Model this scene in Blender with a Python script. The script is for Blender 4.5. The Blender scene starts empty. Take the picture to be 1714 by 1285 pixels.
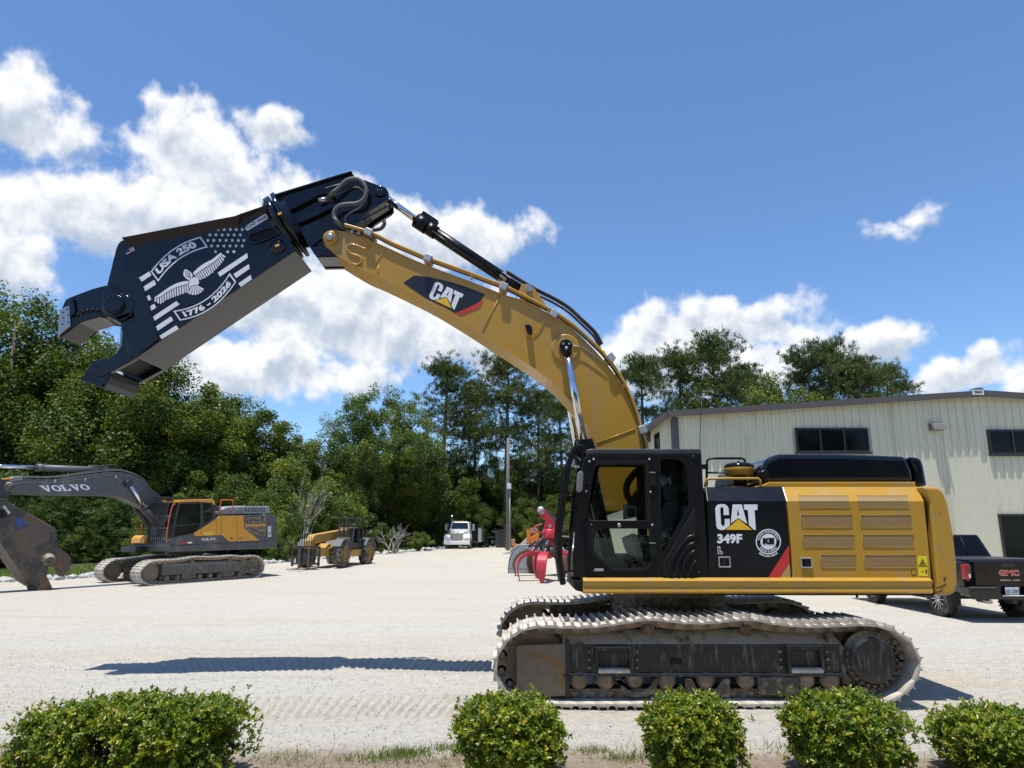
import bpy, bmesh, math, random
import numpy as np
from mathutils import Vector, Matrix
from mathutils.geometry import tessellate_polygon
random.seed(7); np.random.seed(7)
scene = bpy.context.scene
C = scene.collection
# ------------------------------------------------------------------ camera
F, HZ, CAMH = 1160.0, 887.0, 2.07          # focal length and horizon of the photograph (pixels), eye height (m)
PIT = math.atan((HZ - 642.5) / F); SP, CP = math.sin(PIT), math.cos(PIT)
cam = bpy.data.objects.new('camera', bpy.data.cameras.new('camera')); C.objects.link(cam)
cam.location = (0, 0, CAMH); cam.rotation_euler = (math.pi/2 + PIT, 0, 0)
cam.data.sensor_width = 36.0; cam.data.lens = 36.0 * F / 1714; cam.data.clip_end = 2000; cam.data.clip_start = 0.05
scene.camera = cam
# ------------------------------------------------------------------ light
SUN = Vector((-0.105, -0.165, 1.0)).normalized()
EXPO = 0.38
sl = bpy.data.lights.new('sun', 'SUN'); sl.energy = 4.6; sl.angle = math.radians(0.53); sl.color = (1.0, 0.955, 0.88)
so = bpy.data.objects.new('sun', sl); C.objects.link(so); so.rotation_euler = SUN.to_track_quat('Z', 'Y').to_euler(); so.location = (0, 0, 40)
scene.view_settings.view_transform = 'Standard'; scene.view_settings.look = 'None'
scene.view_settings.exposure = EXPO; scene.view_settings.gamma = 1.0; scene.view_settings.use_curve_mapping = False
scene.render.engine = 'CYCLES'

world = bpy.data.worlds.new('World'); scene.world = world; world.use_nodes = True
NT = world.node_tree; NT.nodes.clear()
def nmath(nt, op, a, b=None, c=None, clamp=False):
    n = nt.nodes.new('ShaderNodeMath'); n.operation = op; n.use_clamp = clamp
    for i, x in enumerate((a, b, c)):
        if x is None: continue
        if isinstance(x, (int, float)): n.inputs[i].default_value = x
        else: nt.links.new(x, n.inputs[i])
    return n.outputs[0]
def mixc(nt, fac, a, b, mode='MIX'):
    n = nt.nodes.new('ShaderNodeMix'); n.data_type = 'RGBA'; n.blend_type = mode
    for sock, x in ((n.inputs[0], fac), (n.inputs[6], a), (n.inputs[7], b)):
        if isinstance(x, (int, float)): sock.default_value = x
        elif isinstance(x, tuple): sock.default_value = (*x, 1)
        else: nt.links.new(x, sock)
    return n.outputs[2]
def mapr(nt, v, a, b, c=0.0, d=1.0, smooth=True):
    n = nt.nodes.new('ShaderNodeMapRange'); n.interpolation_type = 'SMOOTHSTEP' if smooth else 'LINEAR'
    nt.links.new(v, n.inputs[0])
    for i, x in enumerate((a, b, c, d)): n.inputs[i+1].default_value = x
    return n.outputs[0]
def noise(nt, vec, scale, detail=4, rough=0.55, dist=0.0, dim='3D'):
    n = nt.nodes.new('ShaderNodeTexNoise'); n.noise_dimensions = dim
    if vec is not None: nt.links.new(vec, n.inputs['Vector'])
    n.inputs['Scale'].default_value = scale; n.inputs['Detail'].default_value = detail
    n.inputs['Roughness'].default_value = rough; n.inputs['Distortion'].default_value = dist
    return n.outputs[0]
def az_el(u, v):
    cx = (u-857)/F; cy = (642.5-v)/F
    d = Vector((cx, CP-cy*SP, SP+cy*CP)).normalized()
    return math.atan2(d.x, d.y), math.asin(d.z)
# clouds of the sky: each (u, v, half width, half height, weight) is turned into a heading and an elevation in the sky
CLOUDS = [(0,185,190,95,1.0),(95,345,270,72,1.05),(-60,420,190,75,.9),(-130,210,170,90,.9),
 (345,270,125,90,1.1),(300,180,75,26,.5),(450,215,75,34,.75),(330,380,230,85,1.15),(520,340,110,62,.85),
 (715,392,165,55,.95),(850,400,50,30,.5),(440,470,220,85,1.0),
 (610,540,330,85,1.15),(790,565,175,55,.95),(420,608,210,62,1.1),(590,640,70,28,.6),
 (1200,552,205,56,1.1),(1330,556,80,30,.8),(1090,610,160,70,1.0),(1270,610,150,42,.75),
 (1450,582,92,38,.85),(1605,622,120,38,1.1),(1710,640,60,24,.7),
 (1490,382,34,12,.24),(1545,352,30,16,.24),(1900,590,210,75,.9),(-460,360,230,130,1.0)]
def build_sky():
    nt = NT
    geo = nt.nodes.new('ShaderNodeTexCoord'); sep = nt.nodes.new('ShaderNodeSeparateXYZ'); nt.links.new(geo.outputs['Generated'], sep.inputs[0])
    az = nmath(nt, 'ARCTAN2', sep.outputs[0], sep.outputs[1]); el = nmath(nt, 'ARCSINE', sep.outputs[2])
    cmb = nt.nodes.new('ShaderNodeCombineXYZ'); nt.links.new(az, cmb.inputs[0]); nt.links.new(el, cmb.inputs[1]); P = cmb.outputs[0]
    def vm(op, a, b):
        n = nt.nodes.new('ShaderNodeVectorMath'); n.operation = op
        for i, x in enumerate((a, b)):
            if isinstance(x, tuple): n.inputs[i].default_value = x
            elif x is not None: nt.links.new(x, n.inputs[i])
        return n.outputs['Value'] if op in ('LENGTH',) else n.outputs[0]
    nz = nt.nodes.new('ShaderNodeTexNoise'); nt.links.new(P, nz.inputs['Vector']); nz.inputs['Scale'].default_value = 11; nz.inputs['Detail'].default_value = 3; nz.inputs['Roughness'].default_value = .6; nz.noise_dimensions = '2D'
    W = vm('ADD', P, vm('MULTIPLY', vm('SUBTRACT', nz.outputs['Color'], (.5, .5, .5)), (.085, .065, 0)))
    f = h = None
    for (u, v, w, hh, k) in CLOUDS:
        a, e = az_el(u, v); a2, e2 = az_el(u+w, v); a3, e3 = az_el(u, v-hh); ra = max(abs(a2-a), .01); re = max(abs(e3-e), .008)
        q = vm('MULTIPLY', vm('SUBTRACT', W, (a, e, 0)), (1/ra, 1/re, 0)); b = nmath(nt, 'MULTIPLY_ADD', vm('LENGTH', q, None), -k, k)
        s = nt.nodes.new('ShaderNodeSeparateXYZ'); nt.links.new(q, s.inputs[0]); y = s.outputs[1]
        if f is None: f, h = b, y
        else:
            g = nmath(nt, 'MULTIPLY_ADD', nmath(nt, 'SUBTRACT', b, f), 2.2, .5, clamp=True); mx = nt.nodes.new('ShaderNodeMix'); nt.links.new(g, mx.inputs[0]); nt.links.new(h, mx.inputs[2]); nt.links.new(y, mx.inputs[3]); h = mx.outputs[0]
            f = nmath(nt, 'MAXIMUM', f, b)
    n1 = noise(nt, P, 13, 8, .58, dim='2D')
    n2 = noise(nt, vm('ADD', P, (-.006, .022, 0)), 13, 4, .55, dim='2D')
    d0 = nmath(nt, 'MULTIPLY_ADD', n1, 1.7, nmath(nt, 'ADD', nmath(nt, 'MAXIMUM', f, -.75), -.85))
    mask = mapr(nt, d0, -.14, .40)
    lit = nmath(nt, 'MULTIPLY_ADD', nmath(nt, 'SUBTRACT', n1, n2), 1.75, nmath(nt, 'MULTIPLY', h, .34))
    lit = nmath(nt, 'SUBTRACT', lit, nmath(nt, 'MULTIPLY', nmath(nt, 'MINIMUM', d0, .8), .25))
    lit = mapr(nt, lit, -.62, .22)
    sky = nt.nodes.new('ShaderNodeTexSky'); sky.sky_type = 'NISHITA'; sky.sun_disc = False
    sky.sun_elevation = math.asin(SUN.z); sky.sun_rotation = math.atan2(SUN.x, SUN.y)
    sky.air_density = 1.0; sky.dust_density = .15; sky.ozone_density = 2.6; sky.altitude = 100
    skc = mixc(nt, 1.0, sky.outputs[0], (.96, 1.17, 1.38), 'MULTIPLY')
    shade = mixc(nt, lit, (3.9, 4.6, 5.6), (8.0, 8.1, 8.2))
    col = mixc(nt, mask, skc, shade)
    bg = nt.nodes.new('ShaderNodeBackground'); bg.inputs[1].default_value = 0.10; nt.links.new(col, bg.inputs[0])
    out = nt.nodes.new('ShaderNodeOutputWorld'); nt.links.new(bg.outputs[0], out.inputs[0])
    world.cycles.sampling_method = 'MANUAL'; world.cycles.sample_map_resolution = 256
build_sky()

# ------------------------------------------------------------------ helpers
def ray(u, v):
    cx = (u-857)/F; cy = (642.5-v)/F
    return cx, CP-cy*SP, SP+cy*CP
def at(u, v, Y):
    d = ray(u, v); k = Y/d[1]; return Vector((d[0]*k, Y, CAMH+d[2]*k))
def crop(ox, oy, s):
    return lambda x, y: (ox+x*s, oy+y*s)
def pl(pts, cr, Y):                         # traced outline -> metres (x, z) in the upright plane y = Y
    o = []
    for p in pts:
        w = at(*cr(*p), Y); o.append((w.x, w.z))
    return o
def cr_spline(pts, n=6, closed=False):
    P = [Vector(p) for p in pts]; out = []; m = len(P)
    for i in range(m if closed else m-1):
        if closed: a, b, c, d = P[i-1], P[i], P[(i+1) % m], P[(i+2) % m]
        else: a, b, c, d = P[max(i-1, 0)], P[i], P[i+1], P[min(i+2, m-1)]
        for k in range(n):
            t = k/n
            out.append(0.5*((2*b)+(c-a)*t+(2*a-5*b+4*c-d)*t*t+(3*b-a-3*c+d)*t**3))
    if not closed: out.append(P[-1])
    return out
def tag(o, label=None, cat=None, group=None, kind=None):
    for k, x in (('label', label), ('category', cat), ('group', group), ('kind', kind)):
        if x: o[k] = x
    return o
ROOT = {}
def thing(name, label, cat, loc=(0, 0, 0), rz=0.0, group=None):
    o = bpy.data.objects.new(name, None); o.empty_display_size = .3; C.objects.link(o)
    o.location = loc; o.rotation_euler = (0, 0, rz); tag(o, label, cat, group)
    ROOT[o.name] = (Matrix.Translation(loc) @ Matrix.Rotation(rz, 4, 'Z')).inverted()
    return o
class MB:
    def __init__(s): s.v = []; s.f = []; s.s = []
    def add(s, vs, fs, smooth=False):
        n = len(s.v); s.v += [tuple(v) for v in vs]; s.f += [tuple(i+n for i in f) for f in fs]; s.s += [smooth]*len(fs); return s
    def box(s, x0, x1, y0, y1, z0, z1):
        v = [(x, y, z) for x in (x0, x1) for y in (y0, y1) for z in (z0, z1)]
        return s.add(v, [(0,1,3,2),(4,6,7,5),(0,4,5,1),(2,3,7,6),(0,2,6,4),(1,5,7,3)])
    def obox(s, c, size, M=None):           # oriented box
        M = M or Matrix.Identity(3); c = Vector(c); hx, hy, hz = [q/2 for q in size]
        v = [c+M @ Vector((x, y, z)) for x in (-hx, hx) for y in (-hy, hy) for z in (-hz, hz)]
        return s.add(v, [(0,1,3,2),(4,6,7,5),(0,4,5,1),(2,3,7,6),(0,2,6,4),(1,5,7,3)])
    def bar(s, p0, p1, w, h):               # rectangular bar between two points
        p0 = Vector(p0); p1 = Vector(p1); d = p1-p0; L = d.length; q = d.to_track_quat('X', 'Z').to_matrix()
        return s.obox((p0+p1)/2, (L, w, h), q)
    def loops(s, loops, fn0, fn1):
        V = []; fs = []; idx = []; 
        for lp in loops:
            i0 = len(V); n = len(lp); V += [fn0(p) for p in lp]; idx.append((i0, n))
        N = len(V)
        for lp in loops: V += [fn1(p) for p in lp]
        tri = tessellate_polygon([[Vector((p[0], p[1], 0)) for p in lp] for lp in loops])
        for t in tri: fs.append(tuple(t)); fs.append(tuple(N+i for i in reversed(t)))
        for i0, n in idx:
            for k in range(n):
                a = i0+k; b = i0+(k+1) % n; fs.append((a, b, N+b, N+a))
        return s.add(V, fs)
    def prism(s, pts, y0, y1, holes=()):    # (x, z) outline pushed along y
        if not holes:
            n = len(pts); V = [(p[0], y0, p[1]) for p in pts]+[(p[0], y1, p[1]) for p in pts]
            return s.add(V, [tuple(range(n)), tuple(range(2*n-1, n-1, -1))]+[(k, (k+1) % n, n+(k+1) % n, n+k) for k in range(n)])
        return s.loops([pts]+list(holes), lambda p: (p[0], y0, p[1]), lambda p: (p[0], y1, p[1]))
    def prismx(s, pts, x0, x1):             # (y, z) outline pushed along x
        n = len(pts); V = [(x0, p[0], p[1]) for p in pts]+[(x1, p[0], p[1]) for p in pts]
        return s.add(V, [tuple(range(n)), tuple(range(2*n-1, n-1, -1))]+[(k, (k+1) % n, n+(k+1) % n, n+k) for k in range(n)])
    def prismz(s, pts, z0, z1):
        n = len(pts); V = [(p[0], p[1], z0) for p in pts]+[(p[0], p[1], z1) for p in pts]
        return s.add(V, [tuple(range(n)), tuple(range(2*n-1, n-1, -1))]+[(k, (k+1) % n, n+(k+1) % n, n+k) for k in range(n)])
    def sheet(s, pts, holes=()):            # flat tessellated polygon(s) given as 3-D points
        loops = [[Vector(p) for p in pts]]+[[Vector(p) for p in h] for h in holes]
        tri = tessellate_polygon(loops); V = [p for l in loops for p in l]
        return s.add(V, [tuple(t) for t in tri])
    def lathe(s, c, axis, prof, n=20, smooth=True, a0=0, a1=None, cap=True):
        c = Vector(c); q = Vector(axis).normalized().to_track_quat('Z', 'Y').to_matrix(); V = []; fs = []
        full = a1 is None; m = n if full else n+1
        for t, r in prof:
            for k in range(m):
                a = (2*math.pi*k/n) if full else a0+(a1-a0)*k/n
                V.append(c+q @ Vector((r*math.cos(a), r*math.sin(a), t)))
        for i in range(len(prof)-1):
            for k in range(m if full else m-1):
                k2 = (k+1) % m; fs.append((i*m+k, i*m+k2, (i+1)*m+k2, (i+1)*m+k))
        s.add(V, fs, smooth)
        if full and cap:
            b = len(s.v)-len(V)
            if prof[0][1] > 1e-6: s.f.append(tuple(b+k for k in range(n-1, -1, -1))); s.s.append(False)
            if prof[-1][1] > 1e-6: s.f.append(tuple(b+(len(prof)-1)*m+k for k in range(n))); s.s.append(False)
        return s
    def cyl(s, p0, p1, r, r1=None, n=16):
        p0 = Vector(p0); p1 = Vector(p1); L = (p1-p0).length
        return s.lathe(p0, p1-p0, [(0, r), (L, r if r1 is None else r1)], n)
    def tube(s, path, r, n=8, spline=0):
        P = [Vector(p) for p in path]
        if spline: P = cr_spline(P, spline)
        rs = r if isinstance(r, (list, tuple)) else [r]*len(P)
        V = []; fs = []; up = None
        for i, p in enumerate(P):
            d = (P[min(i+1, len(P)-1)]-P[max(i-1, 0)])
            if d.length < 1e-9: d = Vector((0, 0, 1))
            d.normalize()
            if up is None: up = d.orthogonal().normalized()
            up = (up-d*up.dot(d)); up = up.normalized() if up.length > 1e-6 else d.orthogonal().normalized()
            b = d.cross(up); rr = rs[min(i, len(rs)-1)]
            for k in range(n):
                a = 2*math.pi*k/n; V.append(p+(up*math.cos(a)+b*math.sin(a))*rr)
        for i in range(len(P)-1):
            for k in range(n): fs.append((i*n+k, i*n+(k+1) % n, (i+1)*n+(k+1) % n, (i+1)*n+k))
        b0 = len(s.v); s.add(V, fs, True)
        s.f += [tuple(b0+k for k in range(n-1, -1, -1)), tuple(b0+(len(P)-1)*n+k for k in range(n))]; s.s += [False, False]
        return s
    def mesh(s, name, mat, M=None, recalc=True):
        me = bpy.data.meshes.new(name); V = s.v if M is None else [tuple(M @ Vector(v)) for v in s.v]
        me.from_pydata(V, [], s.f); 
        if recalc:
            bm = bmesh.new(); bm.from_mesh(me); bmesh.ops.recalc_face_normals(bm, faces=bm.faces); bm.to_mesh(me); bm.free()
        me.polygons.foreach_set('use_smooth', s.s); me.update()
        for m in (mat if isinstance(mat, (list, tuple)) else [mat]): me.materials.append(m)
        return me
    def build(s, name, mat, parent=None, world=True, bev=0, seg=2, thick=0, recalc=True):
        M = None; r = parent
        while r is not None and r.parent is not None: r = r.parent
        if r is not None and world: M = ROOT.get(r.name)
        o = bpy.data.objects.new(name, s.mesh(name, mat, M, recalc)); C.objects.link(o); o.parent = parent
        if thick:
            m = o.modifiers.new('t', 'SOLIDIFY'); m.thickness = abs(thick); m.offset = 1 if thick > 0 else -1
        if bev:
            m = o.modifiers.new('b', 'BEVEL'); m.width = bev; m.segments = seg; m.limit_method = 'ANGLE'; m.angle_limit = math.radians(35); m.harden_normals = False
        return o
def copy_tree(o, parent=None):
    c = o.copy(); C.objects.link(c); c.parent = parent
    if o.name in ROOT: ROOT[c.name] = ROOT[o.name]
    for ch in [x for x in KIDS.get(o.name, o.children)]: copy_tree(ch, c)
    return c
KIDS = {}
# ------------------------------------------------------------------ lettering
_txt = {}
def glyphs(sx, bold=0.0, space=1.0):
    k = (sx, bold, space)
    if k in _txt: return _txt[k]
    cu = bpy.data.curves.new('lettering', 'FONT'); cu.body = sx; cu.size = 1; cu.offset = bold; cu.space_character = space; cu.fill_mode = 'FRONT'; cu.resolution_u = 3
    ob = bpy.data.objects.new('lettering', cu); C.objects.link(ob); bpy.context.view_layer.update()
    ev = ob.evaluated_get(bpy.context.evaluated_depsgraph_get()); me = ev.to_mesh()
    V = [(v.co.x, v.co.y) for v in me.vertices]; Fc = [tuple(p.vertices) for p in me.polygons]
    ev.to_mesh_clear(); bpy.data.objects.remove(ob); bpy.data.curves.remove(cu)
    x0 = min(v[0] for v in V); x1 = max(v[0] for v in V); y0 = min(v[1] for v in V); y1 = max(v[1] for v in V)
    V = [((x-x0)/(x1-x0), (y-y0)/(y1-y0)) for x, y in V]
    _txt[k] = (V, Fc); return V, Fc
def lettering(sx, fn, mat, parent, name='lettering', bold=.02, space=1.0, world=True):
    V, Fc = glyphs(sx, bold, space); m = MB(); m.add([fn(x, y) for x, y in V], Fc)
    return m.build(name, mat, parent, world, recalc=False)
# ------------------------------------------------------------------ materials
def newmat(name):
    m = bpy.data.materials.new(name); m.use_nodes = True; nt = m.node_tree; b = nt.nodes['Principled BSDF']; return m, nt, b
def objco(nt, kind='Object'):
    return nt.nodes.new('ShaderNodeTexCoord').outputs[kind]
MATS = {}
def paint(name, col, rough=.4, metal=0.0, var=.12, scale=3.0, coat=0.0, bump=0.0, bscale=40, dust=None, dfac=(.5,.7), dscale=4, spec=.5, streak=False, rvar=.15, topdust=None):
    if name in MATS: return MATS[name]
    m, nt, b = newmat(name); co = objco(nt)
    n = noise(nt, co, scale, 6, .6)
    lo = tuple(c*(1-var) for c in col); hi = tuple(min(1, c*(1+var)) for c in col)
    c = mixc(nt, n, lo, hi)
    r = nmath(nt, 'MULTIPLY_ADD', noise(nt, co, scale*2.3, 5, .65), rvar*2, rough-rvar, clamp=True)
    if dust:
        mp = nt.nodes.new('ShaderNodeMapping'); nt.links.new(co, mp.inputs[0]); mp.inputs['Scale'].default_value = (1, 1, .14) if streak else (1, 1, 1)
        dn = noise(nt, mp.outputs[0], dscale, 8, .68); f = mapr(nt, dn, dfac[0], dfac[1])
        c = mixc(nt, f, c, dust); r = nmath(nt, 'MAXIMUM', r, nmath(nt, 'MULTIPLY', f, .85))
    if topdust:                              # dust settled on faces that look up
        gn = nt.nodes.new('ShaderNodeNewGeometry'); sx = nt.nodes.new('ShaderNodeSeparateXYZ'); nt.links.new(gn.outputs['Normal'], sx.inputs[0])
        f = nmath(nt, 'MULTIPLY', mapr(nt, sx.outputs[2], .25, .7), mapr(nt, noise(nt, co, 5, 5, .6), .25, .5)); c = mixc(nt, f, c, topdust); r = nmath(nt, 'MAXIMUM', r, nmath(nt, 'MULTIPLY', f, .9))
    nt.links.new(c, b.inputs['Base Color']); nt.links.new(r, b.inputs['Roughness'])
    b.inputs['Metallic'].default_value = metal; b.inputs['Coat Weight'].default_value = coat; b.inputs['Coat Roughness'].default_value = .06
    b.inputs['Specular IOR Level'].default_value = spec
    if bump:
        bp = nt.nodes.new('ShaderNodeBump'); bp.inputs['Strength'].default_value = bump; bp.inputs['Distance'].default_value = .01
        nt.links.new(noise(nt, co, bscale, 5, .6), bp.inputs['Height']); nt.links.new(bp.outputs[0], b.inputs['Normal'])
    MATS[name] = m; return m
def glass(name, tint=(.55,.62,.58), rough=.02, op=.35):
    if name in MATS: return MATS[name]
    m, nt, b = newmat(name); nt.nodes.remove(b); out = nt.nodes['Material Output']
    tr = nt.nodes.new('ShaderNodeBsdfTransparent'); tr.inputs[0].default_value = (*tint, 1)
    gl = nt.nodes.new('ShaderNodeBsdfGlossy'); gl.inputs['Roughness'].default_value = rough; gl.inputs[0].default_value = (.9, .95, .95, 1)
    fr = nt.nodes.new('ShaderNodeFresnel'); fr.inputs[0].default_value = 1.5
    mx = nt.nodes.new('ShaderNodeMixShader'); nt.links.new(nmath(nt, 'MULTIPLY_ADD', fr.outputs[0], .8, .0), mx.inputs[0])
    nt.links.new(tr.outputs[0], mx.inputs[1]); nt.links.new(gl.outputs[0], mx.inputs[2]); nt.links.new(mx.outputs[0], out.inputs[0])
    MATS[name] = m; return m
DUST = (.36, .31, .24)
M_YEL = paint('machine_yellow', (.455, .25, .021), .36, coat=.25, var=.09, scale=2, dust=(.37,.245,.085), dfac=(.46,.74), dscale=4, streak=True, rvar=.2)
M_YELD = paint('machine_yellow_worn', (.44, .245, .024), .5, coat=.1, var=.1, scale=3, dust=(.30,.22,.12), dfac=(.52,.75), dscale=5, bump=.1)
M_NAVY = paint('navy_black_gloss', (.0055, .007, .0115), .13, coat=.3, var=.25, scale=2, rvar=.08, spec=.28)
M_NAVYD = paint('navy_black_dusty', (.0045, .006, .010), .26, coat=.12, spec=.3, var=.3, scale=3, dust=(.035,.035,.036), dfac=(.55,1.0), dscale=3, streak=True, rvar=.08)
M_BLK = paint('black_satin', (.006, .006, .007), .34, var=.25, scale=5, spec=.3)
M_BLKM = paint('black_matte', (.009, .009, .0095), .6, var=.2, scale=8, spec=.25)
M_RUB = paint('black_rubber', (.022, .022, .023), .6, var=.2, scale=12, dust=(.16,.14,.12), dfac=(.5,.8))
M_HOSE = paint('hose_sleeve', (.085, .085, .085), .55, var=.4, scale=60, bump=.4, bscale=220)
M_CHR = paint('chrome_rod', (.72, .74, .76), .08, metal=1.0, var=.03, scale=4, rvar=.04)
M_STL = paint('bare_steel', (.42, .42, .42), .38, metal=.9, var=.2, scale=12)
M_ZINC = paint('zinc_clamp', (.45, .46, .46), .45, metal=.6, var=.2, scale=20)
M_WHT = paint('white_vinyl', (.76, .79, .81), .45, var=.04, scale=4)
M_DYEL = paint('decal_yellow', (.80, .48, .02), .4, var=.03)
M_DRED = paint('decal_red', (.55, .035, .03), .45, var=.1)
M_DTAN = paint('decal_tan', (.42, .30, .09), .5, var=.1)
M_SHOE = paint('track_shoe_steel', (.36, .325, .27), .7, metal=.1, var=.3, scale=5, dust=(.56,.52,.45), dfac=(.34,.58), dscale=3, bump=.25, bscale=30)
M_LINK = paint('track_link_steel', (.21, .165, .115), .75, metal=.0, var=.4, scale=9, dust=(.42,.35,.26), dfac=(.45,.68), dscale=6, bump=.3, bscale=40)
M_FRM = paint('track_frame_black', (.020, .019, .018), .5, var=.4, scale=4, dust=(.15,.125,.09), dfac=(.52,.68), dscale=18, streak=True, bump=.2, bscale=25, topdust=(.36,.32,.26))
M_FRMD = paint('track_frame_dirty', (.055, .046, .035), .7, var=.4, scale=8, dust=(.24,.19,.13), dfac=(.42,.68), dscale=11, bump=.3, bscale=30, topdust=(.36,.32,.26))
M_RUST = paint('rusty_guard', (.19, .145, .10), .75, var=.35, scale=9, dust=(.34,.18,.05), dfac=(.56,.8), dscale=2.2, bump=.2, bscale=30)
M_ROLL = paint('roller_steel', (.16, .12, .085), .65, metal=.1, var=.4, scale=8, dust=(.28,.22,.16), dfac=(.48,.7), dscale=8)
M_GLS = glass('cab_glass', (.74, .79, .76))
M_GLD = glass('dark_glass', (.22, .24, .24))
# ------------------------------------------------------------------ ground
def gz(x, y):
    return float(np.interp(y, [26, 32, 38, 62, 100], [0, .05, .2, .5, .6]))
def ground():
    xs = np.unique(np.concatenate([np.arange(-9, -7, .045), np.arange(-7, 0.3, .02), np.arange(.3, 9.01, .05), np.linspace(-30, 30, 61), np.linspace(-260, 260, 53)]).round(4))
    ys = np.unique(np.concatenate([np.linspace(-20, 5.5, 18), np.arange(5.5, 13, .045), np.linspace(13, 40, 60), np.linspace(40, 110, 50), np.linspace(110, 420, 16)]).round(4))
    X, Y = np.meshgrid(xs, ys)
    Z = np.interp(Y, [26, 32, 38, 62, 100], [0, .05, .2, .5, .6])
    rng = np.random.RandomState(3)
    def vn(x, y, s, seed):
        r = np.random.RandomState(seed).rand(64, 64); a = x*s; b = y*s; i = np.floor(a).astype(int); j = np.floor(b).astype(int); fa = a-i; fb = b-j
        fa = fa*fa*(3-2*fa); fb = fb*fb*(3-2*fb); g = lambda p, q: r[p % 64, q % 64]
        return (g(i, j)*(1-fa)+g(i+1, j)*fa)*(1-fb)+(g(i, j+1)*(1-fa)+g(i+1, j+1)*fa)*fb-.5
    near = np.clip((15-Y)/4, 0, 1)
    Z = Z+near*(.022*vn(X, Y*1.6, 1.3, 1)+.012*vn(X, Y*2, 4.1, 2)+.008*vn(X, Y, 11.0, 4)) - near*.012
    for y0, w in ((8.98, 1.25), (11.65, 1.3)):   # ruts pressed by the tracks
        m = np.clip(1-np.abs((Y-y0+.05*np.sin(X*.8))/(w*.5))**6, 0, 1)*(X < -.1)*(X > -8); Z = Z-.012*m; pit = .122; ph = 2*np.pi/pit*(X+(Y-y0)*np.clip(-.28-.16*X, -.2, .75)+.05*vn(X, Y, .9, 7)); amt = np.clip(.5+1.6*vn(X, Y, .8, 8)+.35*np.clip((X+6)/5, 0, 1), 0, 1); Z = Z+m*amt*(.046 if y0 < 10 else .026)*np.clip((np.sin(ph)-.15)/.85, 0, 1)
    nx, ny = len(xs), len(ys)
    V = np.stack([X, Y, Z], -1).reshape(-1, 3)
    i = np.arange(nx-1)[None, :]+np.arange(ny-1)[:, None]*nx
    Fc = np.stack([i, i+1, i+nx+1, i+nx], -1).reshape(-1, 4)
    me = bpy.data.meshes.new('ground'); me.vertices.add(len(V)); me.vertices.foreach_set('co', V.ravel())
    me.loops.add(Fc.size); me.loops.foreach_set('vertex_index', Fc.ravel().astype(np.int32))
    me.polygons.add(len(Fc)); me.polygons.foreach_set('loop_start', np.arange(0, Fc.size, 4, dtype=np.int32)); me.polygons.foreach_set('loop_total', np.full(len(Fc), 4, np.int32))
    me.polygons.foreach_set('use_smooth', np.ones(len(Fc), bool)); me.update(calc_edges=True); me.validate()
    m, nt, b = newmat('gravel_lot'); co = objco(nt); sep = nt.nodes.new('ShaderNodeSeparateXYZ'); nt.links.new(co, sep.inputs[0]); PX, PY = sep.outputs[0], sep.outputs[1]
    def stretch(sx, sy, rot=0):
        mp = nt.nodes.new('ShaderNodeMapping'); nt.links.new(co, mp.inputs[0]); mp.inputs['Scale'].default_value = (sx, sy, 1); mp.inputs['Rotation'].default_value = (0, 0, rot); return mp.outputs[0]
    big = noise(nt, stretch(.10, .55), 1.0, 7, .62)
    streak = noise(nt, stretch(.5, 2.6, .08), 1.0, 9, .74)
    streak2 = noise(nt, stretch(.45, 3.0, -.30), 1.0, 9, .72)
    fine = noise(nt, co, 34, 6, .75); mid = noise(nt, stretch(1.0, 1.9), 3.2, 7, .72)
    pale = (.525, .50, .435); tan = (.51, .445, .335); grey = (.405, .385, .345)
    c = mixc(nt, mapr(nt, big, .40, .68, 0, .7), pale, tan)
    far = mapr(nt, PY, 11, 30); c = mixc(nt, nmath(nt, 'MULTIPLY', far, .35), c, (.47, .425, .335))
    c = mixc(nt, mapr(nt, streak, .52, .70, 0, .5), c, grey)
    c = mixc(nt, mapr(nt, streak2, .54, .72, 0, .5), c, (.53, .495, .43))
    grain = noise(nt, co, 8.0, 12, .86)
    c = mixc(nt, mapr(nt, mid, .50, .72, 0, .35), c, (.38,.35,.30)); c = mixc(nt, mapr(nt, mid, .46, .30, 0, .5), c, (.56,.53,.47))
    c = mixc(nt, mapr(nt, fine, .50, .74, 0, .8), c, (.21, .195, .17)); c = mixc(nt, mapr(nt, noise(nt, stretch(.3, 4.2, .26), 1.0, 9, .74), .52, .66, 0, .42), c, (.30, .275, .235)); c = mixc(nt, mapr(nt, noise(nt, stretch(.25, 4.6, -.14), 1.0, 9, .74), .53, .68, 0, .5), c, (.56, .53, .46))
    c = mixc(nt, mapr(nt, grain, .50, .68, 0, .75), c, (.225, .205, .17)); c = mixc(nt, mapr(nt, grain, .48, .34, 0, .6), c, (.66, .63, .545))
    vo = nt.nodes.new('ShaderNodeTexVoronoi'); vo.inputs['Scale'].default_value = 30; nt.links.new(co, vo.inputs['Vector'])
    bw = nt.nodes.new('ShaderNodeSeparateColor'); nt.links.new(vo.outputs['Color'], bw.inputs[0])
    stone = nmath(nt, 'MULTIPLY', mapr(nt, vo.outputs['Distance'], .38, .2), mapr(nt, bw.outputs[0], .55, .62))
    stc = mixc(nt, bw.outputs[1], (.16, .15, .14), (.56, .54, .50))
    c = mixc(nt, nmath(nt, 'MULTIPLY', stone, .75), c, stc)
    # dirt and dead mulch along the planting bed under the shrubs
    bed = nmath(nt, 'ADD', PY, nmath(nt, 'MULTIPLY', noise(nt, co, 1.7, 6, .65), 1.3))
    soil = mixc(nt, noise(nt, co, 9, 6, .7), (.20, .14, .10), (.42, .35, .26))
    c = mixc(nt, mapr(nt, bed, 8.15, 7.6), c, soil)
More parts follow.
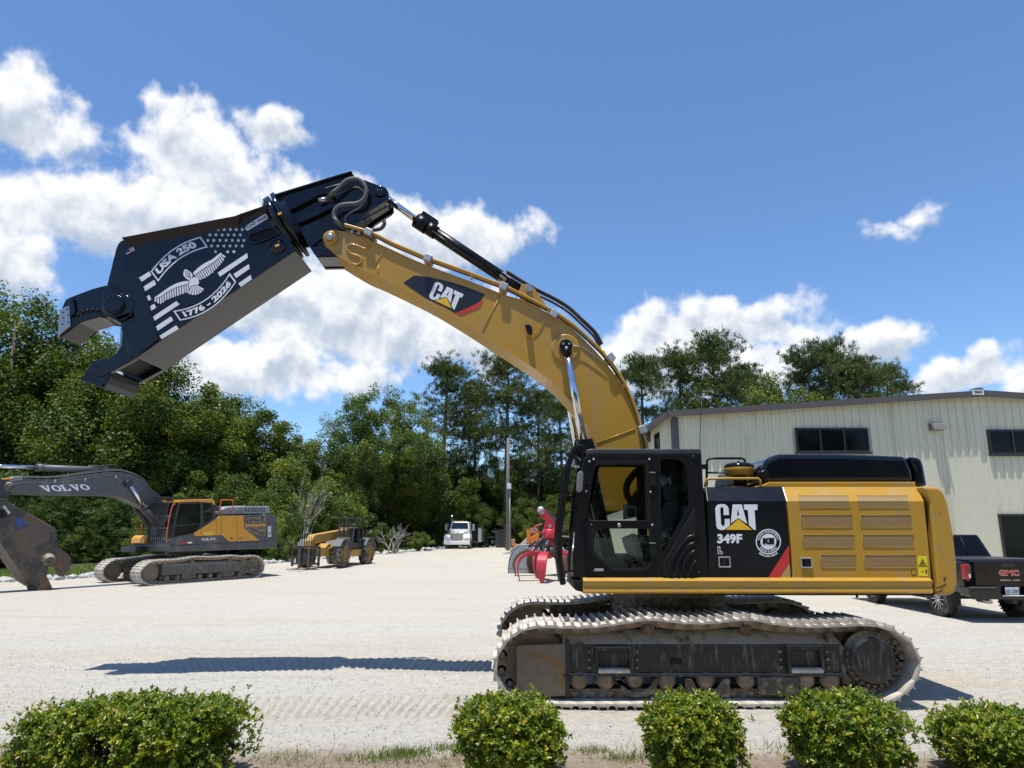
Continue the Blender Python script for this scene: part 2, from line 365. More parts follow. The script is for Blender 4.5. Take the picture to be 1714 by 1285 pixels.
    nt.links.new(c, b.inputs['Base Color']); b.inputs['Roughness'].default_value = .95; b.inputs['Specular IOR Level'].default_value = .2
    h = nmath(nt, 'ADD', nmath(nt, 'MULTIPLY', fine, .014), nmath(nt, 'MULTIPLY', grain, .030)); h = nmath(nt, 'ADD', h, nmath(nt, 'MULTIPLY', stone, .010))
    h = nmath(nt, 'ADD', h, nmath(nt, 'MULTIPLY', streak, .03)); h = nmath(nt, 'ADD', h, nmath(nt, 'MULTIPLY', mid, .03))
    bp = nt.nodes.new('ShaderNodeBump'); bp.inputs['Strength'].default_value = 1.0; bp.inputs['Distance'].default_value = 1.0; nt.links.new(h, bp.inputs['Height']); nt.links.new(bp.outputs[0], b.inputs['Normal'])
    me.materials.append(m)
    o = bpy.data.objects.new('ground', me); C.objects.link(o); tag(o, kind='structure')
ground()

# ------------------------------------------------------------------ main excavator
YC = 10.62                                    # centre plane of the machine
c1 = crop(80, 270, .35); c2 = crop(540, 320, .3503); c3 = crop(900, 720, .25088); c4 = crop(1240, 720, .27655); c5 = crop(800, 970, .25671); c6 = crop(1180, 970, .26838)
cc = crop(930, 740, .20233); ca = crop(1180, 820, .14011); s2 = crop(230, 370, .14782); s3 = crop(400, 280, .16336); s1 = crop(90, 380, .21794)
EX = thing('excavator', 'large yellow and black tracked excavator standing in front with its boom raised', 'excavator', (2.35, YC, 0))
YS = 9.12                                     # near side of the house

def track(parent, path, ymid, width, pitch, shoe_mesh, link_mesh, frm_name='track', mats=None, flip=1):
    """closed belt of shoes and links following path [(x, z)]"""
    P = cr_spline([(p[0], p[1]) for p in path], 14, True)
    seg = [(P[(i+1) % len(P)]-P[i]).length for i in range(len(P))]; tot = sum(seg); n = round(tot/pitch); st = tot/n
    belt = bpy.data.objects.new(frm_name, link_mesh[0]); C.objects.link(belt); belt.parent = parent; belt.location = (0, ymid, 0)
    acc = 0; i = 0; pos = []
    for k in range(n):
        d = k*st
        while acc+seg[i] < d: acc += seg[i]; i += 1
        t = (d-acc)/seg[i]; a = P[i]; b = P[(i+1) % len(P)]; pos.append((a.lerp(b, t)))
    for k in range(n):
        a = pos[k-1]; b = pos[k]; cpt = (a+b)/2; d = b-a; ang = math.atan2(d.y, d.x)
        o = bpy.data.objects.new('track_shoe', shoe_mesh); C.objects.link(o); o.parent = belt; o.location = (cpt.x, 0, cpt.y); o.rotation_euler = (0, -ang, 0)
        if link_mesh[1]:
            o = bpy.data.objects.new('track_link', link_mesh[1]); C.objects.link(o); o.parent = belt; o.location = (cpt.x, 0, cpt.y); o.rotation_euler = (0, -ang, 0)
    return belt
def shoe_meshes(pitch, width, gh, mats):
    m = MB(); p = pitch; w = width/2
    # local x along the belt, belt travels so that outside is -z (bottom run goes +x)
    m.prism([(-p*.5, 0), (p*.5, 0), (p*.54, -.006), (p*.5, -.022), (-p*.5, -.022), (-p*.46, -.006)], -w, w)
    for gx in (-.30, .20):
        x = gx*p; m.prism([(x-.014, -.018), (x+.014, -.018), (x+.008, -.022-gh), (x-.008, -.022-gh)], -w+.004, w-.004)
    for sy in (-1, 1):                        # clipped ends
        m.box(-p*.44, p*.30, sy*w-.006, sy*w+.006, -.035, -.004)
    shoe = m.mesh('track_shoe', mats[0])
    l = MB()
    for y in (-.115, .115):
        l.prism([(-p*.62, .02), (-p*.5, .003), (p*.42, .003), (p*.6, .03), (p*.62, .075), (p*.45, .105), (-p*.45, .105), (-p*.62, .07)], y-.028, y+.028)
    l.cyl((p*.5, -.17, .05), (p*.5, .17, .05), .034, n=10)
    link = l.mesh('track_link', mats[1])
    e = MB(); e.cyl((path_x0, -.16, .09), (path_x0, .16, .09), .03, n=8); core = e.mesh('master_pin', mats[1])
    return shoe, core, link
# belt path in local metres (x from the machine's centre)
XO = 2.35
LOOP = [(.55,.06),(1.2,.058),(2.2,.058),(3.2,.058),(4.0,.06),(4.36,.07),(4.66,.19),(4.83,.38),(4.87,.56),(4.78,.75),(4.58,.88),(4.3,.935),(3.9,.92),(3.5,.915),(3.15,.95),(2.86,1.0),(2.5,.965),(2.2,.95),(1.95,.968),(1.68,1.0),(1.35,.955),(1.0,.91),(.6,.905),(.28,.91),(.04,.83),(-.13,.66),(-.19,.45),(-.12,.25),(.08,.115)]
LOOP = [(x-XO, z) for x, z in LOOP]
path_x0 = 0.0
SHOE, CORE, LINK = shoe_meshes(.215, .9, .050, (M_SHOE, M_LINK))
for yc in (-1.37, 1.37):
    track(EX, LOOP, yc, .9, .215, SHOE, (CORE, LINK))

def undercarriage(side):
    """track frame with rollers, idler, final drive; side -1 = near the camera"""
    yo = YC+side*1.37; fy = lambda d: yo+side*d          # d metres outward from the belt centre
    def rng(a, b): return tuple(sorted((fy(a), fy(b))))
    Yf = 8.98
    q = lambda pts, cr: pl(pts, cr, Yf)
    m = MB(); y0, y1 = rng(.20, -.24)
    zt, zs, zb = .80, .70, .36
    # long beam with a sloping dusty shoulder
    xa, xb = .62, 4.02
    yn = fy(.26); yi = fy(-.24); ym = fy(.06)
    m.prismx([(yn, zb), (yn, zs), (ym, zt+.06), (yi, zt+.06), (yi, zb)], xa, xb)
    m.box(xa, xb+.02, *rng(.285, .255), zb-.035, zb+.005)
    fr = m.build('track_frame', M_FRM, EX, bev=.012)
    # front guard plate and idler
    g = MB(); gp = pl([(250,435),(300,428),(590,420),(592,762),(400,768),(250,740)], c5, 8.96); g.prism(gp, *rng(.27, .18)); ig = g.build('idler_guard', M_RUST, fr, bev=.012)
    if side < 0:
        arc = [(395+r*1.05*math.cos(a), 640+r*math.sin(a)) for r, rg_ in ((165, np.linspace(-2.0, .35, 14)), (128, np.linspace(.30, -1.9, 14))) for a in rg_]
        g = MB(); g.sheet([at(*c5(*p), 8.977) for p in arc]); g.build('rust_stain', paint('rust_orange', (.26,.145,.045), .85, var=.5, scale=12, dust=(.17,.12,.075), dfac=(.42,.6), dscale=9), ig, recalc=False)
    g = MB(); p = pl([(572,385),(598,385),(598,765),(572,765)], c5, 8.95); g.prism(p, *rng(.285, .15)); g.build('guard_edge', M_FRM, fr, bev=.006)
    i = MB(); ctr = (.30, fy(.16), .48); i.lathe(ctr, (0, -side, 0), [(0, .36), (.06, .40), (.10, .40), (.22, .40), (.26, .36), (.32, .36)], 32)
    i.build('idler_wheel', M_RUST, fr)
    # steps
    for pts, cr in (([(775,440),(990,440),(990,605),(775,605)], c5), ([(520,412),(722,412),(728,578),(530,578)], c6)):
        P = pl(pts, cr, 8.93); X0, X1 = P[0][0], P[1][0]; Z1, Z0 = P[0][1], P[2][1]
        s = MB(); s.box(X0-.02, X0+.012, *rng(.33, .24), Z0, Z1); s.box(X1-.012, X1+.02, *rng(.33, .24), Z0, Z1); s.box(X0, X1, *rng(.31, .24), Z1-.05, Z1-.002)
        s.box(X0, X1, *rng(.272, .25), Z0+.03, Z1-.06)
        s.build('step_box', M_FRM, fr, bev=.004)
        s = MB(); s.box(X0+.01, X1-.01, *rng(.36, .25), Z0-.002, Z0+.035)
        for k in range(14): xx = X0+.03+(X1-X0-.06)*k/13; s.box(xx-.008, xx+.004, *rng(.358, .28), Z0+.03, Z0+.052)
        s.build('step_tread', M_SHOE, fr)
        for xb_ in (X0-.09, X1+.09):
            for zz in (Z0+.05, Z0+.14, Z0+.23):
                b = MB(); b.lathe((xb_, fy(.25), zz), (0, side, 0), [(0, .022), (.03, .022), (.036, .014)], 8); b.build('bolt', M_ROLL, fr)
    h = MB(); P = pl([(1258,515),(1335,515),(1335,555),(1258,555)], c5, 8.95); h.prism(P, *rng(.268, .255)); h.build('frame_slot', M_BLKM, fr)
    # rollers
    for u in (969, 1014, 1062, 1116, 1182, 1250, 1301, 1349, 1391):
        x = at(u, 1147, 9.0).x; r = MB()
        r.lathe((x, fy(.28), .29), (0, -side, 0), [(0, .05), (.005, .085), (.03, .09), (.04, .115), (.10, .118), (.11, .09), (.42, .09), (.43, .118), (.5, .115)], 20)
        r.build('track_roller', M_ROLL, fr)
    for pts, cr, kind in (([(905,655),(925,650),(940,735),(1000,765),(1100,765),(1160,735),(1178,650),(1150,652),(1130,700),(1080,735),(1020,738),(965,700),(950,655)], c5, 0), ([(335,615),(585,615),(585,705),(540,720),(380,720),(335,708)], c6, 1)):
        P = pl(pts, cr, 8.94); a = MB(); a.prism(P, *rng(.30, .26)); a.build('roller_guard', M_FRMD, fr, bev=.006)
    for x0_ in (1355, 1545):
        P = pl([(x0_,650),(x0_+40,650),(x0_+95,745),(x0_+90,765),(x0_,765)] if x0_ < 1500 else [(x0_+100,650),(x0_+62,650),(x0_,745),(x0_+4,765),(x0_+100,765)], c5, 8.94); a = MB(); a.prism(P, *rng(.30, .26)); a.build('roller_guard', M_FRMD, fr, bev=.006)
    for u in (1089, 1254):
        x = at(u, 1056, 8.98).x; r = MB(); r.lathe((x, fy(.17), .845), (0, -side, 0), [(0, .045), (.01, .075), (.03, .075), (.05, .088), (.30, .088), (.32, .04)], 20)
        cr_ = r.build('carrier_roller', M_ROLL, fr)
        r = MB(); r.box(x-.05, x+.05, *rng(-.03, -.15), .6, .84); r.build('roller_bracket', M_FRM, fr)
        for k in range(5):
            a = k*2*math.pi/5; b = MB(); b.cyl((x+.045*math.cos(a), fy(.168), .845+.045*math.sin(a)), (x+.045*math.cos(a), fy(.182), .845+.045*math.sin(a)), .010, n=6)
            if side < 0: b.build('bolt', M_FRM, fr)
    # final drive and sprocket
    cx = at(*c6(1085, 505), 8.85); X, Z = cx.x-.02, .52
    d = MB(); d.lathe((X, fy(.36), Z), (0, -side, 0), [(0, .235), (.012, .26), (.09, .27), (.10, .33), (.16, .335), (.17, .30), (.5, .30)], 40); fd = d.build('final_drive', M_FRM, fr)
    if side < 0:
        for k in range(24):
            a = k*2*math.pi/24; b = MB(); b.cyl((X+.302*math.cos(a), fy(.258), Z+.302*math.sin(a)), (X+.302*math.cos(a), fy(.282), Z+.302*math.sin(a)), .017, n=6); b.build('bolt', M_ROLL, fr)
    sp = MB(); pts = []
    for k in range(44):
        a = k*2*math.pi/44; r = .43 if k % 4 in (0, 1) else .37; pts.append((X+r*math.cos(a), Z+r*math.sin(a)))
    sp.prism(pts, *rng(.03, -.05)); sp.build('sprocket', M_LINK, fr, bev=.005)
    e = MB(); e.prism(pl([(760,345),(800,340),(880,430),(890,610),(760,610)], c6, 9.0), *rng(.24, -.2)); e.build('motor_guard', M_FRMD, fr, bev=.01)
    return fr
undercarriage(-1); undercarriage(1)
def body_under():
    m = MB(); m.prismx([(YC-1.2,.42),(YC-1.2,.66),(YC-.75,.95),(YC+.75,.95),(YC+1.2,.66),(YC+1.2,.42),(YC+.7,.5),(YC-.7,.5)], 1.55, 3.05)
    m.prismx([(YC-.8,.5),(YC-.8,.8),(YC+.8,.8),(YC+.8,.5)], 1.2, 3.4)
    m.build('car_body', M_FRM, EX, bev=.03)
    r = MB(); r.lathe((2.30, YC, .94), (0, 0, 1), [(0, .82), (.06, .84), (.10, .78), (.14, .80), (.26, .80), (.27, .72), (.34, .72)], 48); sw = r.build('swing_bearing', M_FRMD, EX)
    for k in range(40):
        a = k*2*math.pi/40; b = MB(); b.cyl((2.30+.815*math.cos(a), YC+.815*math.sin(a), .995), (2.30+.815*math.cos(a), YC+.815*math.sin(a), 1.022), .018, n=6)
        if math.sin(a) < .3: b.build('bolt', M_ROLL, sw)
body_under()

# ---- upper frame, side panels, engine doors
def surf(u, v, off=0.0):                       # the house side: upright to the crease, leaning in above it
    vc = 838.5
    p = at(u, v, YS)
    if v >= vc: return Vector((p.x, YS-off, p.z))
    pc = at(u, vc, YS); t = (vc-v)/24.5
    Y = YS+.16*t; p = at(u, v, Y); return Vector((p.x, Y-off, p.z))
def patch(m, quad, rows, nx=1, off=0.0):       # quad: left edge polyline and right edge polyline (pixels), split at given v
    L, R = quad
    def lerpv(poly, v):
        for a, b in zip(poly, poly[1:]):
            if a[1] <= v <= b[1] or v <= a[1]: t = (v-a[1])/(b[1]-a[1]); return a[0]+(b[0]-a[0])*t
        return poly[-1][0]
    V = []
    for v in rows:
        ul, ur = lerpv(L, v), lerpv(R, v)
        for k in range(nx+1): V.append(surf(ul+(ur-ul)*k/nx, v, off))
    fs = [(r*(nx+1)+k, r*(nx+1)+k+1, (r+1)*(nx+1)+k+1, (r+1)*(nx+1)+k) for r in range(len(rows)-1) for k in range(nx)]
    m.add(V, fs); return m
def slab(L, R, rows, name, mat, parent, th=.02, bev=.006):
    m = MB(); patch(m, (L, R), rows)
    n = len(m.v); back = [(v[0], v[1]+th+.02, v[2]) for v in m.v]; m.v += back
    nr = len(rows); fs = [tuple(i+n for i in reversed(f)) for f in m.f]
    ring = [2*r for r in range(nr)]+[2*r+1 for r in range(nr-1, -1, -1)]
    for a, b in zip(ring, ring[1:]+ring[:1]): fs.append((a, b, b+n, a+n))
    m.f += fs; m.s += [False]*len(fs)
    return m.build(name, mat, parent, bev=bev)
def house():
    # core behind the panels
    xl = at(1184, 900, YS).x; xr = at(1556, 900, YS).x; zb = 1.26; zc = at(1300, 838.5, YS).z; ztop = surf(1300, 814).z
    m = MB(); m.prismx([(YS+.035, zb), (YS+.035, zc), (YS+.19, ztop-.02), (YC+1.3, ztop-.02), (YC+1.45, zc), (YC+1.45, zb)], xl+.03, xr)
    m.build('engine_bay', M_BLKM, EX)
    # deck / frame rail
    x0 = at(976, 980, 9.08).x; x1 = at(1560, 980, 9.08).x; zt = at(1000, 967, 9.08).z; z0 = at(1000, 993.5, 9.08).z; zm = at(1000, 979, 9.08).z
    m = MB(); m.prismx([(9.16, zt+.005), (9.10, zt), (9.05, zt-.035), (9.075, zm-.02), (9.06, z0+.02), (9.10, z0), (9.55, z0), (9.55, zt-.02)], x0, x1)
    m.build('frame_rail', M_YEL, EX, bev=.006)
    m = MB(); m.box(x0+.05, x1-.05, 9.55, YC+1.45, z0+.03, zt-.03); m.build('main_frame', M_BLKM, EX)
    m = MB(); m.box(at(1440,995,9.2).x, at(1440,995,9.2).x+.02, 9.3, 9.33, z0-.07, z0+.03); m.build('drain_pipe', M_BLKM, EX)
    # black side door
    L = [(1181,814),(1184,838.5),(1187,966.5)]; R = [(1307.8,814),(1315,838.5),(1321.5,910),(1325,966.5)]
    bd = slab(L, R, [815,838.5,870,910,966.5], 'side_door', M_NAVYD, EX)
    # yellow engine door
    L2 = [(1309.5,814),(1317,838.5),(1324,910),(1327,967.5)]; R2 = [(1534.5,814),(1546.5,838.5),(1555,920),(1558.5,967.5)]
    yd = slab(L2, R2, [814.5,838.5,880,930,967.5], 'engine_door', M_YEL, EX)
    # grilles
    gm, nt, b = newmat('perforated_grille'); co = objco(nt)
    vo = nt.nodes.new('ShaderNodeTexVoronoi'); vo.inputs['Scale'].default_value = 62; vo.inputs['Randomness'].default_value = .15; nt.links.new(co, vo.inputs['Vector'])
    hole = mapr(nt, vo.outputs['Distance'], .42, .30); mp = nt.nodes.new('ShaderNodeMapping'); mp.inputs['Scale'].default_value = (1, 1, 14); nt.links.new(co, mp.inputs[0])
    base = mixc(nt, noise(nt, mp.outputs[0], 4, 5, .6), (.25, .15, .045), (.36, .25, .11)); c = mixc(nt, nmath(nt, 'MULTIPLY', hole, .8), base, (.11, .075, .03))
    nt.links.new(c, b.inputs['Base Color']); b.inputs['Roughness'].default_value = .6
    G = [((345,395),(645,395),(662,467),(357,467)),((360,512),(670,512),(675,587),(367,587)),((372,632),(683,632),(686,707),(378,707)),((480,753),(693,753),(696,832),(485,832)),
         ((700,395),(1005,395),(1020,468),(712,468)),((720,513),(1028,513),(1032,587),(726,587)),((733,632),(1043,632),(1047,707),(739,707)),((744,755),(1055,755),(1060,832),(749,832))]
    for tl, tr, br, bl in G:
        a, b_, c_, d_ = c4(*tl), c4(*tr), c4(*br), c4(*bl); m = MB()
        rows = [a[1], d_[1]] if a[1] > 838.5 else [a[1], 838.4, d_[1]]
        patch(m, ([a, d_], [b_, c_]), rows, 1, .0025); gr = m.build('grille', gm, yd)
        m = MB(); ring = [surf(p[0], p[1], .004) for p in (a, b_, c_, d_)]
        if a[1] < 838.5: ring = [surf(a[0], a[1], .004), surf(b_[0], b_[1], .004), surf((b_[0]+c_[0])/2, 838.5, .004), surf(c_[0], c_[1], .004), surf(d_[0], d_[1], .004), surf((a[0]+d_[0])/2, 838.5, .004)]
        m.tube(ring+[ring[0]], .0028, 6); m.build('grille_rim', M_YELD, gr)
    # latches
    def latch(P, parent, dy):
        (xa, za), (xb, zb_) = P; m = MB(); o = [(xa,za),(xb,za),(xb,zb_),(xa,zb_)]; i = [(xa+.015,za-.015),(xb-.015,za-.015),(xb-.015,zb_+.015),(xa+.015,zb_+.015)]
        m.prism(o, YS-.022, YS-.002, [i]); l = m.build('latch_frame', M_ZINC, parent, bev=.003)
        m = MB(); m.box(xa+.014, xb-.014, YS-.006, YS-.003, zb_+.014, za-.014); m.build('latch_pocket', M_BLK, l)
        m = MB(); m.box(xa+.045, xb-.055, YS-.02, YS-.005, zb_+.02, za-.02); m.build('latch_paddle', M_NAVY, l, bev=.004)
    A = pl([(155,795),(305,925)], ca, YS); latch(A, bd, 0)
    A = pl([(357,770),(432,833)], c4, YS); latch(A, yd, 0)
    return bd, yd
BD, YD = house()
def flat(pts, cr, Y): return [at(*cr(*p), Y) for p in pts]
def decal(name, polys, cr, Y, mat, parent):
    m = MB()
    for p in polys:
        if isinstance(p, dict): m.sheet(flat(p['o'], cr, Y), [flat(h, cr, Y) for h in p['h']])
        else: m.sheet(flat(p, cr, Y))
    return m.build(name, mat, parent, recalc=False)
def boxtext(sx, bl, br, tl, cr, Y, mat, parent, bold=.02, name='lettering', space=1.0):
    a, b, c = at(*cr(*bl), Y), at(*cr(*br), Y), at(*cr(*tl), Y)
    return lettering(sx, lambda x, y: a+(b-a)*x+(c-a)*y, mat, parent, name, bold, space)
L_C = [(287,297),(283,225),(268,190),(235,169),(175,167),(140,182),(122,215),(128,320),(135,425),(150,460),(185,478),(232,474),(298,425),(295,345),(235,345),(238,400),(228,428),(208,430),(192,405),(182,235),(190,205),(212,203),(222,225),(222,298)]
L_A = {'o': [(330,172),(440,172),(505,405),(398,335),(308,398)], 'h': [[(395,220),(409,305),(382,305)]]}
L_T = [(463,172),(628,172),(626,237),(592,240),(607,475),(585,475),(525,420),(512,240),(470,235)]
L_TRI = [(398,345),(562,475),(250,475)]
YD_ = YS-.005
decal('lettering', [L_C, L_A, L_T], ca, YD_, M_WHT, BD); decal('triangle_mark', [L_TRI], ca, YD_, M_DYEL, BD)
boxtext('349F', (147,640), (447,640), (145,524), ca, YD_, M_WHT, BD, .045)
decal('lettering', [[(148,673),(182,673),(184,733),(208,733),(208,766),(156,766)]], ca, YD_, M_WHT, BD); decal('lettering_core', [[(156,682),(174,682),(176,742),(200,742),(200,757),(163,757)]], ca, YD_-.002, M_BLK, BD)
decal('stripe_mark', [[(1002,655),(1012,865),(890,1046),(755,1046)]], ca, YD_, M_DRED, BD); decal('stripe_mark', [[(1012,870),(1024,1046),(895,1046)]], ca, YD_, M_DTAN, BD)
def badge():
    cx, cy = 757, 616; circ = lambda r, n=40: [(cx+r*math.cos(2*math.pi*k/n), cy+r*math.sin(2*math.pi*k/n)) for k in range(n)]
    b = decal('badge', [{'o': circ(151), 'h': [circ(138)]}, circ(95)], ca, YD_, M_WHT, BD)
    boxtext('KE', (690,648), (830,648), (690,572), ca, YD_-.003, M_BLK, b, .09)
    def arc(sx, r0, r1, a0, a1, bold=.03):
        lettering(sx, lambda x, y: at(*ca(cx+(r0+(r1-r0)*y)*math.sin(a0+(a1-a0)*x), cy-(r0+(r1-r0)*y)*math.cos(a0+(a1-a0)*x)), YD_), M_WHT, b, 'lettering', bold)
    arc('KUHN EQUIPMENT', 104, 130, -1.42, 1.42); arc('SCRAP & DEMO', 130, 104, math.pi+.98, math.pi-.98); arc('800.225.0623', 184, 158, math.pi+.68, math.pi-.68)
badge()
def warning():
    Y = YS-.004; P = lambda pts: flat(pts, c4, Y)
    m = MB(); m.sheet(P([(1068,760),(1128,760),(1133,883),(1075,883)])); w = m.build('warning_sticker', paint('sticker_yellow', (.78,.62,.02), .5, var=.04), YD, recalc=False)
    m = MB(); Y2 = YS-.0065; F2 = lambda pts: flat(pts, c4, Y2)
    m.sheet(F2([(1100,778),(1124,820),(1078,820)]), [F2([(1100,786),(1117,816),(1085,816)])]); m.sheet(F2([(1072,823),(1131,823),(1131,826),(1072,826)]))
    m.sheet(F2([(1092,853),(1106,853),(1106,857),(1092,857)])); m.sheet(F2([(1118,842),(1127,842),(1127,866),(1118,866)])); m.sheet(F2([(1095,800),(1106,800),(1106,812),(1095,812)]))
    m.build('symbol', M_BLKM, w, recalc=False)
    m = MB(); ctr = c4(1048, 861); m.sheet([at(ctr[0]+4.6*math.cos(a*.3927), ctr[1]+4.6*math.sin(a*.3927), Y) for a in range(16)]); r = m.build('round_sticker', M_BLKM, YD, recalc=False)
    m = MB(); m.sheet([at(ctr[0]+3.4*math.cos(a*.3927), ctr[1]+3.4*math.sin(a*.3927), Y2) for a in range(16)], [[at(ctr[0]+1.6*math.cos(a*.3927), ctr[1]+1.6*math.sin(a*.3927), Y2) for a in range(16)]]); m.build('symbol', M_DYEL, r, recalc=False)
warning()
def rear_house():
    # counterweight
    P = pl([(1070,343),(1118,440),(1140,650),(1165,992),(1240,994),(1268,982),(1284,930),(1280,800),(1256,600),(1226,440),(1200,372),(1165,346)], c4, 9.2)
    m = MB(); m.prism(P, 9.10, YC+1.5); m.build('counterweight', M_YELD, EX, bev=.035, seg=3)
    # ledge and hood
    Yh = 9.42
    P = pl([(120,338),(175,312),(1058,312),(1060,345),(140,345)], c4, Yh-.08); m = MB(); m.prism(P, Yh-.08, YC+1.2); m.build('hood_ledge', M_YEL, EX, bev=.01)
    P = pl([(118,318),(128,240),(150,178),(175,162),(235,142),(600,142),(1005,156),(1040,240),(1056,315)], c4, Yh); m = MB(); m.prism(P, Yh, YC+1.05); h = m.build('engine_hood', M_NAVY, EX, bev=.07, seg=5)
    P = pl([(1018,158),(1080,163),(1100,180),(1112,215),(1135,340),(1068,340),(1050,240)], c4, Yh+.02); m = MB(); m.prism(P, Yh+.02, YC+1.03); m.build('hood_end', M_NAVY, h, bev=.05, seg=4)
    P = pl([(205,165),(232,150),(215,300),(190,300)], c4, Yh); 
    # hood lock
    m = MB(); q = at(*c4(128, 272), Yh+.1); m.lathe((q.x, Yh-.02, q.z), (0, 1, 0), [(0, .05), (.03, .07), (.12, .07)], 14); m.build('hood_lamp', M_BLK, h)
    # pre-cleaner
    a = at(*c3(1345, 300), 9.75); s = .2509/F*9.75
    m = MB(); m.lathe((a.x, 9.75, a.z-.15), (0, 0, 1), [(0, .085), (.15, .085)], 20); st = m.build('pre_cleaner', M_BLK, EX)
    m = MB(); m.lathe((a.x, 9.75, a.z-.01), (0, 0, 1), [(0, .17), (.012, .195), (.10, .205), (.12, .20)], 28); m.build('bowl', M_YELD, st)
    m = MB(); m.lathe((a.x, 9.75, a.z+.112), (0, 0, 1), [(0, .205), (.02, .205), (.05, .17), (.062, .1), (.065, .02), (.085, .018), (.085, 0)], 28); m.build('cap', M_NAVY, st)
    # rails
    w = lambda pts, Y: [at(*c3(*p), Y) for p in pts]
    m = MB(); m.tube(w([(1128,372),(1128,240),(1130,205),(1146,188),(1200,187),(1360,187),(1380,195),(1387,225),(1387,372)], 9.95), .017, 8); m.tube(w([(1128,283),(1387,283)], 9.95), .013, 8); m.build('handrail', M_BLK, EX)
    m = MB(); m.tube(w([(1118,378),(1122,335),(1138,323),(1300,322),(1472,322),(1484,334),(1487,378)], 9.3), .018, 8); m.build('handrail', M_YEL, EX)
    m = MB(); q = at(*c3(1110, 243), 9.9); m.box(q.x-.06, q.x+.05, 9.86, 9.98, q.z-.03, q.z+.03); m.build('rail_bracket', M_BLK, EX)
    # far side tank
    m = MB(); m.box(2.2, 3.0, YC+.75, YC+1.45, 1.3, 2.35); m.build('fuel_tank', M_YEL, EX, bev=.04)
rear_house()
def scuffs():
    cw = [o for o in EX.children if o.name.startswith('counterweight')][0]; dk = paint('scuff', (.06,.04,.025), .8, var=.4, scale=20)
    for pts in ([(1180,952),(1205,945),(1238,930),(1246,934),(1215,952),(1190,960)], [(1185,975),(1215,968),(1232,972),(1205,980)], [(1205,500),(1211,496),(1210,506),(1206,507)], [(1225,905),(1240,880),(1243,896),(1232,915)]): decal('scuff', [pts], c4, 9.0955, dk, cw)
scuffs()
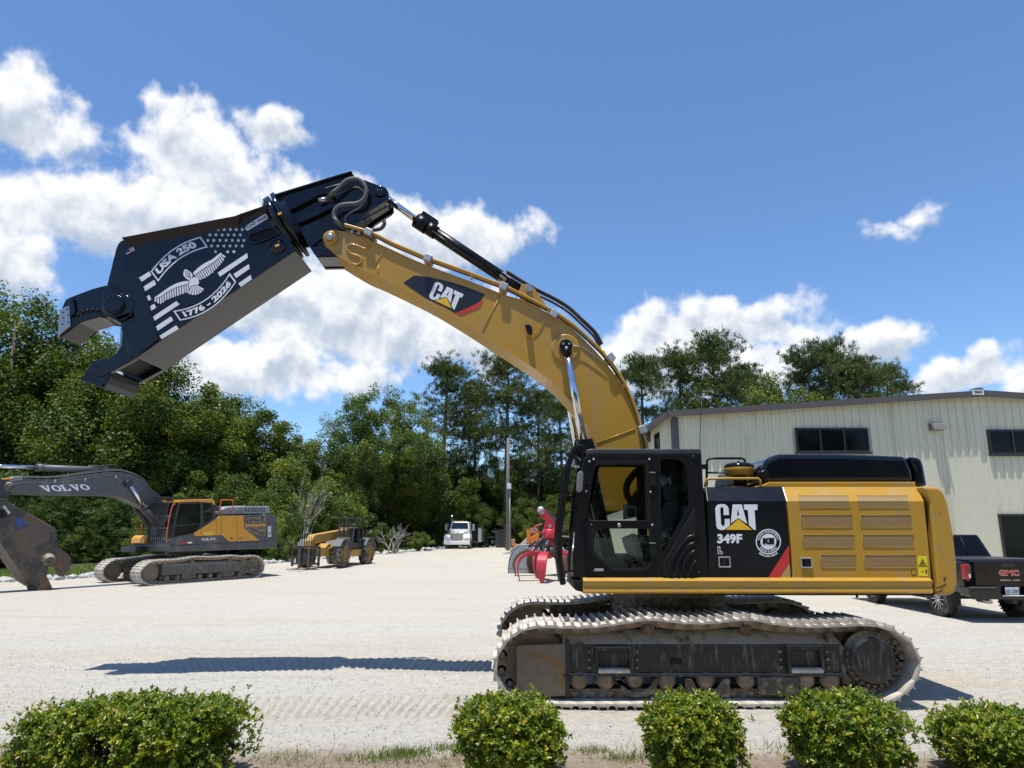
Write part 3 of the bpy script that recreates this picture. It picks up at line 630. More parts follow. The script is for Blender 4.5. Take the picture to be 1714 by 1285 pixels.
# ---- cab
def cab():
    Y0, Y1 = YS, YS+1.02
    q = lambda pts, Y=Y0: pl(pts, cc, Y)
    outer = q([(300,96),(1112,96),(1205,96),(1230,520),(1268,1113),(150,1113),(142,1000),(165,700),(190,420),(236,150)])
    w1 = q([(378,186),(735,186),(742,215),(752,640),(740,648),(275,648),(270,635),(300,420),(332,215),(345,195)])
    w2 = q([(358,714),(760,714),(775,722),(792,985),(735,1048),(485,1048),(312,915),(322,780),(340,722)])
    w3 = q([(868,136),(1005,136),(1045,152),(1072,185),(1090,240),(1106,515),(1098,545),(884,930),(874,800)])
    m = MB(); m.prism(outer, Y0, Y0+.06, [w1, w2, w3]); cb = m.build('cab', M_BLK, EX, bev=.005)
    # door leaf rim, hinges and trims on the near side
    dr = q([(330,165),(350,150),(765,146),(800,1000),(745,1072),(482,1072),(285,928),(245,900),(248,655),(262,640)])
    m = MB(); m.prism(dr, Y0-.018, Y0-.001, [q([(366,178),(745,178),(760,652),(268,655),(322,210)]), q([(350,706),(772,706),(800,990),(740,1056),(482,1056),(300,920),(312,770),(330,712)])]); d = m.build('door', M_BLKM, cb, bev=.006)
    m = MB(); m.prism(q([(245,652),(775,654),(776,664),(245,664)]), Y0-.03, Y0-.018); m.build('door_bar', M_BLK, d)
    m = MB(); m.prism(q([(250,968),(300,968),(318,975),(405,1062),(400,1072),(250,1072)]), Y0-.022, Y0-.001, [q([(262,982),(298,982),(312,990),(385,1058),(262,1060)])]); m.build('handle_pocket', M_BLK, d, bev=.004)
    m = MB(); P = q([(318,1052),(395,1062)]); m.box(P[0][0], P[1][0], Y0-.03, Y0-.004, P[1][1]-.005, P[0][1]+.01); m.build('door_handle', M_ZINC, d, bev=.004)
    for z0, z1 in ((250, 358), (832, 938)):
        m = MB(); m.prism(q([(772,z0),(822,z0),(826,z1),(778,z1)]), Y0-.04, Y0-.001); hg = m.build('hinge', M_BLKM, d, bev=.006)
        m = MB(); m.prism(q([(772,z0-2),(822,z0-2),(822,z0+5),(772,z0+5)]), Y0-.044, Y0-.002); m.build('hinge_edge', M_ZINC, hg)
    for p in ((315,142),(775,142),(255,405),(295,680),(785,412),(798,685),(278,160)):
        w = at(*cc(*p), Y0); m = MB(); m.lathe((w.x, Y0-.004, w.z), (0, -1, 0), [(0, .016), (.012, .014), (.016, .006)], 8); m.build('bolt', M_ZINC, cb)
    w = at(*cc(525, 686), Y0); m = MB(); m.lathe((w.x, Y0-.004, w.z), (0, -1, 0), [(0, .03), (.02, .028), (.03, .015)], 10); m.build('window_knob', M_STL, d)
    # panes
    for nm, P in (('window_pane', w1), ('window_pane', w2), ('window_pane', w3)):
        m = MB(); m.sheet([(x, Y0+.035, z) for x, z in P]); m.build(nm, M_GLS, cb, recalc=False)
    # rear lower corner trim with ribs
    tr = q([(1142,548),(1152,600),(1166,1113),(884,1113),(882,1005),(900,975)])
    m = MB(); m.prism(tr, Y0-.03, Y0-.001); t = m.build('corner_trim', M_BLKM, cb, bev=.008)
    for k, (a, b, c_, e) in enumerate((((1145,775),(1080,800),(945,985),(950,1070)), ((1145,835),(1090,860),(1005,990),(1008,1070)), ((1148,900),(1105,925),(1055,1000),(1058,1070)), ((1155,985),(1135,1000),(1108,1040),(1112,1070)))):
        m = MB(); m.tube([(lambda w: (w.x, Y0-.032, w.z))(at(*cc(*p), Y0)) for p in cr_spline([Vector(x) for x in (a, b, c_, e)], 5)], .022, 8); m.build('trim_rib', M_BLK, t)
    for p in ((1188,1090),(1143,128)):
        w = at(*cc(*p), Y0); m = MB(); m.lathe((w.x, Y0-.002, w.z), (0, -1, 0), [(0, .028), (.012, .026), (.012, .014)], 12); m.build('plug', M_BLK, cb)
    # roof
    m = MB(); rf = q([(262,96),(252,72),(262,58),(300,54),(1205,54),(1208,97)]); m.prism(rf, Y0+.005, Y1-.005); m.build('roof', paint('cab_roof_grey_highlight', (.035,.04,.05), .35, var=.2, dust=(.16,.16,.16), dfac=(.5,.9)), cb, bev=.025, seg=3)  # brighter grey puts the roof's highlight into the paint, with dust over it
    m = MB(); P = q([(1050,46)]); m.lathe((P[0][0]+.04, Y0+.4, P[0][1]-.02), (0, 0, 1), [(0, .05), (.03, .05), (.05, .03)], 12); m.build('beacon_mount', M_BLK, cb)
    w = at(*cc(1192, 52), Y0+.2); m = MB(); m.tube([(w.x, Y0+.2, w.z), (w.x+.03, Y0+.2, w.z+.35), (w.x+.07, Y0+.2, w.z+.7)], .004, 6); m.build('antenna', M_BLK, cb)
    # far side with openings
    fo = [(x, z) for x, z in outer]
    f1 = q([(352,150),(780,150),(800,1000),(460,1000),(290,760),(300,400)]); f3 = q([(862,190),(900,190),(940,215),(970,280),(975,420),(990,700),(880,900)])
    m = MB(); m.prism(fo, Y1-.05, Y1, [f1, f3]); fs_ = m.build('far_side', M_BLK, cb)
    for P in (f1, f3):
        m = MB(); m.sheet([(x, Y1-.028, z) for x, z in P]); m.build('window_pane', M_GLS, fs_, recalc=False)
    # front pillars + windshield (follows the leaning front edge)
    fr = q([(300,96),(236,150),(190,420),(165,700),(142,1000),(150,1113)])
    m = MB()
    for ya, yb in ((Y0, Y0+.07), (Y1-.07, Y1)):
        m.prism(fr+[(x+.07, z) for x, z in reversed(fr)], ya+.002, yb-.002)
    m.box(fr[-1][0], fr[-1][0]+.06, Y0+.05, Y1-.05, fr[-1][1], fr[-1][1]+.3); m.build('front_frame', M_BLK, cb)
    m = MB()
    for (xa, za), (xb, zb) in zip(fr, fr[1:]): m.add([(xa+.03, Y0+.06, za), (xa+.03, Y1-.06, za), (xb+.03, Y1-.06, zb), (xb+.03, Y0+.06, zb)], [(0,1,2,3)], True)
    m.build('windshield', M_GLS, cb)
    # rear wall + floor
    rw = q([(1112,96),(1205,96),(1268,1113),(1200,1113)])
    m = MB(); xr = rw[1][0]; m.box(xr-.05, xr, Y0+.06, Y1-.05, rw[2][1], rw[2][1]+.9); m.box(xr-.05, xr, Y0+.06, Y0+.2, rw[2][1]+.9, rw[0][1]); m.box(xr-.05, xr, Y1-.2, Y1-.05, rw[2][1]+.9, rw[0][1]); m.build('rear_wall', M_BLK, cb)
    m = MB(); m.box(fr[-1][0]+.05, xr-.05, Y0+.06, Y1-.05, rw[2][1], rw[2][1]+.05); m.build('floor', M_BLKM, cb)
    # interior
    M_SEAT = paint('seat_fabric', (.035,.035,.037), .85, var=.3, scale=30); M_GRYP = paint('grey_plastic', (.20,.215,.21), .6, var=.1)
    Ys = Y0+.55; P = q([(905,375),(925,365),(965,365),(985,385),(985,465),(960,475),(925,478),(908,460)], Ys); m = MB(); m.prism(P, Ys-.13, Ys+.13); s = m.build('seat', M_SEAT, cb, bev=.03, seg=3)
    P = q([(925,490),(985,470),(985,560),(960,700),(930,780),(885,790),(880,700),(900,560)], Ys); m = MB(); m.prism(P, Ys-.24, Ys+.24); m.build('backrest', M_SEAT, s, bev=.04, seg=3)
    P = q([(700,780),(900,770),(920,850),(690,860)], Ys); m = MB(); m.prism(P, Ys-.25, Ys+.25); m.build('cushion', M_SEAT, s, bev=.04, seg=3)
    P = q([(760,860),(900,860),(900,1100),(760,1100)], Ys); m = MB(); m.prism(P, Ys-.2, Ys+.2); m.build('seat_base', M_BLKM, s)
    P = q([(540,790),(640,752),(660,770),(720,945),(690,960),(600,945),(570,880)], Ys-.2); m = MB(); m.prism(P, Ys-.33, Ys-.2); m.build('console', M_GRYP, cb, bev=.02)
    P = q([(560,510),(665,530),(668,620),(560,640)], Ys+.3); m = MB(); m.prism(P, Ys+.28, Ys+.34); sc = m.build('monitor', M_GRYP, cb, bev=.01)
    P = q([(598,545),(655,548),(655,610),(598,612)], Ys+.27); m = MB(); m.prism(P, Ys+.272, Ys+.279); m.build('screen', M_BLK, sc)
    m = MB(); m.tube([at(*cc(*p), Ys-.2) for p in ((615,1030),(615,830),(640,790),(700,760))], .014, 8); m.build('lever', M_BLK, cb)
    m = MB(); m.tube([at(*cc(*p), Ys+.2) for p in ((680,500),(680,640),(700,760))], .02, 8); m.build('lever', M_BLK, cb)
    P = q([(1010,540),(1090,520),(1100,560),(1010,800),(990,700)], Ys+.2); m = MB(); m.prism(P, Ys-.1, Ys+.35); m.build('rear_shelf', paint('blue_grey_plastic', (.12,.17,.19), .6), cb, bev=.03)
    # mirror
    w = at(*cc(200, 325), Y0-.15); m = MB(); m.prism(pl([(182,255),(195,242),(220,243),(228,262),(222,395),(205,415),(182,410),(175,385)], cc, Y0-.15), Y0-.20, Y0-.03); mr = m.build('mirror', paint('mirror_shell', (.16,.16,.165), .5), cb, bev=.02, seg=3)
    m = MB(); m.tube([at(*cc(135,322), Y0+.05), at(*cc(180,325), Y0-.1)], .012, 8); m.tube([at(*cc(228,328), Y0-.1), at(*cc(262,350), Y0+.0)], .012, 8); m.build('mirror_arm', M_BLK, mr)
    # front guard
    g0 = [(225,40),(160,52),(105,190),(70,430),(28,760),(30,960),(62,1178)]; 
    for Y in (Y0+.06, Y1-.1):
        pts = [at(*cc(*p), Y) for p in g0]; m = MB()
        for a, b in zip(pts, pts[1:]): m.bar(a, b, .035, .075)
        gd = m.build('front_guard', M_BLK, cb, bev=.006)
        pts2 = [at(*cc(*p), Y) for p in ((225,100),(192,300),(155,690),(118,800),(112,1062))]; m = MB()
        for a, b in zip(pts2, pts2[1:]): m.bar(a, b, .03, .035)
        m.build('guard_stay', M_BLK, gd)
        for a, b in (((100,190),(200,205)), ((22,775),(125,782)), ((40,1075),(150,1062)), ((50,600),(150,560))):
            m = MB(); m.bar(at(*cc(*a), Y), at(*cc(*b), Y), .02, .022); m.build('guard_link', M_ZINC if a[1] in (775,190) else M_BLK, gd)
    top = [at(*cc(*p), Y0+.06) for p in g0]
    for k in range(13):
        t = k/12; L = cr_spline(g0, 6); p = L[int(t*(len(L)-1))]; a = at(*cc(p[0], p[1]), Y0+.06)
        m = MB(); m.bar((a.x, Y0+.06, a.z), (a.x, Y1-.1, a.z), .014, .02); m.build('guard_bar', M_BLK, cb)
    for k in range(1, 7):
        Y = Y0+.06+(Y1-Y0-.16)*k/7; pts = [(p.x-.01, Y, p.z) for p in top[1:]]; m = MB()
        for a, b in zip(pts, pts[1:]): m.bar(a, b, .014, .014)
        m.build('guard_bar', M_BLK, cb)
    # front corner block below the cab and bracket cluster above it
    m = MB(); m.prism(q([(148,1140),(228,1140),(228,1242),(165,1225),(148,1200)]), Y0+.0, Y0+.6); m.build('corner_block', M_BLKM, EX, bev=.01)
    m = MB(); m.prism(q([(135,40),(230,30),(260,110),(215,150),(150,110)], Y0+.3), Y0+.2, Y0+.34); m.build('lamp_bracket', M_BLK, cb, bev=.008); m = MB(); m.prism(q([(190,-20),(300,-30),(330,60),(210,60)], Y0+.9), Y0+.85, Y0+1.0); m.build('lamp_bracket', M_BLK, cb, bev=.008)
    for p in ((105,100),(225,95),(210,60)):
        w = at(*cc(*p), Y0+.15); m = MB(); m.lathe((w.x, Y0+.2, w.z), (0, -1, 0), [(0, .03), (.05, .035), (.06, .02)], 10); m.build('guard_knob', M_BLKM, cb)
    m = MB(); m.box(fr[-1][0]+.06, fr[-1][0]+1.0, Y0+1.0, YC+.4, 1.3, 1.72); m.build('front_deck', M_BLKM, EX)
cab()

# ---- boom
BY0, BY1 = YC-.36, YC+.36
def boom():
    top = [(38,186),(75,190),(120,200),(240,240),(420,322),(520,363),(700,430),(860,492),(960,525),(1060,574),(1130,612),(1190,655),(1260,722),(1330,795),(1400,885),(1450,965),(1485,1050),(1510,1130),(1530,1225),(1548,1350),(1555,1480)]
    bot = [(1330,1560),(1322,1400),(1308,1230),(1262,1120),(1205,1030),(1130,945),(1050,875),(930,792),(780,695),(640,605),(480,512),(270,410),(190,376),(110,330),(50,292),(12,260),(0,225),(10,198)]
    T = cr_spline([Vector(p) for p in top], 4); B = cr_spline([Vector(p) for p in bot[:-3]], 4)+[Vector(p) for p in bot[-3:]]
    P = pl([(p.x, p.y) for p in T+B], c2, BY0)
    m = MB(); m.prism(P, BY0, BY1); bm_ = m.build('boom', M_YEL, EX, bev=.008)
    # flanges along both edges (plates a little wider than the box)
    for poly, side in ((T, -1), (B[:-3], -1)):
        q = [Vector(p) for p in pl([(p.x, p.y) for p in poly], c2, BY0)]; m = MB(); w = .016
        out = []
        for i, p in enumerate(q):
            d = (q[min(i+1, len(q)-1)]-q[max(i-1, 0)]).normalized(); n = Vector((-d.y, d.x)); out.append(n)
        a = [p+n*.002 for p, n in zip(q, out)]; b = [p-n*w for p, n in zip(q, out)]
        if poly is not T: a, b = [p+n*.004 for p, n in zip(q, out)], [p-n*w for p, n in zip(q, out)]
        for i in range(len(q)-1):
            m.prism([tuple(a[i]), tuple(a[i+1]), tuple(b[i+1]), tuple(b[i])], BY0-.014, BY0+.002)
        m.build('boom_flange', M_YEL, bm_)
    F_ = lambda pts, Y=BY0: [at(*c2(*p), Y) for p in pts]
    # weld seams, doubler with S shaped edge
    for a, b in (((850,492),(765,670)), ((1310,1203),(1492,1136)), ((268,352),(262,408)), ((300,275),(245,360))):
        m = MB(); m.tube([v+Vector((0,-.003,0)) for v in F_((a, b))], .008, 6); m.build('weld_seam', M_YEL, bm_)
    m = MB(); pth = cr_spline([v+Vector((0,-.006,0)) for v in F_([(215,225),(225,255),(205,275),(160,258),(130,255),(118,275),(135,298),(175,312),(186,335),(165,352),(140,345)])], 5); m.tube(pth, .016, 8); m.build('doubler_edge', M_YEL, bm_)
    m = MB(); c_ = at(*c2(38, 222), BY0-.02); m.lathe((c_.x, BY0-.05, c_.z), (0, 1, 0), [(0, .09), (.01, .11), (.06, .118)], 28); e = m.build('boom_tip_boss', M_YELD, bm_)
    m = MB(); m.lathe((c_.x, BY0-.085, c_.z), (0, 1, 0), [(0, .03), (.004, .055), (.04, .06)], 20); m.build('pin', M_STL, e)
    for rr in (1, 2):
        for kz in range(6):
            a = kz*math.pi/3; m = MB(); m.cyl((c_.x+.08*math.cos(a), BY0-.062, c_.z+.08*math.sin(a)), (c_.x+.08*math.cos(a), BY0-.045, c_.z+.08*math.sin(a)), .009, n=6)
            if rr == 1: m.build('bolt', M_ROLL, e)
    # decal
    D = BY0-.004
    m = MB(); m.sheet(F_([(385,437),(437,402),(500,408),(600,430),(700,462),(775,492),(745,535),(636,582),(628,578),(580,550),(500,515)], D)); dk = m.build('decal_panel', paint('decal_black', (.012,.014,.02), .35, var=.1), bm_, recalc=False)
    m = MB(); m.sheet(F_([(768,515),(752,555),(660,592),(636,582),(735,537)], D-.002)); m.build('stripe_mark', M_DRED, dk, recalc=False)
    s0, s1_, s2_ = Vector((122,166)), Vector((628,172)), Vector((150,478)); t0, t1, t2 = Vector((540,428)), Vector((674,492)), Vector((508,510))
    A = Matrix(((s1_.x-s0.x, s2_.x-s0.x), (s1_.y-s0.y, s2_.y-s0.y))).inverted()
    def mp(p): k = A @ (Vector(p)-s0); w = t0+(t1-t0)*k.x+(t2-t0)*k.y; return (w.x, w.y)
    m = MB()
    for L in (L_C, L_T): m.sheet(F_([mp(p) for p in L], D-.004))
    m.sheet(F_([mp(p) for p in L_A['o']], D-.004), [F_([mp(p) for p in L_A['h'][0]], D-.004)]); m.build('lettering', M_WHT, dk, recalc=False)
    m = MB(); m.sheet(F_([mp(p) for p in L_TRI], D-.004)); m.build('triangle_mark', M_DYEL, dk, recalc=False)
    # cylinder boss, ring welds and cylinders
    c_ = at(*c2(1160, 748), BY0); m = MB(); m.lathe((c_.x, BY0-.03, c_.z), (0, 1, 0), [(0, .20), (.012, .215), (.04, .22)], 36); m.build('cylinder_boss', M_YEL, bm_, bev=.004)
    for sd, Y in ((-1, BY0-.12), (1, BY1+.12)):
        e = at(*c2(1162, 742), BY0-.12); f = at(*c2(1268, 1260), BY0-.12); k = (f-e).normalized(); e.y = f.y = Y; k.y = 0
        b0 = at(*c2(1248, 1195), BY0-.12); b0.y = Y; b1 = e+k*3.15; b1.y = Y
        m = MB(); m.cyl(e, b0, .058, n=20); rod = m.build('boom_cylinder_rod', M_CHR, EX)
        m = MB(); m.cyl((e.x, Y-.07, e.z), (e.x, Y+.085, e.z), .098, n=24); ey = m.build('rod_eye', M_BLK, rod, bev=.008)
        for k3 in range(3):
            a = k3*2.094+.5; m = MB(); m.cyl((e.x+.05*math.cos(a), Y-.085, e.z+.05*math.sin(a)), (e.x+.05*math.cos(a), Y-.068, e.z+.05*math.sin(a)), .016, n=8)
            if sd < 0: m.build('bolt', M_ZINC, rod)
        m = MB(); m.cyl(e+k*.02, e+k*.12, .085, .07, n=16); m.build('rod_neck', M_BLK, rod)
        m = MB(); m.cyl(b0, b1, .098, n=20); m.cyl(b0-k*.02, b0+k*.10, .118, n=20); m.build('boom_cylinder_barrel', M_BLK, EX)
    # work lamp with its cable
    w = at(*c2(985, 662), BY0); m = MB(); m.prism(pl([(966,640),(985,637),(1000,650),(1002,685),(990,690),(978,680)], c2, BY0-.05), BY0-.10, BY0-.02); lp = m.build('work_lamp', M_BLK, bm_, bev=.015, seg=3)
    m = MB(); m.prism(pl([(972,680),(1000,682),(1000,692),(975,692)], c2, BY0-.05), BY0-.08, BY0-.0); m.build('lamp_bracket', M_YEL, lp)
    m = MB(); m.tube([at(*c2(*p), BY0-.012) for p in ((1005,685),(1030,665),(1045,640),(1060,615),(1062,590))], .006, 6, 4); m.build('lamp_cable', M_YEL, bm_)
    m = MB(); m.tube([at(*c2(*p), BY0-.04) for p in ((1195,738),(1240,745),(1300,785),(1350,820))], .007, 6, 4); m.build('grease_line', M_STL, bm_)
    # pipes on the back of the boom
    base = [(105,172),(150,185),(240,213),(330,258),(420,296),(500,330),(600,366),(700,402),(800,440),(870,466),(960,510),(1040,552),(1110,590),(1190,645),(1270,715),(1340,785),(1400,862),(1450,945),(1490,1040),(1518,1130),(1545,1215),(1560,1300)]
    for Yp, dz, r, m_ in ((BY0-.03, .035, .024, M_YEL), (BY0+.08, .075, .021, M_YEL), (BY0+.20, .095, .026, M_YEL), (BY1-.1, .08, .021, M_YEL), (BY0+.04, .005, .011, M_BLK)):
        pts = [at(*c2(*p), BY0)+Vector((0, Yp-BY0, dz)) for p in base[1 if dz > .04 else 0:]]
        m = MB(); m.tube(pts, r, 8, 4); m.build('hydraulic_pipe', m_, bm_)
    for p, ang in (((222,210),.35),((505,333),.38),((865,468),.42),((1105,600),.62),((1375,806),.95),((1526,1150),1.25)):
        w = at(*c2(*p), BY0); R = Matrix.Rotation(ang, 3, 'Y'); m = MB(); m.obox((w.x, BY0+.06, w.z+.03), (.12, .30, .11), R); m.build('pipe_clamp', M_ZINC, bm_, bev=.01)
    for p in ((712,408),(1080,575),(1345,770),(1440,930),(1450,985)):
        w = at(*c2(*p), BY0); m = MB(); m.obox((w.x, BY0+.04, w.z), (.03, .06, .06)); m.build('pipe_bracket', M_YEL, bm_, bev=.004)
    for k, dz in enumerate((.12, .17, .15)):
        pts = [at(*c2(*p), YC)+Vector((0, -.16+.14*k, dz*.5)) for p in ((880,415),(960,465),(1030,505),(1110,545),(1180,590),(1250,655),(1300,705),(1330,760))]
        m = MB(); m.tube(pts, .02, 8, 4); m.build('hydraulic_hose', M_RUB, bm_)
    for k in range(7):
        w = at(*c2(1398+k*13, 880+k*26), BY0); m = MB(); m.obox((w.x, BY0+.05, w.z), (.04, .06, .05), Matrix.Rotation(1.1, 3, 'Y')); m.build('pipe_bracket', M_YEL, bm_, bev=.004)
    m = MB(); m.tube([at(*cc(*p), BY0-.09) for p in ((760,60),(715,185),(645,265),(595,340),(587,420),(622,485),(690,520),(780,525))], .05, 10, 4); m.build('hydraulic_hose', M_RUB, bm_)
    # tip manifold
    m = MB(); m.prism(pl([(105,160),(130,158),(215,190),(248,205),(246,235),(190,222),(120,198),(102,190)], c2, BY0+.06), BY0+.05, BY0+.3); m.build('pipe_manifold', M_YELD, bm_, bev=.01)
    for p in ((140,195),(172,200)):
        w = at(*c2(*p), BY0+.02); m = MB(); m.obox((w.x, BY0+.03, w.z), (.05, .06, .06), Matrix.Rotation(.35, 3, 'Y')); m.build('fitting', M_ZINC, bm_, bev=.008)
    # stick cylinder
    p0 = at(*c2(278, 12), YC); g0 = at(*c2(448, 138), YC); g1 = at(*c2(545, 205), YC); b1 = at(*c2(850, 405), YC); b2 = at(*c2(985, 492), YC)
    m = MB(); m.cyl(p0, g0+(g1-g0)*.2, .055, n=20); rod = m.build('stick_cylinder_rod', M_CHR, EX)
    k = (b1-g0).normalized(); m = MB(); m.cyl(g0, b1, .094, n=24); m.cyl(g0, g0+k*.22, .125, n=24); m.cyl(g0+k*.22, g0+k*.40, .112, n=24); m.obox(g0+k*.2+Vector((.05,0,.13)), (.3, .12, .1), k.to_track_quat('X','Z').to_matrix()); br = m.build('stick_cylinder_barrel', M_BLK, EX)
    m = MB(); m.cyl(b1, b2, .06, n=16); m.cyl(b1+Vector((0,-.09,.03)), b2+Vector((0,-.09,.03)), .024, n=8); m.build('cylinder_foot', M_BLK, br)
    m = MB(); kk = (b2-b1).normalized(); m.cyl(b1-kk*.05, b1+kk*.13, .085, n=16); m.build('collar', M_ZINC, br)
    m = MB(); m.cyl(b2-kk*.13, b2, .064, n=16); m.build('collar', M_ZINC, br)
    m = MB(); m.tube([at(*c2(*p), YC-.10)+Vector((0,0,.0)) for p in ((520,190),(600,245),(700,318),(800,385),(860,425))], .016, 8); m.build('cylinder_pipe', M_BLK, br)
    for Y in (BY0+.1, BY1-.14):
        m = MB(); m.prism(pl([(930,520),(950,470),(985,470),(1010,490),(1080,590)], c2, YC), Y, Y+.04); m.build('cylinder_bracket', M_YEL, bm_, bev=.005)
    m = MB(); m.cyl((b2.x, BY0+.06, b2.z), (b2.x, BY1-.06, b2.z), .05, n=16); m.build('pin', M_STL, bm_)
boom()

# ------------------------------------------------------------------ shear on the main boom
def shear():
    Y0, Y1 = YC-.45, YC+.45
    base = at(*c1(1350, 380), YC)
    SH = thing('demolition_shear', 'glossy black demolition shear with white eagle and flag graphic, pinned to the raised yellow boom', 'shear', tuple(base))
    q = lambda pts, Y=Y0: pl(pts, c1, Y)
    body = [(1055,222),(930,265),(905,275),(375,372),(350,378),(335,395),(325,420),(283,590),(262,640),(258,700),(292,745),(345,768),(356,820),(350,880),(380,905),(425,938),(535,860),(1186,426)]
    m = MB(); m.prism(q(body), Y0, Y1); b = m.build('shear_body', M_NAVY, SH, bev=.012)
    for ya, yb in ((Y0+.002, Y0+.10), (Y1-.10, Y1-.002)):
        m = MB(); m.prism(q([(345,768),(356,820),(350,880),(326,918),(290,940),(215,952),(195,985),(172,1010),(250,1032),(285,1015),(340,985),(415,945),(470,900),(470,800),(400,740)]), ya, yb); m.build('jaw_plate', M_NAVY, b, bev=.012)
    m = MB(); m.prism(q([(356,820),(350,880),(326,918),(290,940),(240,955),(300,975),(400,915),(440,860)]), Y0+.10, Y1-.10); m.build('jaw_core', M_BLKM, b)
    # flared top plate
    tp = [(368,375),(905,273),(930,263),(1055,220)]
    A = q(tp); W = .09
    lo = q([(385,408),(905,312),(935,285),(1050,245)])
    for (ya, yb) in ((Y0, Y0-W), (Y1, Y1+W)):
        m = MB()
        for i in range(3):
            a0, a1, b0, b1 = A[i], A[i+1], lo[i], lo[i+1]
            m.add([(a0[0], ya, a0[1]), (a1[0], ya, a1[1]), (a1[0], yb, a1[1]), (a0[0], yb, a0[1]), (b0[0], ya, b0[1]), (b1[0], ya, b1[1])], [(0,1,2,3), (2,3,4,5), (0,3,4), (1,2,5), (0,1,5,4)])
        m.build('top_flange', M_NAVY, b)
    # cheek plate near the jaws
    m = MB(); m.prism(q([(300,600),(330,545),(350,545),(440,560),(452,578),(490,690),(533,852),(520,862),(418,940),(395,925),(380,880),(398,800),(418,740),(400,700),(380,640),(340,610)]), Y0-.025, Y0-.001); m.build('cheek_plate', M_NAVY, b, bev=.008)
    m = MB(); m.tube(cr_spline([v+Vector((0,-.01,0)) for v in [at(*c1(*p), Y0) for p in ((365,602),(400,618),(425,645),(435,672))]], 5), .016, 8); m.build('weld_seam', M_NAVY, b)
    m = MB(); m.tube(cr_spline([v+Vector((0,-.008,0)) for v in [at(*c1(*p), Y0) for p in ((412,745),(400,800),(385,880),(392,920),(412,945))]], 5), .014, 8); m.build('weld_seam', M_NAVY, b)
    # nose block of the lower jaw
    m = MB(); m.prism(q([(215,952),(195,985),(172,1010),(160,1042),(262,1082),(278,1060),(292,1030),(300,1000)], Y0), Y0+.02, Y1-.02); m.build('lower_jaw_tip', M_NAVY, b, bev=.015)
    m = MB(); m.prism(q([(165,1025),(262,1062),(262,1085),(158,1045)], Y0), Y0-.015, Y1+.015); m.build('wear_plate', M_NAVY, b, bev=.006)
    m = MB(); m.prism(q([(320,780),(357,815),(350,880),(322,918),(290,938),(300,900),(318,850)], Y0+.2), YC-.09, YC+.09); m.build('blade', M_STL, b, bev=.004)
    # pivot
    c_ = at(*c1(328, 692), Y0); sc = .35/F*Y0
    m = MB(); m.lathe((c_.x, Y0-.10, c_.z), (0, 1, 0), [(0, 68*sc*.6), (.01, 66*sc*.78), (.05, 66*sc*.8), (.055, 66*sc), (.10, 68*sc), (.12, 74*sc)], 36); pv = m.build('pivot_hub', M_NAVY, b, bev=.004)
    m = MB(); d_ = at(*c1(352, 700), Y0); m.lathe((d_.x, Y0-.05, d_.z), (0, 1, 0), [(0, 66*sc), (.02, 70*sc), (.06, 70*sc)], 36); m.build('hub_ring', M_NAVY, b)
    for k in range(10):
        a = k*math.pi/5; m = MB(); m.cyl((c_.x+46*sc*math.cos(a), Y0-.108, c_.z+46*sc*math.sin(a)), (c_.x+46*sc*math.cos(a), Y0-.09, c_.z+46*sc*math.sin(a)), .013, n=6); m.build('bolt', M_NAVY, pv)
    m = MB(); m.prism(q([(330,748),(400,725),(412,738),(340,768)]), Y0-.05, Y0); m.build('hub_lug', M_NAVY, b, bev=.008)
    # upper jaw
    JY = YC-.24
    jaw = [(330,600),(275,592),(215,608),(160,628),(108,648),(85,660),(66,700),(55,760),(50,835),(62,842),(115,800),(150,772),(240,745),(300,755),(360,750)]
    m = MB(); m.prism(pl(jaw, c1, JY), JY, YC+.24); j = m.build('upper_jaw', M_NAVY, SH, bev=.014)
    m = MB(); m.prism(pl([(62,710),(108,690),(113,790),(52,838)], c1, JY), JY-.03, YC+.27); wp = m.build('wear_plate', M_STL, j, bev=.006)
    for p in ((92,706),(74,722),(97,735),(75,748),(98,768),(70,778)):
        w = at(*c1(*p), JY-.03); m = MB(); m.cyl((w.x, JY-.036, w.z), (w.x, JY-.028, w.z), .012, n=8); m.build('bolt', M_BLK, wp)
    m = MB(); m.prism(pl([(100,665),(130,660),(135,690),(140,730),(118,745),(115,690)], c1, JY), JY-.05, JY); m.build('jaw_plate', M_NAVY, j, bev=.01)
    for p in ((142,735),(165,722),(188,716),(212,713),(236,714),(258,718)):
        w = at(*c1(*p), JY); m = MB(); m.lathe((w.x, JY-.02, w.z), (0, 1, 0), [(0, .022), (.004, .03), (.03, .03)], 12); m.build('bolt', M_BLK, j)
    # slot opening with rim and side port
    m = MB(); o = [(985,345),(1065,318),(1090,318),(1108,340),(1105,352),(1015,392),(985,398),(962,388),(953,370),(962,352)]
    o = [(x, y+0) for x, y in o]; oo = cr_spline([Vector(p) for p in o], 4, True); ii = [Vector((1030,355))+(p-Vector((1030,355)))*.84 for p in oo]
    m.prism(q([(p.x, p.y) for p in oo]), Y0-.03, Y0-.001, [q([(p.x, p.y) for p in ii])]); m.build('slot_rim', M_NAVY, b, bev=.004)
    m = MB(); m.prism(q([(p.x, p.y) for p in ii]), Y0-.004, Y0-.002); m.build('slot_opening', M_BLKM, b)
    c_ = at(*c1(1100, 408), Y0); m = MB(); m.lathe((c_.x, Y0-.05, c_.z), (0, 1, 0), [(0, .07), (.01, .09), (.02, .09), (.022, .115), (.05, .125)], 28); m.build('port_cover', M_NAVY, b)
    m = MB(); m.sheet([at(*c1(*p), Y0-.052) for p in ((1086,400),(1105,393),(1108,402),(1089,410))]); m.build('tag', M_DYEL, b, recalc=False)
    # rotator rings
    ax = Vector((.868, 0, .497)); rc = at(*s3(500, 605), YC)
    m = MB(); R = .555
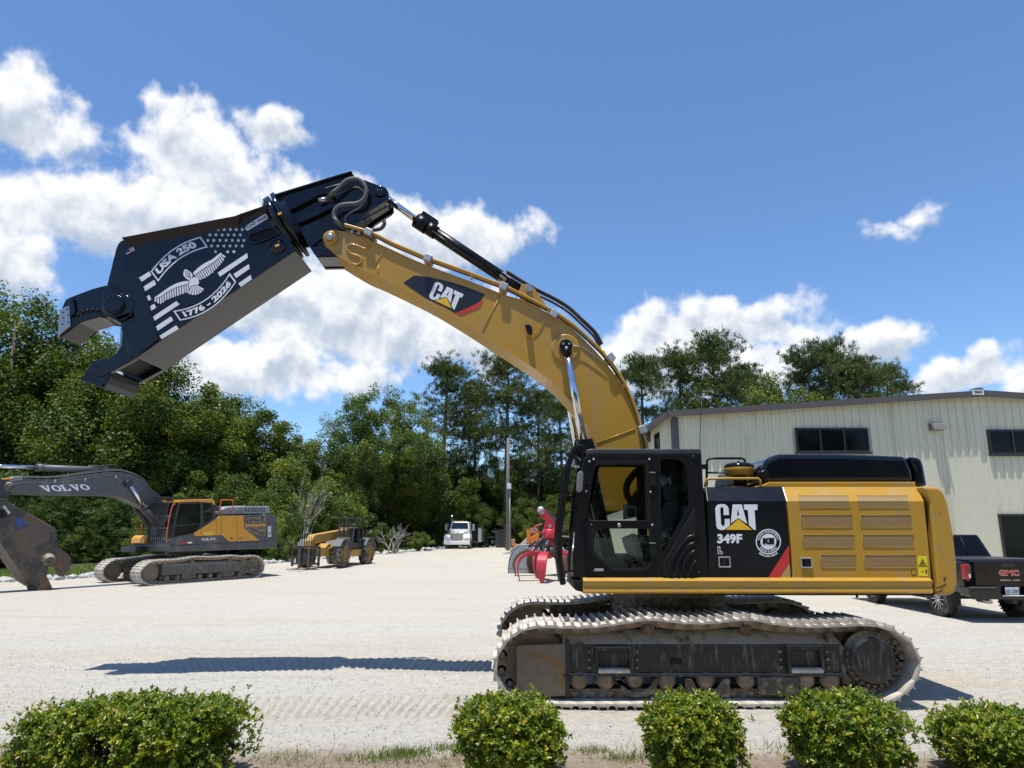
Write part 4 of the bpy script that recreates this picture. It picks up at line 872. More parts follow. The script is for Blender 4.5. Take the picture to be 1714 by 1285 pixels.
    m.lathe(rc-ax*.22, ax, [(0, .40), (.05, .40), (.055, .50), (.12, .51), (.125, R), (.20, R), (.205, .47), (.235, .47), (.24, R+.015), (.30, R+.015), (.305, .45), (.40, .45)], 56); ro = m.build('rotator', M_NAVY, SH)
    qd = ax.to_track_quat('Z','Y').to_matrix()
    for k in range(44):
        a = k*2*math.pi/44; o_ = rc-ax*.1+qd @ Vector((.53*math.cos(a), .53*math.sin(a), 0)); m = MB(); m.cyl(o_-ax*.02, o_+ax*.05, .016, n=6)
        if o_.y < YC+.1: m.build('bolt', M_NAVY, ro)
    m = MB(); m.sheet([at(*s3(*p), YC-.57) for p in ((395,468),(432,455),(440,475),(402,490))]); m.build('tag', M_DYEL, ro, recalc=False)
    # head bracket
    H0, H1 = YC-.27, YC+.27
    h = lambda pts, Y=H0: pl(pts, s3, Y)
    out = [(378,292),(1155,56),(1190,95),(1440,186),(1500,205),(1530,250),(1532,310),(1505,345),(1440,385),(1330,455),(1230,545),(1130,640),(1030,760),(1000,918),(800,922),(730,826),(650,690),(500,432)]
    m = MB(); m.prism(h(out, H0+.08), H0+.08, H1-.08); hd = m.build('head_bracket', M_NAVY, SH, bev=.01)
    rec = [(505,445),(865,262),(990,292),(1000,335),(765,450),(560,545)]
    rec2 = [(585,580),(770,500),(1010,385),(1040,440),(620,625)]
    for ya, yb in ((H0, H0+.06), (H1-.06, H1)):
        m = MB(); m.prism(h(out), ya, yb, [h(rec), h(rec2)]); m.build('side_plate', M_NAVY, hd, bev=.006)
    m = MB(); m.prism(h([(372,288),(1155,48),(1165,62),(380,304)]), H0-.05, H1+.05); m.build('top_plate', M_NAVY, hd, bev=.005)
    m = MB(); m.prism(h([(740,838),(985,850),(1030,925),(800,928)], YC-.2), H0-.04, H1+.04); m.build('bottom_plate', M_NAVY, hd, bev=.006)
    m = MB(); m.bar(at(*s3(1210,570), H0-.02), at(*s3(1530,395), H0-.02), .04, .03); m.bar(at(*s3(730,815), H0-.02), at(*s3(905,680), H0-.02), .04, .035); m.build('edge_bar', M_NAVY, hd, bev=.005)
    c_ = at(*s3(1445, 250), H0); m = MB(); m.lathe((c_.x, H0-.05, c_.z), (0, 1, 0), [(0, .07), (.008, .09), (.05, .095)], 28); pn = m.build('head_pin', M_NAVY, hd)
    m = MB(); m.cyl((c_.x, H0, c_.z), (c_.x, H1, c_.z), .06, n=20); m.build('pin_shaft', M_STL, hd)
    for dx in (-.03, .03):
        m = MB(); m.cyl((c_.x+dx, H0-.058, c_.z+.01), (c_.x+dx, H0-.045, c_.z+.01), .008, n=8); m.build('bolt', M_ZINC, pn)
    # hoses
    m = MB(); P = [at(*s3(*p), H0-.14) for p in ((815,302),(880,292),(950,270),(1020,215),(1090,145),(1160,118),(1230,125),(1285,180),(1305,260),(1270,335),(1200,372),(1110,378),(1030,395),(980,445),(975,510),(1010,565),(1062,605))]
    for i in (0, 1): P[i].y = H0-.02+.0*i
    P[-1].y = BY0+.06; P[-2].y = BY0-.06
    m.tube(P, .036, 10, 5); m.build('hydraulic_hose', M_HOSE, SH)
    m = MB(); d = (P[1]-P[0]).normalized(); m.cyl(P[0]-d*.03, P[0]+d*.1, .042, n=12); m.build('hose_fitting', M_STL, SH)
    P = [p+Vector((.05, .12, -.03)) for p in [at(*s3(*p), H0-.10) for p in ((900,250),(1000,215),(1100,170),(1180,160),(1240,215),(1245,290),(1200,360),(1100,420),(1040,480),(1060,560),(1090,600))]]
    m = MB(); m.tube(P, .026, 8, 5); m.build('hydraulic_hose', M_RUB, SH)
    P = [at(*s3(*p), YC+.42) for p in ((1290,600),(1330,530),(1400,500),(1465,520),(1490,575),(1455,625),(1390,640),(1320,645))]
    m = MB(); m.tube(P, .034, 10, 5); m.build('hydraulic_hose', M_HOSE, SH)
    m = MB(); m.tube([at(*s3(*p), H0-.012) for p in ((880,212),(940,195),(1080,158))], .012, 6); m.build('grease_line', M_STL, SH)
    # ---- graphics
    D = Y0-.004
    D2 = lambda name, polys, mat=M_WHT, Y=D: decal(name, polys, s2, Y, mat, b)
    for st in ([(10,645),(135,568),(158,612),(45,688)], [(62,745),(190,665),(212,715),(80,798)], [(103,850),(135,835),(157,885),(120,905)], [(138,965),(190,935),(213,978),(155,1015)], [(178,1080),(440,905),(478,940),(195,1128)], [(210,1190),(380,1078),(407,1122),(228,1243)], [(250,1298),(440,1178),(468,1220),(275,1335)],
               [(908,583),(1243,360),(1250,415),(935,628)], [(1088,598),(1262,485),(1270,538),(1118,643)], [(1142,705),(1282,608),(1297,655),(1172,745)]): D2('stripe', [st], Y=D-.024 if st[0][0] < 260 and st[0][0] != 178 and False else D)
    rows = ((95,(915,983,1052,1120,1187)),(155,(822,890,960,1027,1096,1165)),(217,(797,865,935,1004,1073,1143,1205)),(280,(840,910,980,1048,1117,1187)),(345,(885,1022,1093)))
    for y, xs in rows:
        for x in xs:
            pts = [(x+(23 if k % 2 == 0 else 9.5)*math.sin(k*math.pi/5+.12), y-(23 if k % 2 == 0 else 9.5)*math.cos(k*math.pi/5+.12)) for k in range(10)]
            D2('star', [pts])
    bez = lambda P0, Cc, P2, t: (Vector(P0)*(1-t)**2+Vector(Cc)*2*t*(1-t)+Vector(P2)*t*t)
    def banner(tb, bb, sx, s0, s1_, t0, t1, bold):
        B = lambda s_, t: bez(*bb, s_).lerp(bez(*tb, s_), t)
        N = 14; tup = lambda v: (v.x, v.y); out = [tup(B(k/N, 1)) for k in range(N+1)]+[tup(B(k/N, 0)) for k in range(N, -1, -1)]
        inn = [tup(B(.022+.956*k/N, .90)) for k in range(N+1)]+[tup(B(.022+.956*k/N, .10)) for k in range(N, -1, -1)]
        o = D2('banner', [{'o': out, 'h': [inn]}])
        lettering(sx, lambda x, y: at(*s2(*B(s0+(s1_-s0)*x, t0+(t1-t0)*y)), D), M_WHT, o, 'lettering', bold)
    banner(((150,570),(367,263),(715,175)), ((235,685),(443,370),(800,295)), 'USA 250', .07, .86, .24, .82, .05)
    banner(((405,1015),(815,970),(1045,585)), ((480,1125),(881,1065),(1118,685)), '1776 - 2026', .10, .93, .24, .80, .05)
    # eagle
    def pol(poly, t):
        k = t*(len(poly)-1); i = min(int(k), len(poly)-2); f = k-i; a, c2_ = Vector(poly[i]), Vector(poly[i+1]); return a.lerp(c2_, f)
    E_ = []
    for Lp, Tp, nf in (([(585,675),(520,680),(430,708),(350,752),(270,810),(195,862)], [(600,770),(540,812),(470,838),(400,862),(330,890),(262,940),(180,900)], 15), ([(628,585),(690,525),(760,475),(850,430),(900,390),(942,358)], [(690,668),(750,650),(810,615),(860,575),(910,520),(960,470),(1006,385)], 15)):
        a = [tuple(pol(Lp, k/12)) for k in range(13)]; mid = [tuple(pol(Lp, k/12).lerp(pol(Tp, k/12), .30)) for k in range(13)]
        E_.append(a+mid[::-1])
        for k in range(nf):
            t0, t1 = k/nf, (k+.62)/nf
            p0, p1 = pol(Lp, t0).lerp(pol(Tp, t0), .36), pol(Lp, t1).lerp(pol(Tp, t1), .36); e0, e1 = pol(Lp, t0).lerp(pol(Tp, t0), .94+.06*(k % 2)), pol(Lp, t1).lerp(pol(Tp, t1), 1.0)
            E_.append([tuple(p0), tuple(p1), tuple(e1), tuple((e0+e1)/2+(e1-p1)*.05), tuple(e0)])
    E_.append([(575,690),(600,660),(640,630),(680,650),(700,690),(690,715),(640,725),(600,735)])
    for k in range(7):
        a0 = .5+k*.27; a1 = a0+.19; o = Vector((640,705)); E_.append([tuple(o+Vector((math.cos(a0), math.sin(a0)))*30), tuple(o+Vector((math.cos(a1), math.sin(a1)))*30), tuple(o+Vector((math.cos(a1), math.sin(a1)))*132), tuple(o+Vector((math.cos(a0), math.sin(a0)))*128)])
    E_.append([(518,600),(528,556),(545,543),(575,560),(605,580),(628,612),(612,650),(585,668),(550,648),(528,622)])
    eg = D2('eagle', E_)
    dk = [[(560+dx, 590+dy), (572+dx, 584+dy), (576+dx, 596+dy), (563+dx, 602+dy)] for dx, dy in ((-22,-22),(0,-18),(20,0),(-18,4),(4,8),(26,22),(-8,30),(14,36),(30,44))]
    D2('eagle_shading', dk, M_NAVY, D-.002)
    # small flag, model lettering
    decal('flag_sticker', [[(370,428),(408,408),(416,424),(376,445)]], c1, D, M_WHT, b); decal('flag_sticker', [[(370,428),(388,418),(393,430),(374,440)]], c1, D-.002, paint('flag_blue', (.03,.05,.16), .5), b)
    for k in range(3): decal('flag_sticker', [[(390,419.5+k*6),(409,410+k*6),(410,412.5+k*6),(391,422+k*6)]], c1, D-.002, M_DRED, b)
    decal('plate_outline', [[(66,622),(80,592),(262,478),(292,474),(300,492),(296,522),(96,645),(74,644)]], s3, D-.001, M_WHT, b)
    a, bb_, c_ = at(*s3(86, 634), D-.004), at(*s3(290, 517), D-.004), at(*s3(76, 598), D-.004); lettering('GXP 990R', lambda x, y: a+(bb_-a)*x+(c_-a)*y, M_NAVY, b, 'lettering', .012)
shear()
# ------------------------------------------------------------------ metal building
def building():
    YB = 26.0
    xl = at(1126, 690, YB).x; xp = at(1637, 657, YB).x; xr = 2*xp-xl; ze = at(1126, 694, YB).z; zp = at(1637, 661, YB).z
    B = thing('metal_building', 'cream ribbed metal building with brown trim and low gable roof behind the excavator', 'building', (xp, YB, 0))
    roofz = lambda x: ze+(zp-ze)*(1-abs(x-xp)/(xp-xl))
    M_CRM = paint('cream_siding', (.58, .56, .42), .5, var=.04, scale=.6, dust=(.40,.375,.28), dfac=(.48,.8), dscale=1.6, streak=True)
    M_TRM = paint('brown_trim', (.085, .072, .066), .5, var=.12, scale=2)
    M_DGL = paint('window_glass', (.005, .006, .007), .04, var=.2, rvar=.02, spec=.16)
    s = .3048; prof = [(0, 0), (.085, 0), (.11, -.044), (.18, -.044), (.205, 0), (s, 0)]
    n = int((xr-xl)/(3*s))+1
    for k in range(n):
        x0 = xl+k*3*s; pts = []
        for j in range(3): pts += [(x0+j*s+a, b) for a, b in (prof if j == 2 else prof[:-1])]
        pts = [(min(x, xr), y) for x, y in pts]
        if x0 > xr-.05: break
        m = MB(); V = []; 
        for x, y in pts: V += [(x, YB+y, 0), (x, YB+y, roofz(x))]
        m.add(V, [(2*i, 2*i+2, 2*i+3, 2*i+1) for i in range(len(pts)-1)]); m.build('wall_panel', M_CRM, B)
    for k in range(34):                          # side wall running away from the camera
        y0 = YB+k*3*s; pts = []
        for j in range(3): pts += [(y0+j*s+a, b) for a, b in (prof if j == 2 else prof[:-1])]
        m = MB(); V = []
        for y, x in pts: V += [(xl+x, y, 0), (xl+x, y, ze)]
        m.add(V, [(2*i, 2*i+2, 2*i+3, 2*i+1) for i in range(len(pts)-1)]); m.build('wall_panel', M_CRM, B)
    L = 34*3*s
    # roof slopes, rake trim, corner trim, gutter
    for sx, xe in ((-1, xl-.28), (1, xr+.28)):
        zz = ze-.28*(zp-ze)/(xp-xl); m = MB(); m.add([(xe, YB-.32, zz+.02), (xp, YB-.32, zp+.03), (xp, YB+L+.2, zp+.03), (xe, YB+L+.2, zz+.02), (xe, YB-.32, zz+.08), (xp, YB-.32, zp+.09), (xp, YB+L+.2, zp+.09), (xe, YB+L+.2, zz+.08)], [(0,1,2,3),(4,7,6,5),(0,4,5,1),(1,5,6,2),(2,6,7,3),(3,7,4,0)]); m.build('roof_slope', M_TRM, B)
        m = MB(); m.add([(xe, YB-.36, zz-.12), (xp, YB-.36, zp-.11), (xp, YB-.36, zp+.12), (xe, YB-.36, zz+.11), (xe, YB-.29, zz-.12), (xp, YB-.29, zp-.11), (xp, YB-.29, zp+.12), (xe, YB-.29, zz+.11)], [(0,1,2,3),(4,7,6,5),(0,4,5,1),(1,5,6,2),(2,6,7,3),(3,7,4,0)]); m.build('rake_trim', M_TRM, B)
        m = MB(); m.box(*sorted((xe-.02*sx, xe+.12*sx)), YB-.36, YB+L, zz-.14, zz+.06); m.build('gutter', M_TRM, B)
    for xc in (xl, xr): m = MB(); m.box(xc-.05 if xc == xl else xc-.18, xc+.18 if xc == xl else xc+.05, YB-.05, YB+.05, 0, ze-.1); m.build('corner_trim', M_TRM, B)
    m = MB(); m.box(xl-.052, xl+.02, YB+.04, YB+.25, 0, ze-.15); m.build('corner_trim', M_TRM, B)
    def win(u0, u1, v0, v1, nx, name='window', x1=None):
        a = at(u0, v0, YB-.06); b = at(u1, v1, YB-.06); X0, X1, Z1, Z0 = a.x, (x1 or b.x), a.z, b.z; t = .07
        m = MB(); hol = []
        w = (X1-X0-t)/nx
        for k in range(nx): hol.append([(X0+t+k*w, Z0+t), (X0+k*w+w, Z0+t), (X0+k*w+w, Z1-t), (X0+t+k*w, Z1-t)])
        m.prism([(X0, Z0), (X1, Z0), (X1, Z1), (X0, Z1)], YB-.10, YB-.035, hol); wn = m.build(name, paint('bronze_frame', (.02,.018,.017), .4), B, bev=.006)
        for h in hol: m = MB(); m.prism([(h[0][0]-.01, h[0][1]-.01), (h[1][0]+.01, h[1][1]-.01), (h[2][0]+.01, h[2][1]+.01), (h[3][0]-.01, h[3][1]+.01)], YB-.062, YB-.05); m.build('pane', M_DGL, wn)
        if name == 'window': m = MB(); m.box(X0-.05, X1+.05, YB-.14, YB-.03, Z0-.06, Z0+.002); m.build('sill', paint('bronze_frame', (.02,.018,.017), .4), wn)
        return wn
    win(1330, 1456.5, 716, 757, 3); win(1652, 1778, 719, 760.5, 3)
    w = win(1670, 1790, 860, 948, 2, 'glass_door')
    # narrow window, box lamp on the side wall
    sz = lambda u, v: (lambda k: (k*ray(u, v)[1], CAMH+k*ray(u, v)[2]))((xl-.04)/ray(u, v)[0])
    y0, z1 = sz(1104, 727); y1, z0 = sz(1098.5, 750); m = MB(); m.box(xl-.09, xl-.034, y0, y0+.9, z0-.5, z1+.1); m.build('side_window', M_DGL, B)
    y0, z1 = sz(1089, 733); m = MB(); m.box(xl-.32, xl-.02, y0, y0+.5, z1-.15, z1+.2); m.build('side_lamp', M_TRM, B, bev=.02)
    for zz in (1.6, 3.2, 4.8):
        m = MB(); nn = int((xr-xl)/s)
        for k in range(nn): x = xl+k*s+.145; m.box(x-.012, x+.012, YB-.052, YB-.043, zz-.012, zz+.012)
        tag(m.build('screw_row', paint('screw_head', (.38,.37,.30), .5), B), kind='stuff')
    # wall lamp
    a = at(1553, 710, YB); b = at(1574, 721, YB); m = MB(); m.prismx([(YB-.03, b.z), (YB-.40, b.z), (YB-.28, a.z-.02), (YB-.20, a.z+.02), (YB-.03, a.z+.02)], a.x, b.x); m.build('wall_lamp', paint('lamp_brown', (.15,.13,.13), .5), B, bev=.015)
    # name plate at the peak
    a = at(1627, 651.5, YB-.4); b = at(1647, 660.5, YB-.4); m = MB(); m.box(a.x, b.x, YB-.42, YB-.37, b.z, a.z); sg = m.build('name_plate', paint('sign_white', (.75,.76,.78), .5), B, bev=.01)
    lettering('DEAN', lambda x, y: Vector((a.x+.05+(b.x-a.x-.10)*x, YB-.424, b.z+.045+(a.z-b.z-.10)*y)), M_BLKM, sg, 'lettering', .05)
    m = MB(); m.prism([(a.x-.02, a.z), (b.x+.02, a.z), (b.x-.1, a.z+.05), (xp, a.z+.07), (a.x+.1, a.z+.05)], YB-.43, YB-.2); m.build('ridge_cap', M_TRM, sg)
    m = MB(); m.box(xl+.2, xr-.2, YB+L-.2, YB+L, 0, ze-.1); m.build('back_wall', M_CRM, B)
building()

# ------------------------------------------------------------------ pickup truck
def wheel(parent, c, r, w, axis, mt, mrim, rimr=.62, spokes=12, tread=28, side=-1, lug=.012):
    c = Vector(c); ax = Vector(axis).normalized(); h = w/2
    m = MB(); m.lathe(c-ax*h, ax, [(0, r*rimr), (0, r*.80), (.02, r*.93), (w*.14, r*.985), (w*.5, r), (w*.86, r*.985), (w-.02, r*.93), (w, r*.80), (w, r*rimr)], 36, cap=False)
    wh = m.build('wheel', mt, parent, world=False)
    q = ax.to_track_quat('Z', 'Y').to_matrix(); m = MB()
    for k in range(tread):
        for s in (-1, 1):
            a = 2*math.pi*(k+.5*(s > 0))/tread; R = q @ Matrix.Rotation(a, 3, 'Z') @ Matrix.Rotation(s*.45, 3, 'X')
            m.obox(c+q @ Vector((r*.995*math.cos(a), r*.995*math.sin(a), s*h*.45)), (lug*2, r*.09 if lug < .02 else r*.12, h*.95), R)
    o = m.build('tread', mt, wh, world=False); tag(o, kind='stuff')
    m = MB(); m.lathe(c+ax*side*(h*.55), ax*side, [(0, r*.02), (0, r*rimr*.9), (h*.25, r*rimr*.95), (h*.42, r*rimr), (h*.42, r*rimr*.9)], 28, cap=False); m.build('rim', mrim[1], wh, world=False)
    m = MB()
    for k in range(spokes):
        a = 2*math.pi*k/spokes; p = lambda rr, d: c+ax*side*(h*(.55+d))+q @ Vector((rr*math.cos(a), rr*math.sin(a), 0))
        m.bar(p(r*.1, .25), p(r*rimr*.95, .35), r*.07, r*.05)
    m.lathe(c+ax*side*h*.62, ax*side, [(0, r*.15), (h*.22, r*.13), (h*.25, 0)], 14); m.build('spokes', mrim[0], wh, world=False)
    return wh
def pickup():
    T = thing('pickup_truck', 'black pickup truck parked nose-in at the building, seen from its tailgate', 'truck', (11.48, 16.6, 0), math.radians(0))
    MB_P = paint('black_car_paint', (.004, .004, .005), .12, coat=.45, spec=.3, var=.1, rvar=.04); MT = paint('tyre_rubber', (.028,.027,.026), .8, var=.3, scale=10, dust=(.17,.15,.13), dfac=(.45,.75)); MR = paint('alloy_rim', (.55,.56,.58), .25, metal=.9); MRD = paint('rim_dark', (.03,.03,.032), .4)
    MPL = paint('black_plastic', (.02,.02,.021), .55); MG = paint('tinted_glass', (.005,.005,.006), .03, rvar=.02, spec=.25)
    b = lambda m, n, mat, p=T, **k: m.build(n, mat, p, world=False, **k)
    # bed and body
    side = [(.02,.62),(.0,.80),(.03,1.05),(.0,1.28),(.05,1.36),(1.95,1.38),(2.0,1.36),(4.25,1.28),(5.3,1.20),(5.72,1.08),(5.8,.7),(5.7,.5),(4.95,.5),(4.85,.82),(4.6,.98),(4.3,.98),(4.05,.82),(3.95,.5),(1.75,.5),(1.65,.82),(1.4,.99),(1.0,.99),(.75,.82),(.66,.62)]
    m = MB(); m.prismx(side, -1.02, 1.02); body = b(m, 'body', MB_P, bev=.05, seg=3)
    m = MB(); m.prismx([(.78,.45),(1.6,.45),(1.6,1.0),(.78,1.0)], -.7, .7); m.prismx([(2.0,.35),(5.5,.35),(5.5,.55),(2.0,.55)], -.75, .75); b(m, 'underbody', MPL)
    # greenhouse
    V = [(-.99,1.88,1.36),(.99,1.88,1.36),(.99,4.55,1.26),(-.99,4.55,1.26),(-.80,2.08,1.95),(.80,2.08,1.95),(.78,3.7,1.97),(-.78,3.7,1.97)]
    m = MB(); m.add(V, [(0,1,5,4),(1,2,6,5),(2,3,7,6),(3,0,4,7),(4,5,6,7),(3,2,1,0)]); gh = b(m, 'cabin', MB_P, bev=.05, seg=3)
    def onface(a, b_, c, d, s=.07, off=.012):
        P = [Vector(V[i]) for i in (a, b_, c, d)]; n = (P[1]-P[0]).cross(P[3]-P[0]).normalized(); cen = sum(P, Vector())/4; return [cen+(p-cen)*(1-s*2)+n*off for p in P]
    m = MB(); m.sheet(onface(0,1,5,4,.07)); rw = m.build('rear_window', MG, gh, world=False, thick=.004)
    m = MB(); P = onface(0,1,5,4,.10,.016); m.tube([P[0].lerp(P[1], .27), P[3].lerp(P[2], .27)], .008, 6); m.tube([P[0].lerp(P[1], .73), P[3].lerp(P[2], .73)], .008, 6); m.build('window_divider', MPL, rw, world=False)
    for f in ((3,0,4,7),(1,2,6,5),(2,3,7,6)): m = MB(); m.sheet(onface(*f, .08)); m.build('side_window' if f[0] != 2 else 'windshield', MG, gh, world=False, thick=.004)
    m = MB(); m.box(-.14, .14, 2.05, 2.12, 1.9, 1.945); b(m, 'brake_lamp', paint('lamp_red', (.35,.01,.01), .2, coat=.8), gh)
    # tonneau and rails
    m = MB(); m.prismz([(-.9,.08),(.9,.08),(.9,1.93),(-.9,1.93)], 1.375, 1.41); b(m, 'bed_cover', paint('vinyl_cover', (.035,.037,.042), .45, var=.2), bev=.012)
    # tailgate
    m = MB(); m.box(-.80, .80, -.035, .03, .80, 1.345); tg = b(m, 'tailgate', MB_P, bev=.02, seg=3)
    m = MB(); m.prism([(-.62,1.20),(-.5,1.09),(.5,1.09),(.62,1.20),(.62,1.215),(-.62,1.215)], -.052, -.03); b(m, 'tailgate_ridge', MB_P, tg, bev=.008)
    m = MB(); m.prism([(-.45,.86),(.45,.86),(.40,.89),(-.40,.89)], -.052, -.03); b(m, 'tailgate_ridge', MB_P, tg, bev=.006)
    m = MB(); m.box(-.15, .15, -.046, -.03, 1.235, 1.30); b(m, 'tailgate_handle', MPL, tg, bev=.006)
    m = MB(); m.box(-.84, .84, -.02, .12, 1.345, 1.372); b(m, 'tailgate_cap', MPL, tg, bev=.01)
    V_, Fc = glyphs('GMC', .05); m = MB(); m.add([(-.245+.46*x, -.058, 1.045+.115*y) for x, y in V_], Fc); m.build('lettering', paint('emblem_red', (.42,.05,.06), .3, coat=.5), tg, world=False, recalc=False)
    V2, Fc2 = glyphs('GMC', .085); m = MB(); m.add([(-.253+.476*x, -.0545, 1.036+.133*y) for x, y in V2], Fc2); m.build('lettering', M_CHR, tg, world=False, recalc=False)
    V_, Fc = glyphs('SIERRA 1500', .03); m = MB(); m.add([(-.24+.45*x, -.054, .925+.030*y) for x, y in V_], Fc); m.build('lettering', M_CHR, tg, world=False, recalc=False)
    # tail lamps
    for s in (-1, 1):
        m = MB(); m.prism([(s*.89,1.30),(s*1.03,1.30),(s*1.035,.97),(s*.94,.91),(s*.90,.95)], -.035, .08); l = b(m, 'tail_lamp', paint('lamp_red', (.35,.01,.01), .2, coat=.8), bev=.02)
        m = MB(); m.box(min(s*.89, s*.94), max(s*.89, s*.94), -.042, -.03, .99, 1.08); b(m, 'reverse_lamp', paint('lamp_clear', (.6,.6,.62), .2, coat=.8), l, bev=.005)
        m = MB(); m.prism([(s*.90,1.24),(s*1.0,1.24),(s*.995,1.10),(s*.91,1.08)], -.043, -.03); b(m, 'lamp_lens', paint('lamp_dark_red', (.16,.004,.006), .15, coat=1), l, bev=.008)
    # bumper
    m = MB(); bp = [(-1.04,.80),(-.36,.80),(-.28,.60),(.28,.60),(.36,.80),(1.04,.80),(1.03,.60),(.95,.52),(-.95,.52),(-1.03,.60)]; m.prism(bp, -.14, .25); bu = b(m, 'bumper', MB_P, bev=.03, seg=3)
    m = MB(); m.prism([(-1.03,.80),(-.40,.80),(-.42,.775),(-1.02,.77)], -.16, -.13); m.prism([(1.03,.80),(.40,.80),(.42,.775),(1.02,.77)], -.16, -.13); o = b(m, 'bumper_step_edge', paint('bumper_edge', (.10,.10,.105), .35), bu); tag(o, kind='stuff')
    for s in (-1, 1): m = MB(); m.prism([(s*.95,.74),(s*.62,.72),(s*.58,.66),(s*.93,.65)], -.147, -.12); b(m, 'bumper_recess', MPL, bu)
    m = MB(); m.tube([(.30,-.15,.785),(.24,-.15,.60),(-.30,-.15,.60)], .016, 6); b(m, 'plate_surround', M_STL, bu)
    m = MB(); m.box(-.16, .15, -.07, -.055, .625, .785); pt = b(m, 'licence_plate', paint('plate_white', (.50,.55,.62), .4), bu)
    V_, Fc = glyphs('331 CXN', .03); m = MB(); m.add([(-.145+.28*x, -.073, .662+.075*y) for x, y in V_], Fc); m.build('lettering', paint('plate_ink', (.05,.06,.12), .5), pt, world=False, recalc=False)
    m = MB(); m.box(-.06, .06, -.1, .2, .42, .52); b(m, 'hitch', MPL, bev=.01)
    for s in (-.52, .52): m = MB(); m.tube([(s, -.05, .46), (s, .4, .47)], .05, 12); b(m, 'exhaust_tip', M_STL)
    for s in (-1, 1):
        wheel(T, (s*.87, 1.2, .41), .41, .28, (1, 0, 0), MT, (MR, MRD), .66, 12, 30, s); wheel(T, (s*.87, 4.42, .41), .41, .28, (1, 0, 0), MT, (MR, MRD), .66, 12, 30, s)
        m = MB(); m.prism([(s*.72,.62),(s*1.0,.62),(s*.98,.30),(s*.74,.30)], .70, .73); b(m, 'mud_flap', MPL)
        m = MB(); m.box(*sorted((s*1.02, s*1.28)), 3.75, 3.87, 1.28, 1.5); b(m, 'mirror', MB_P, bev=.03)
pickup()

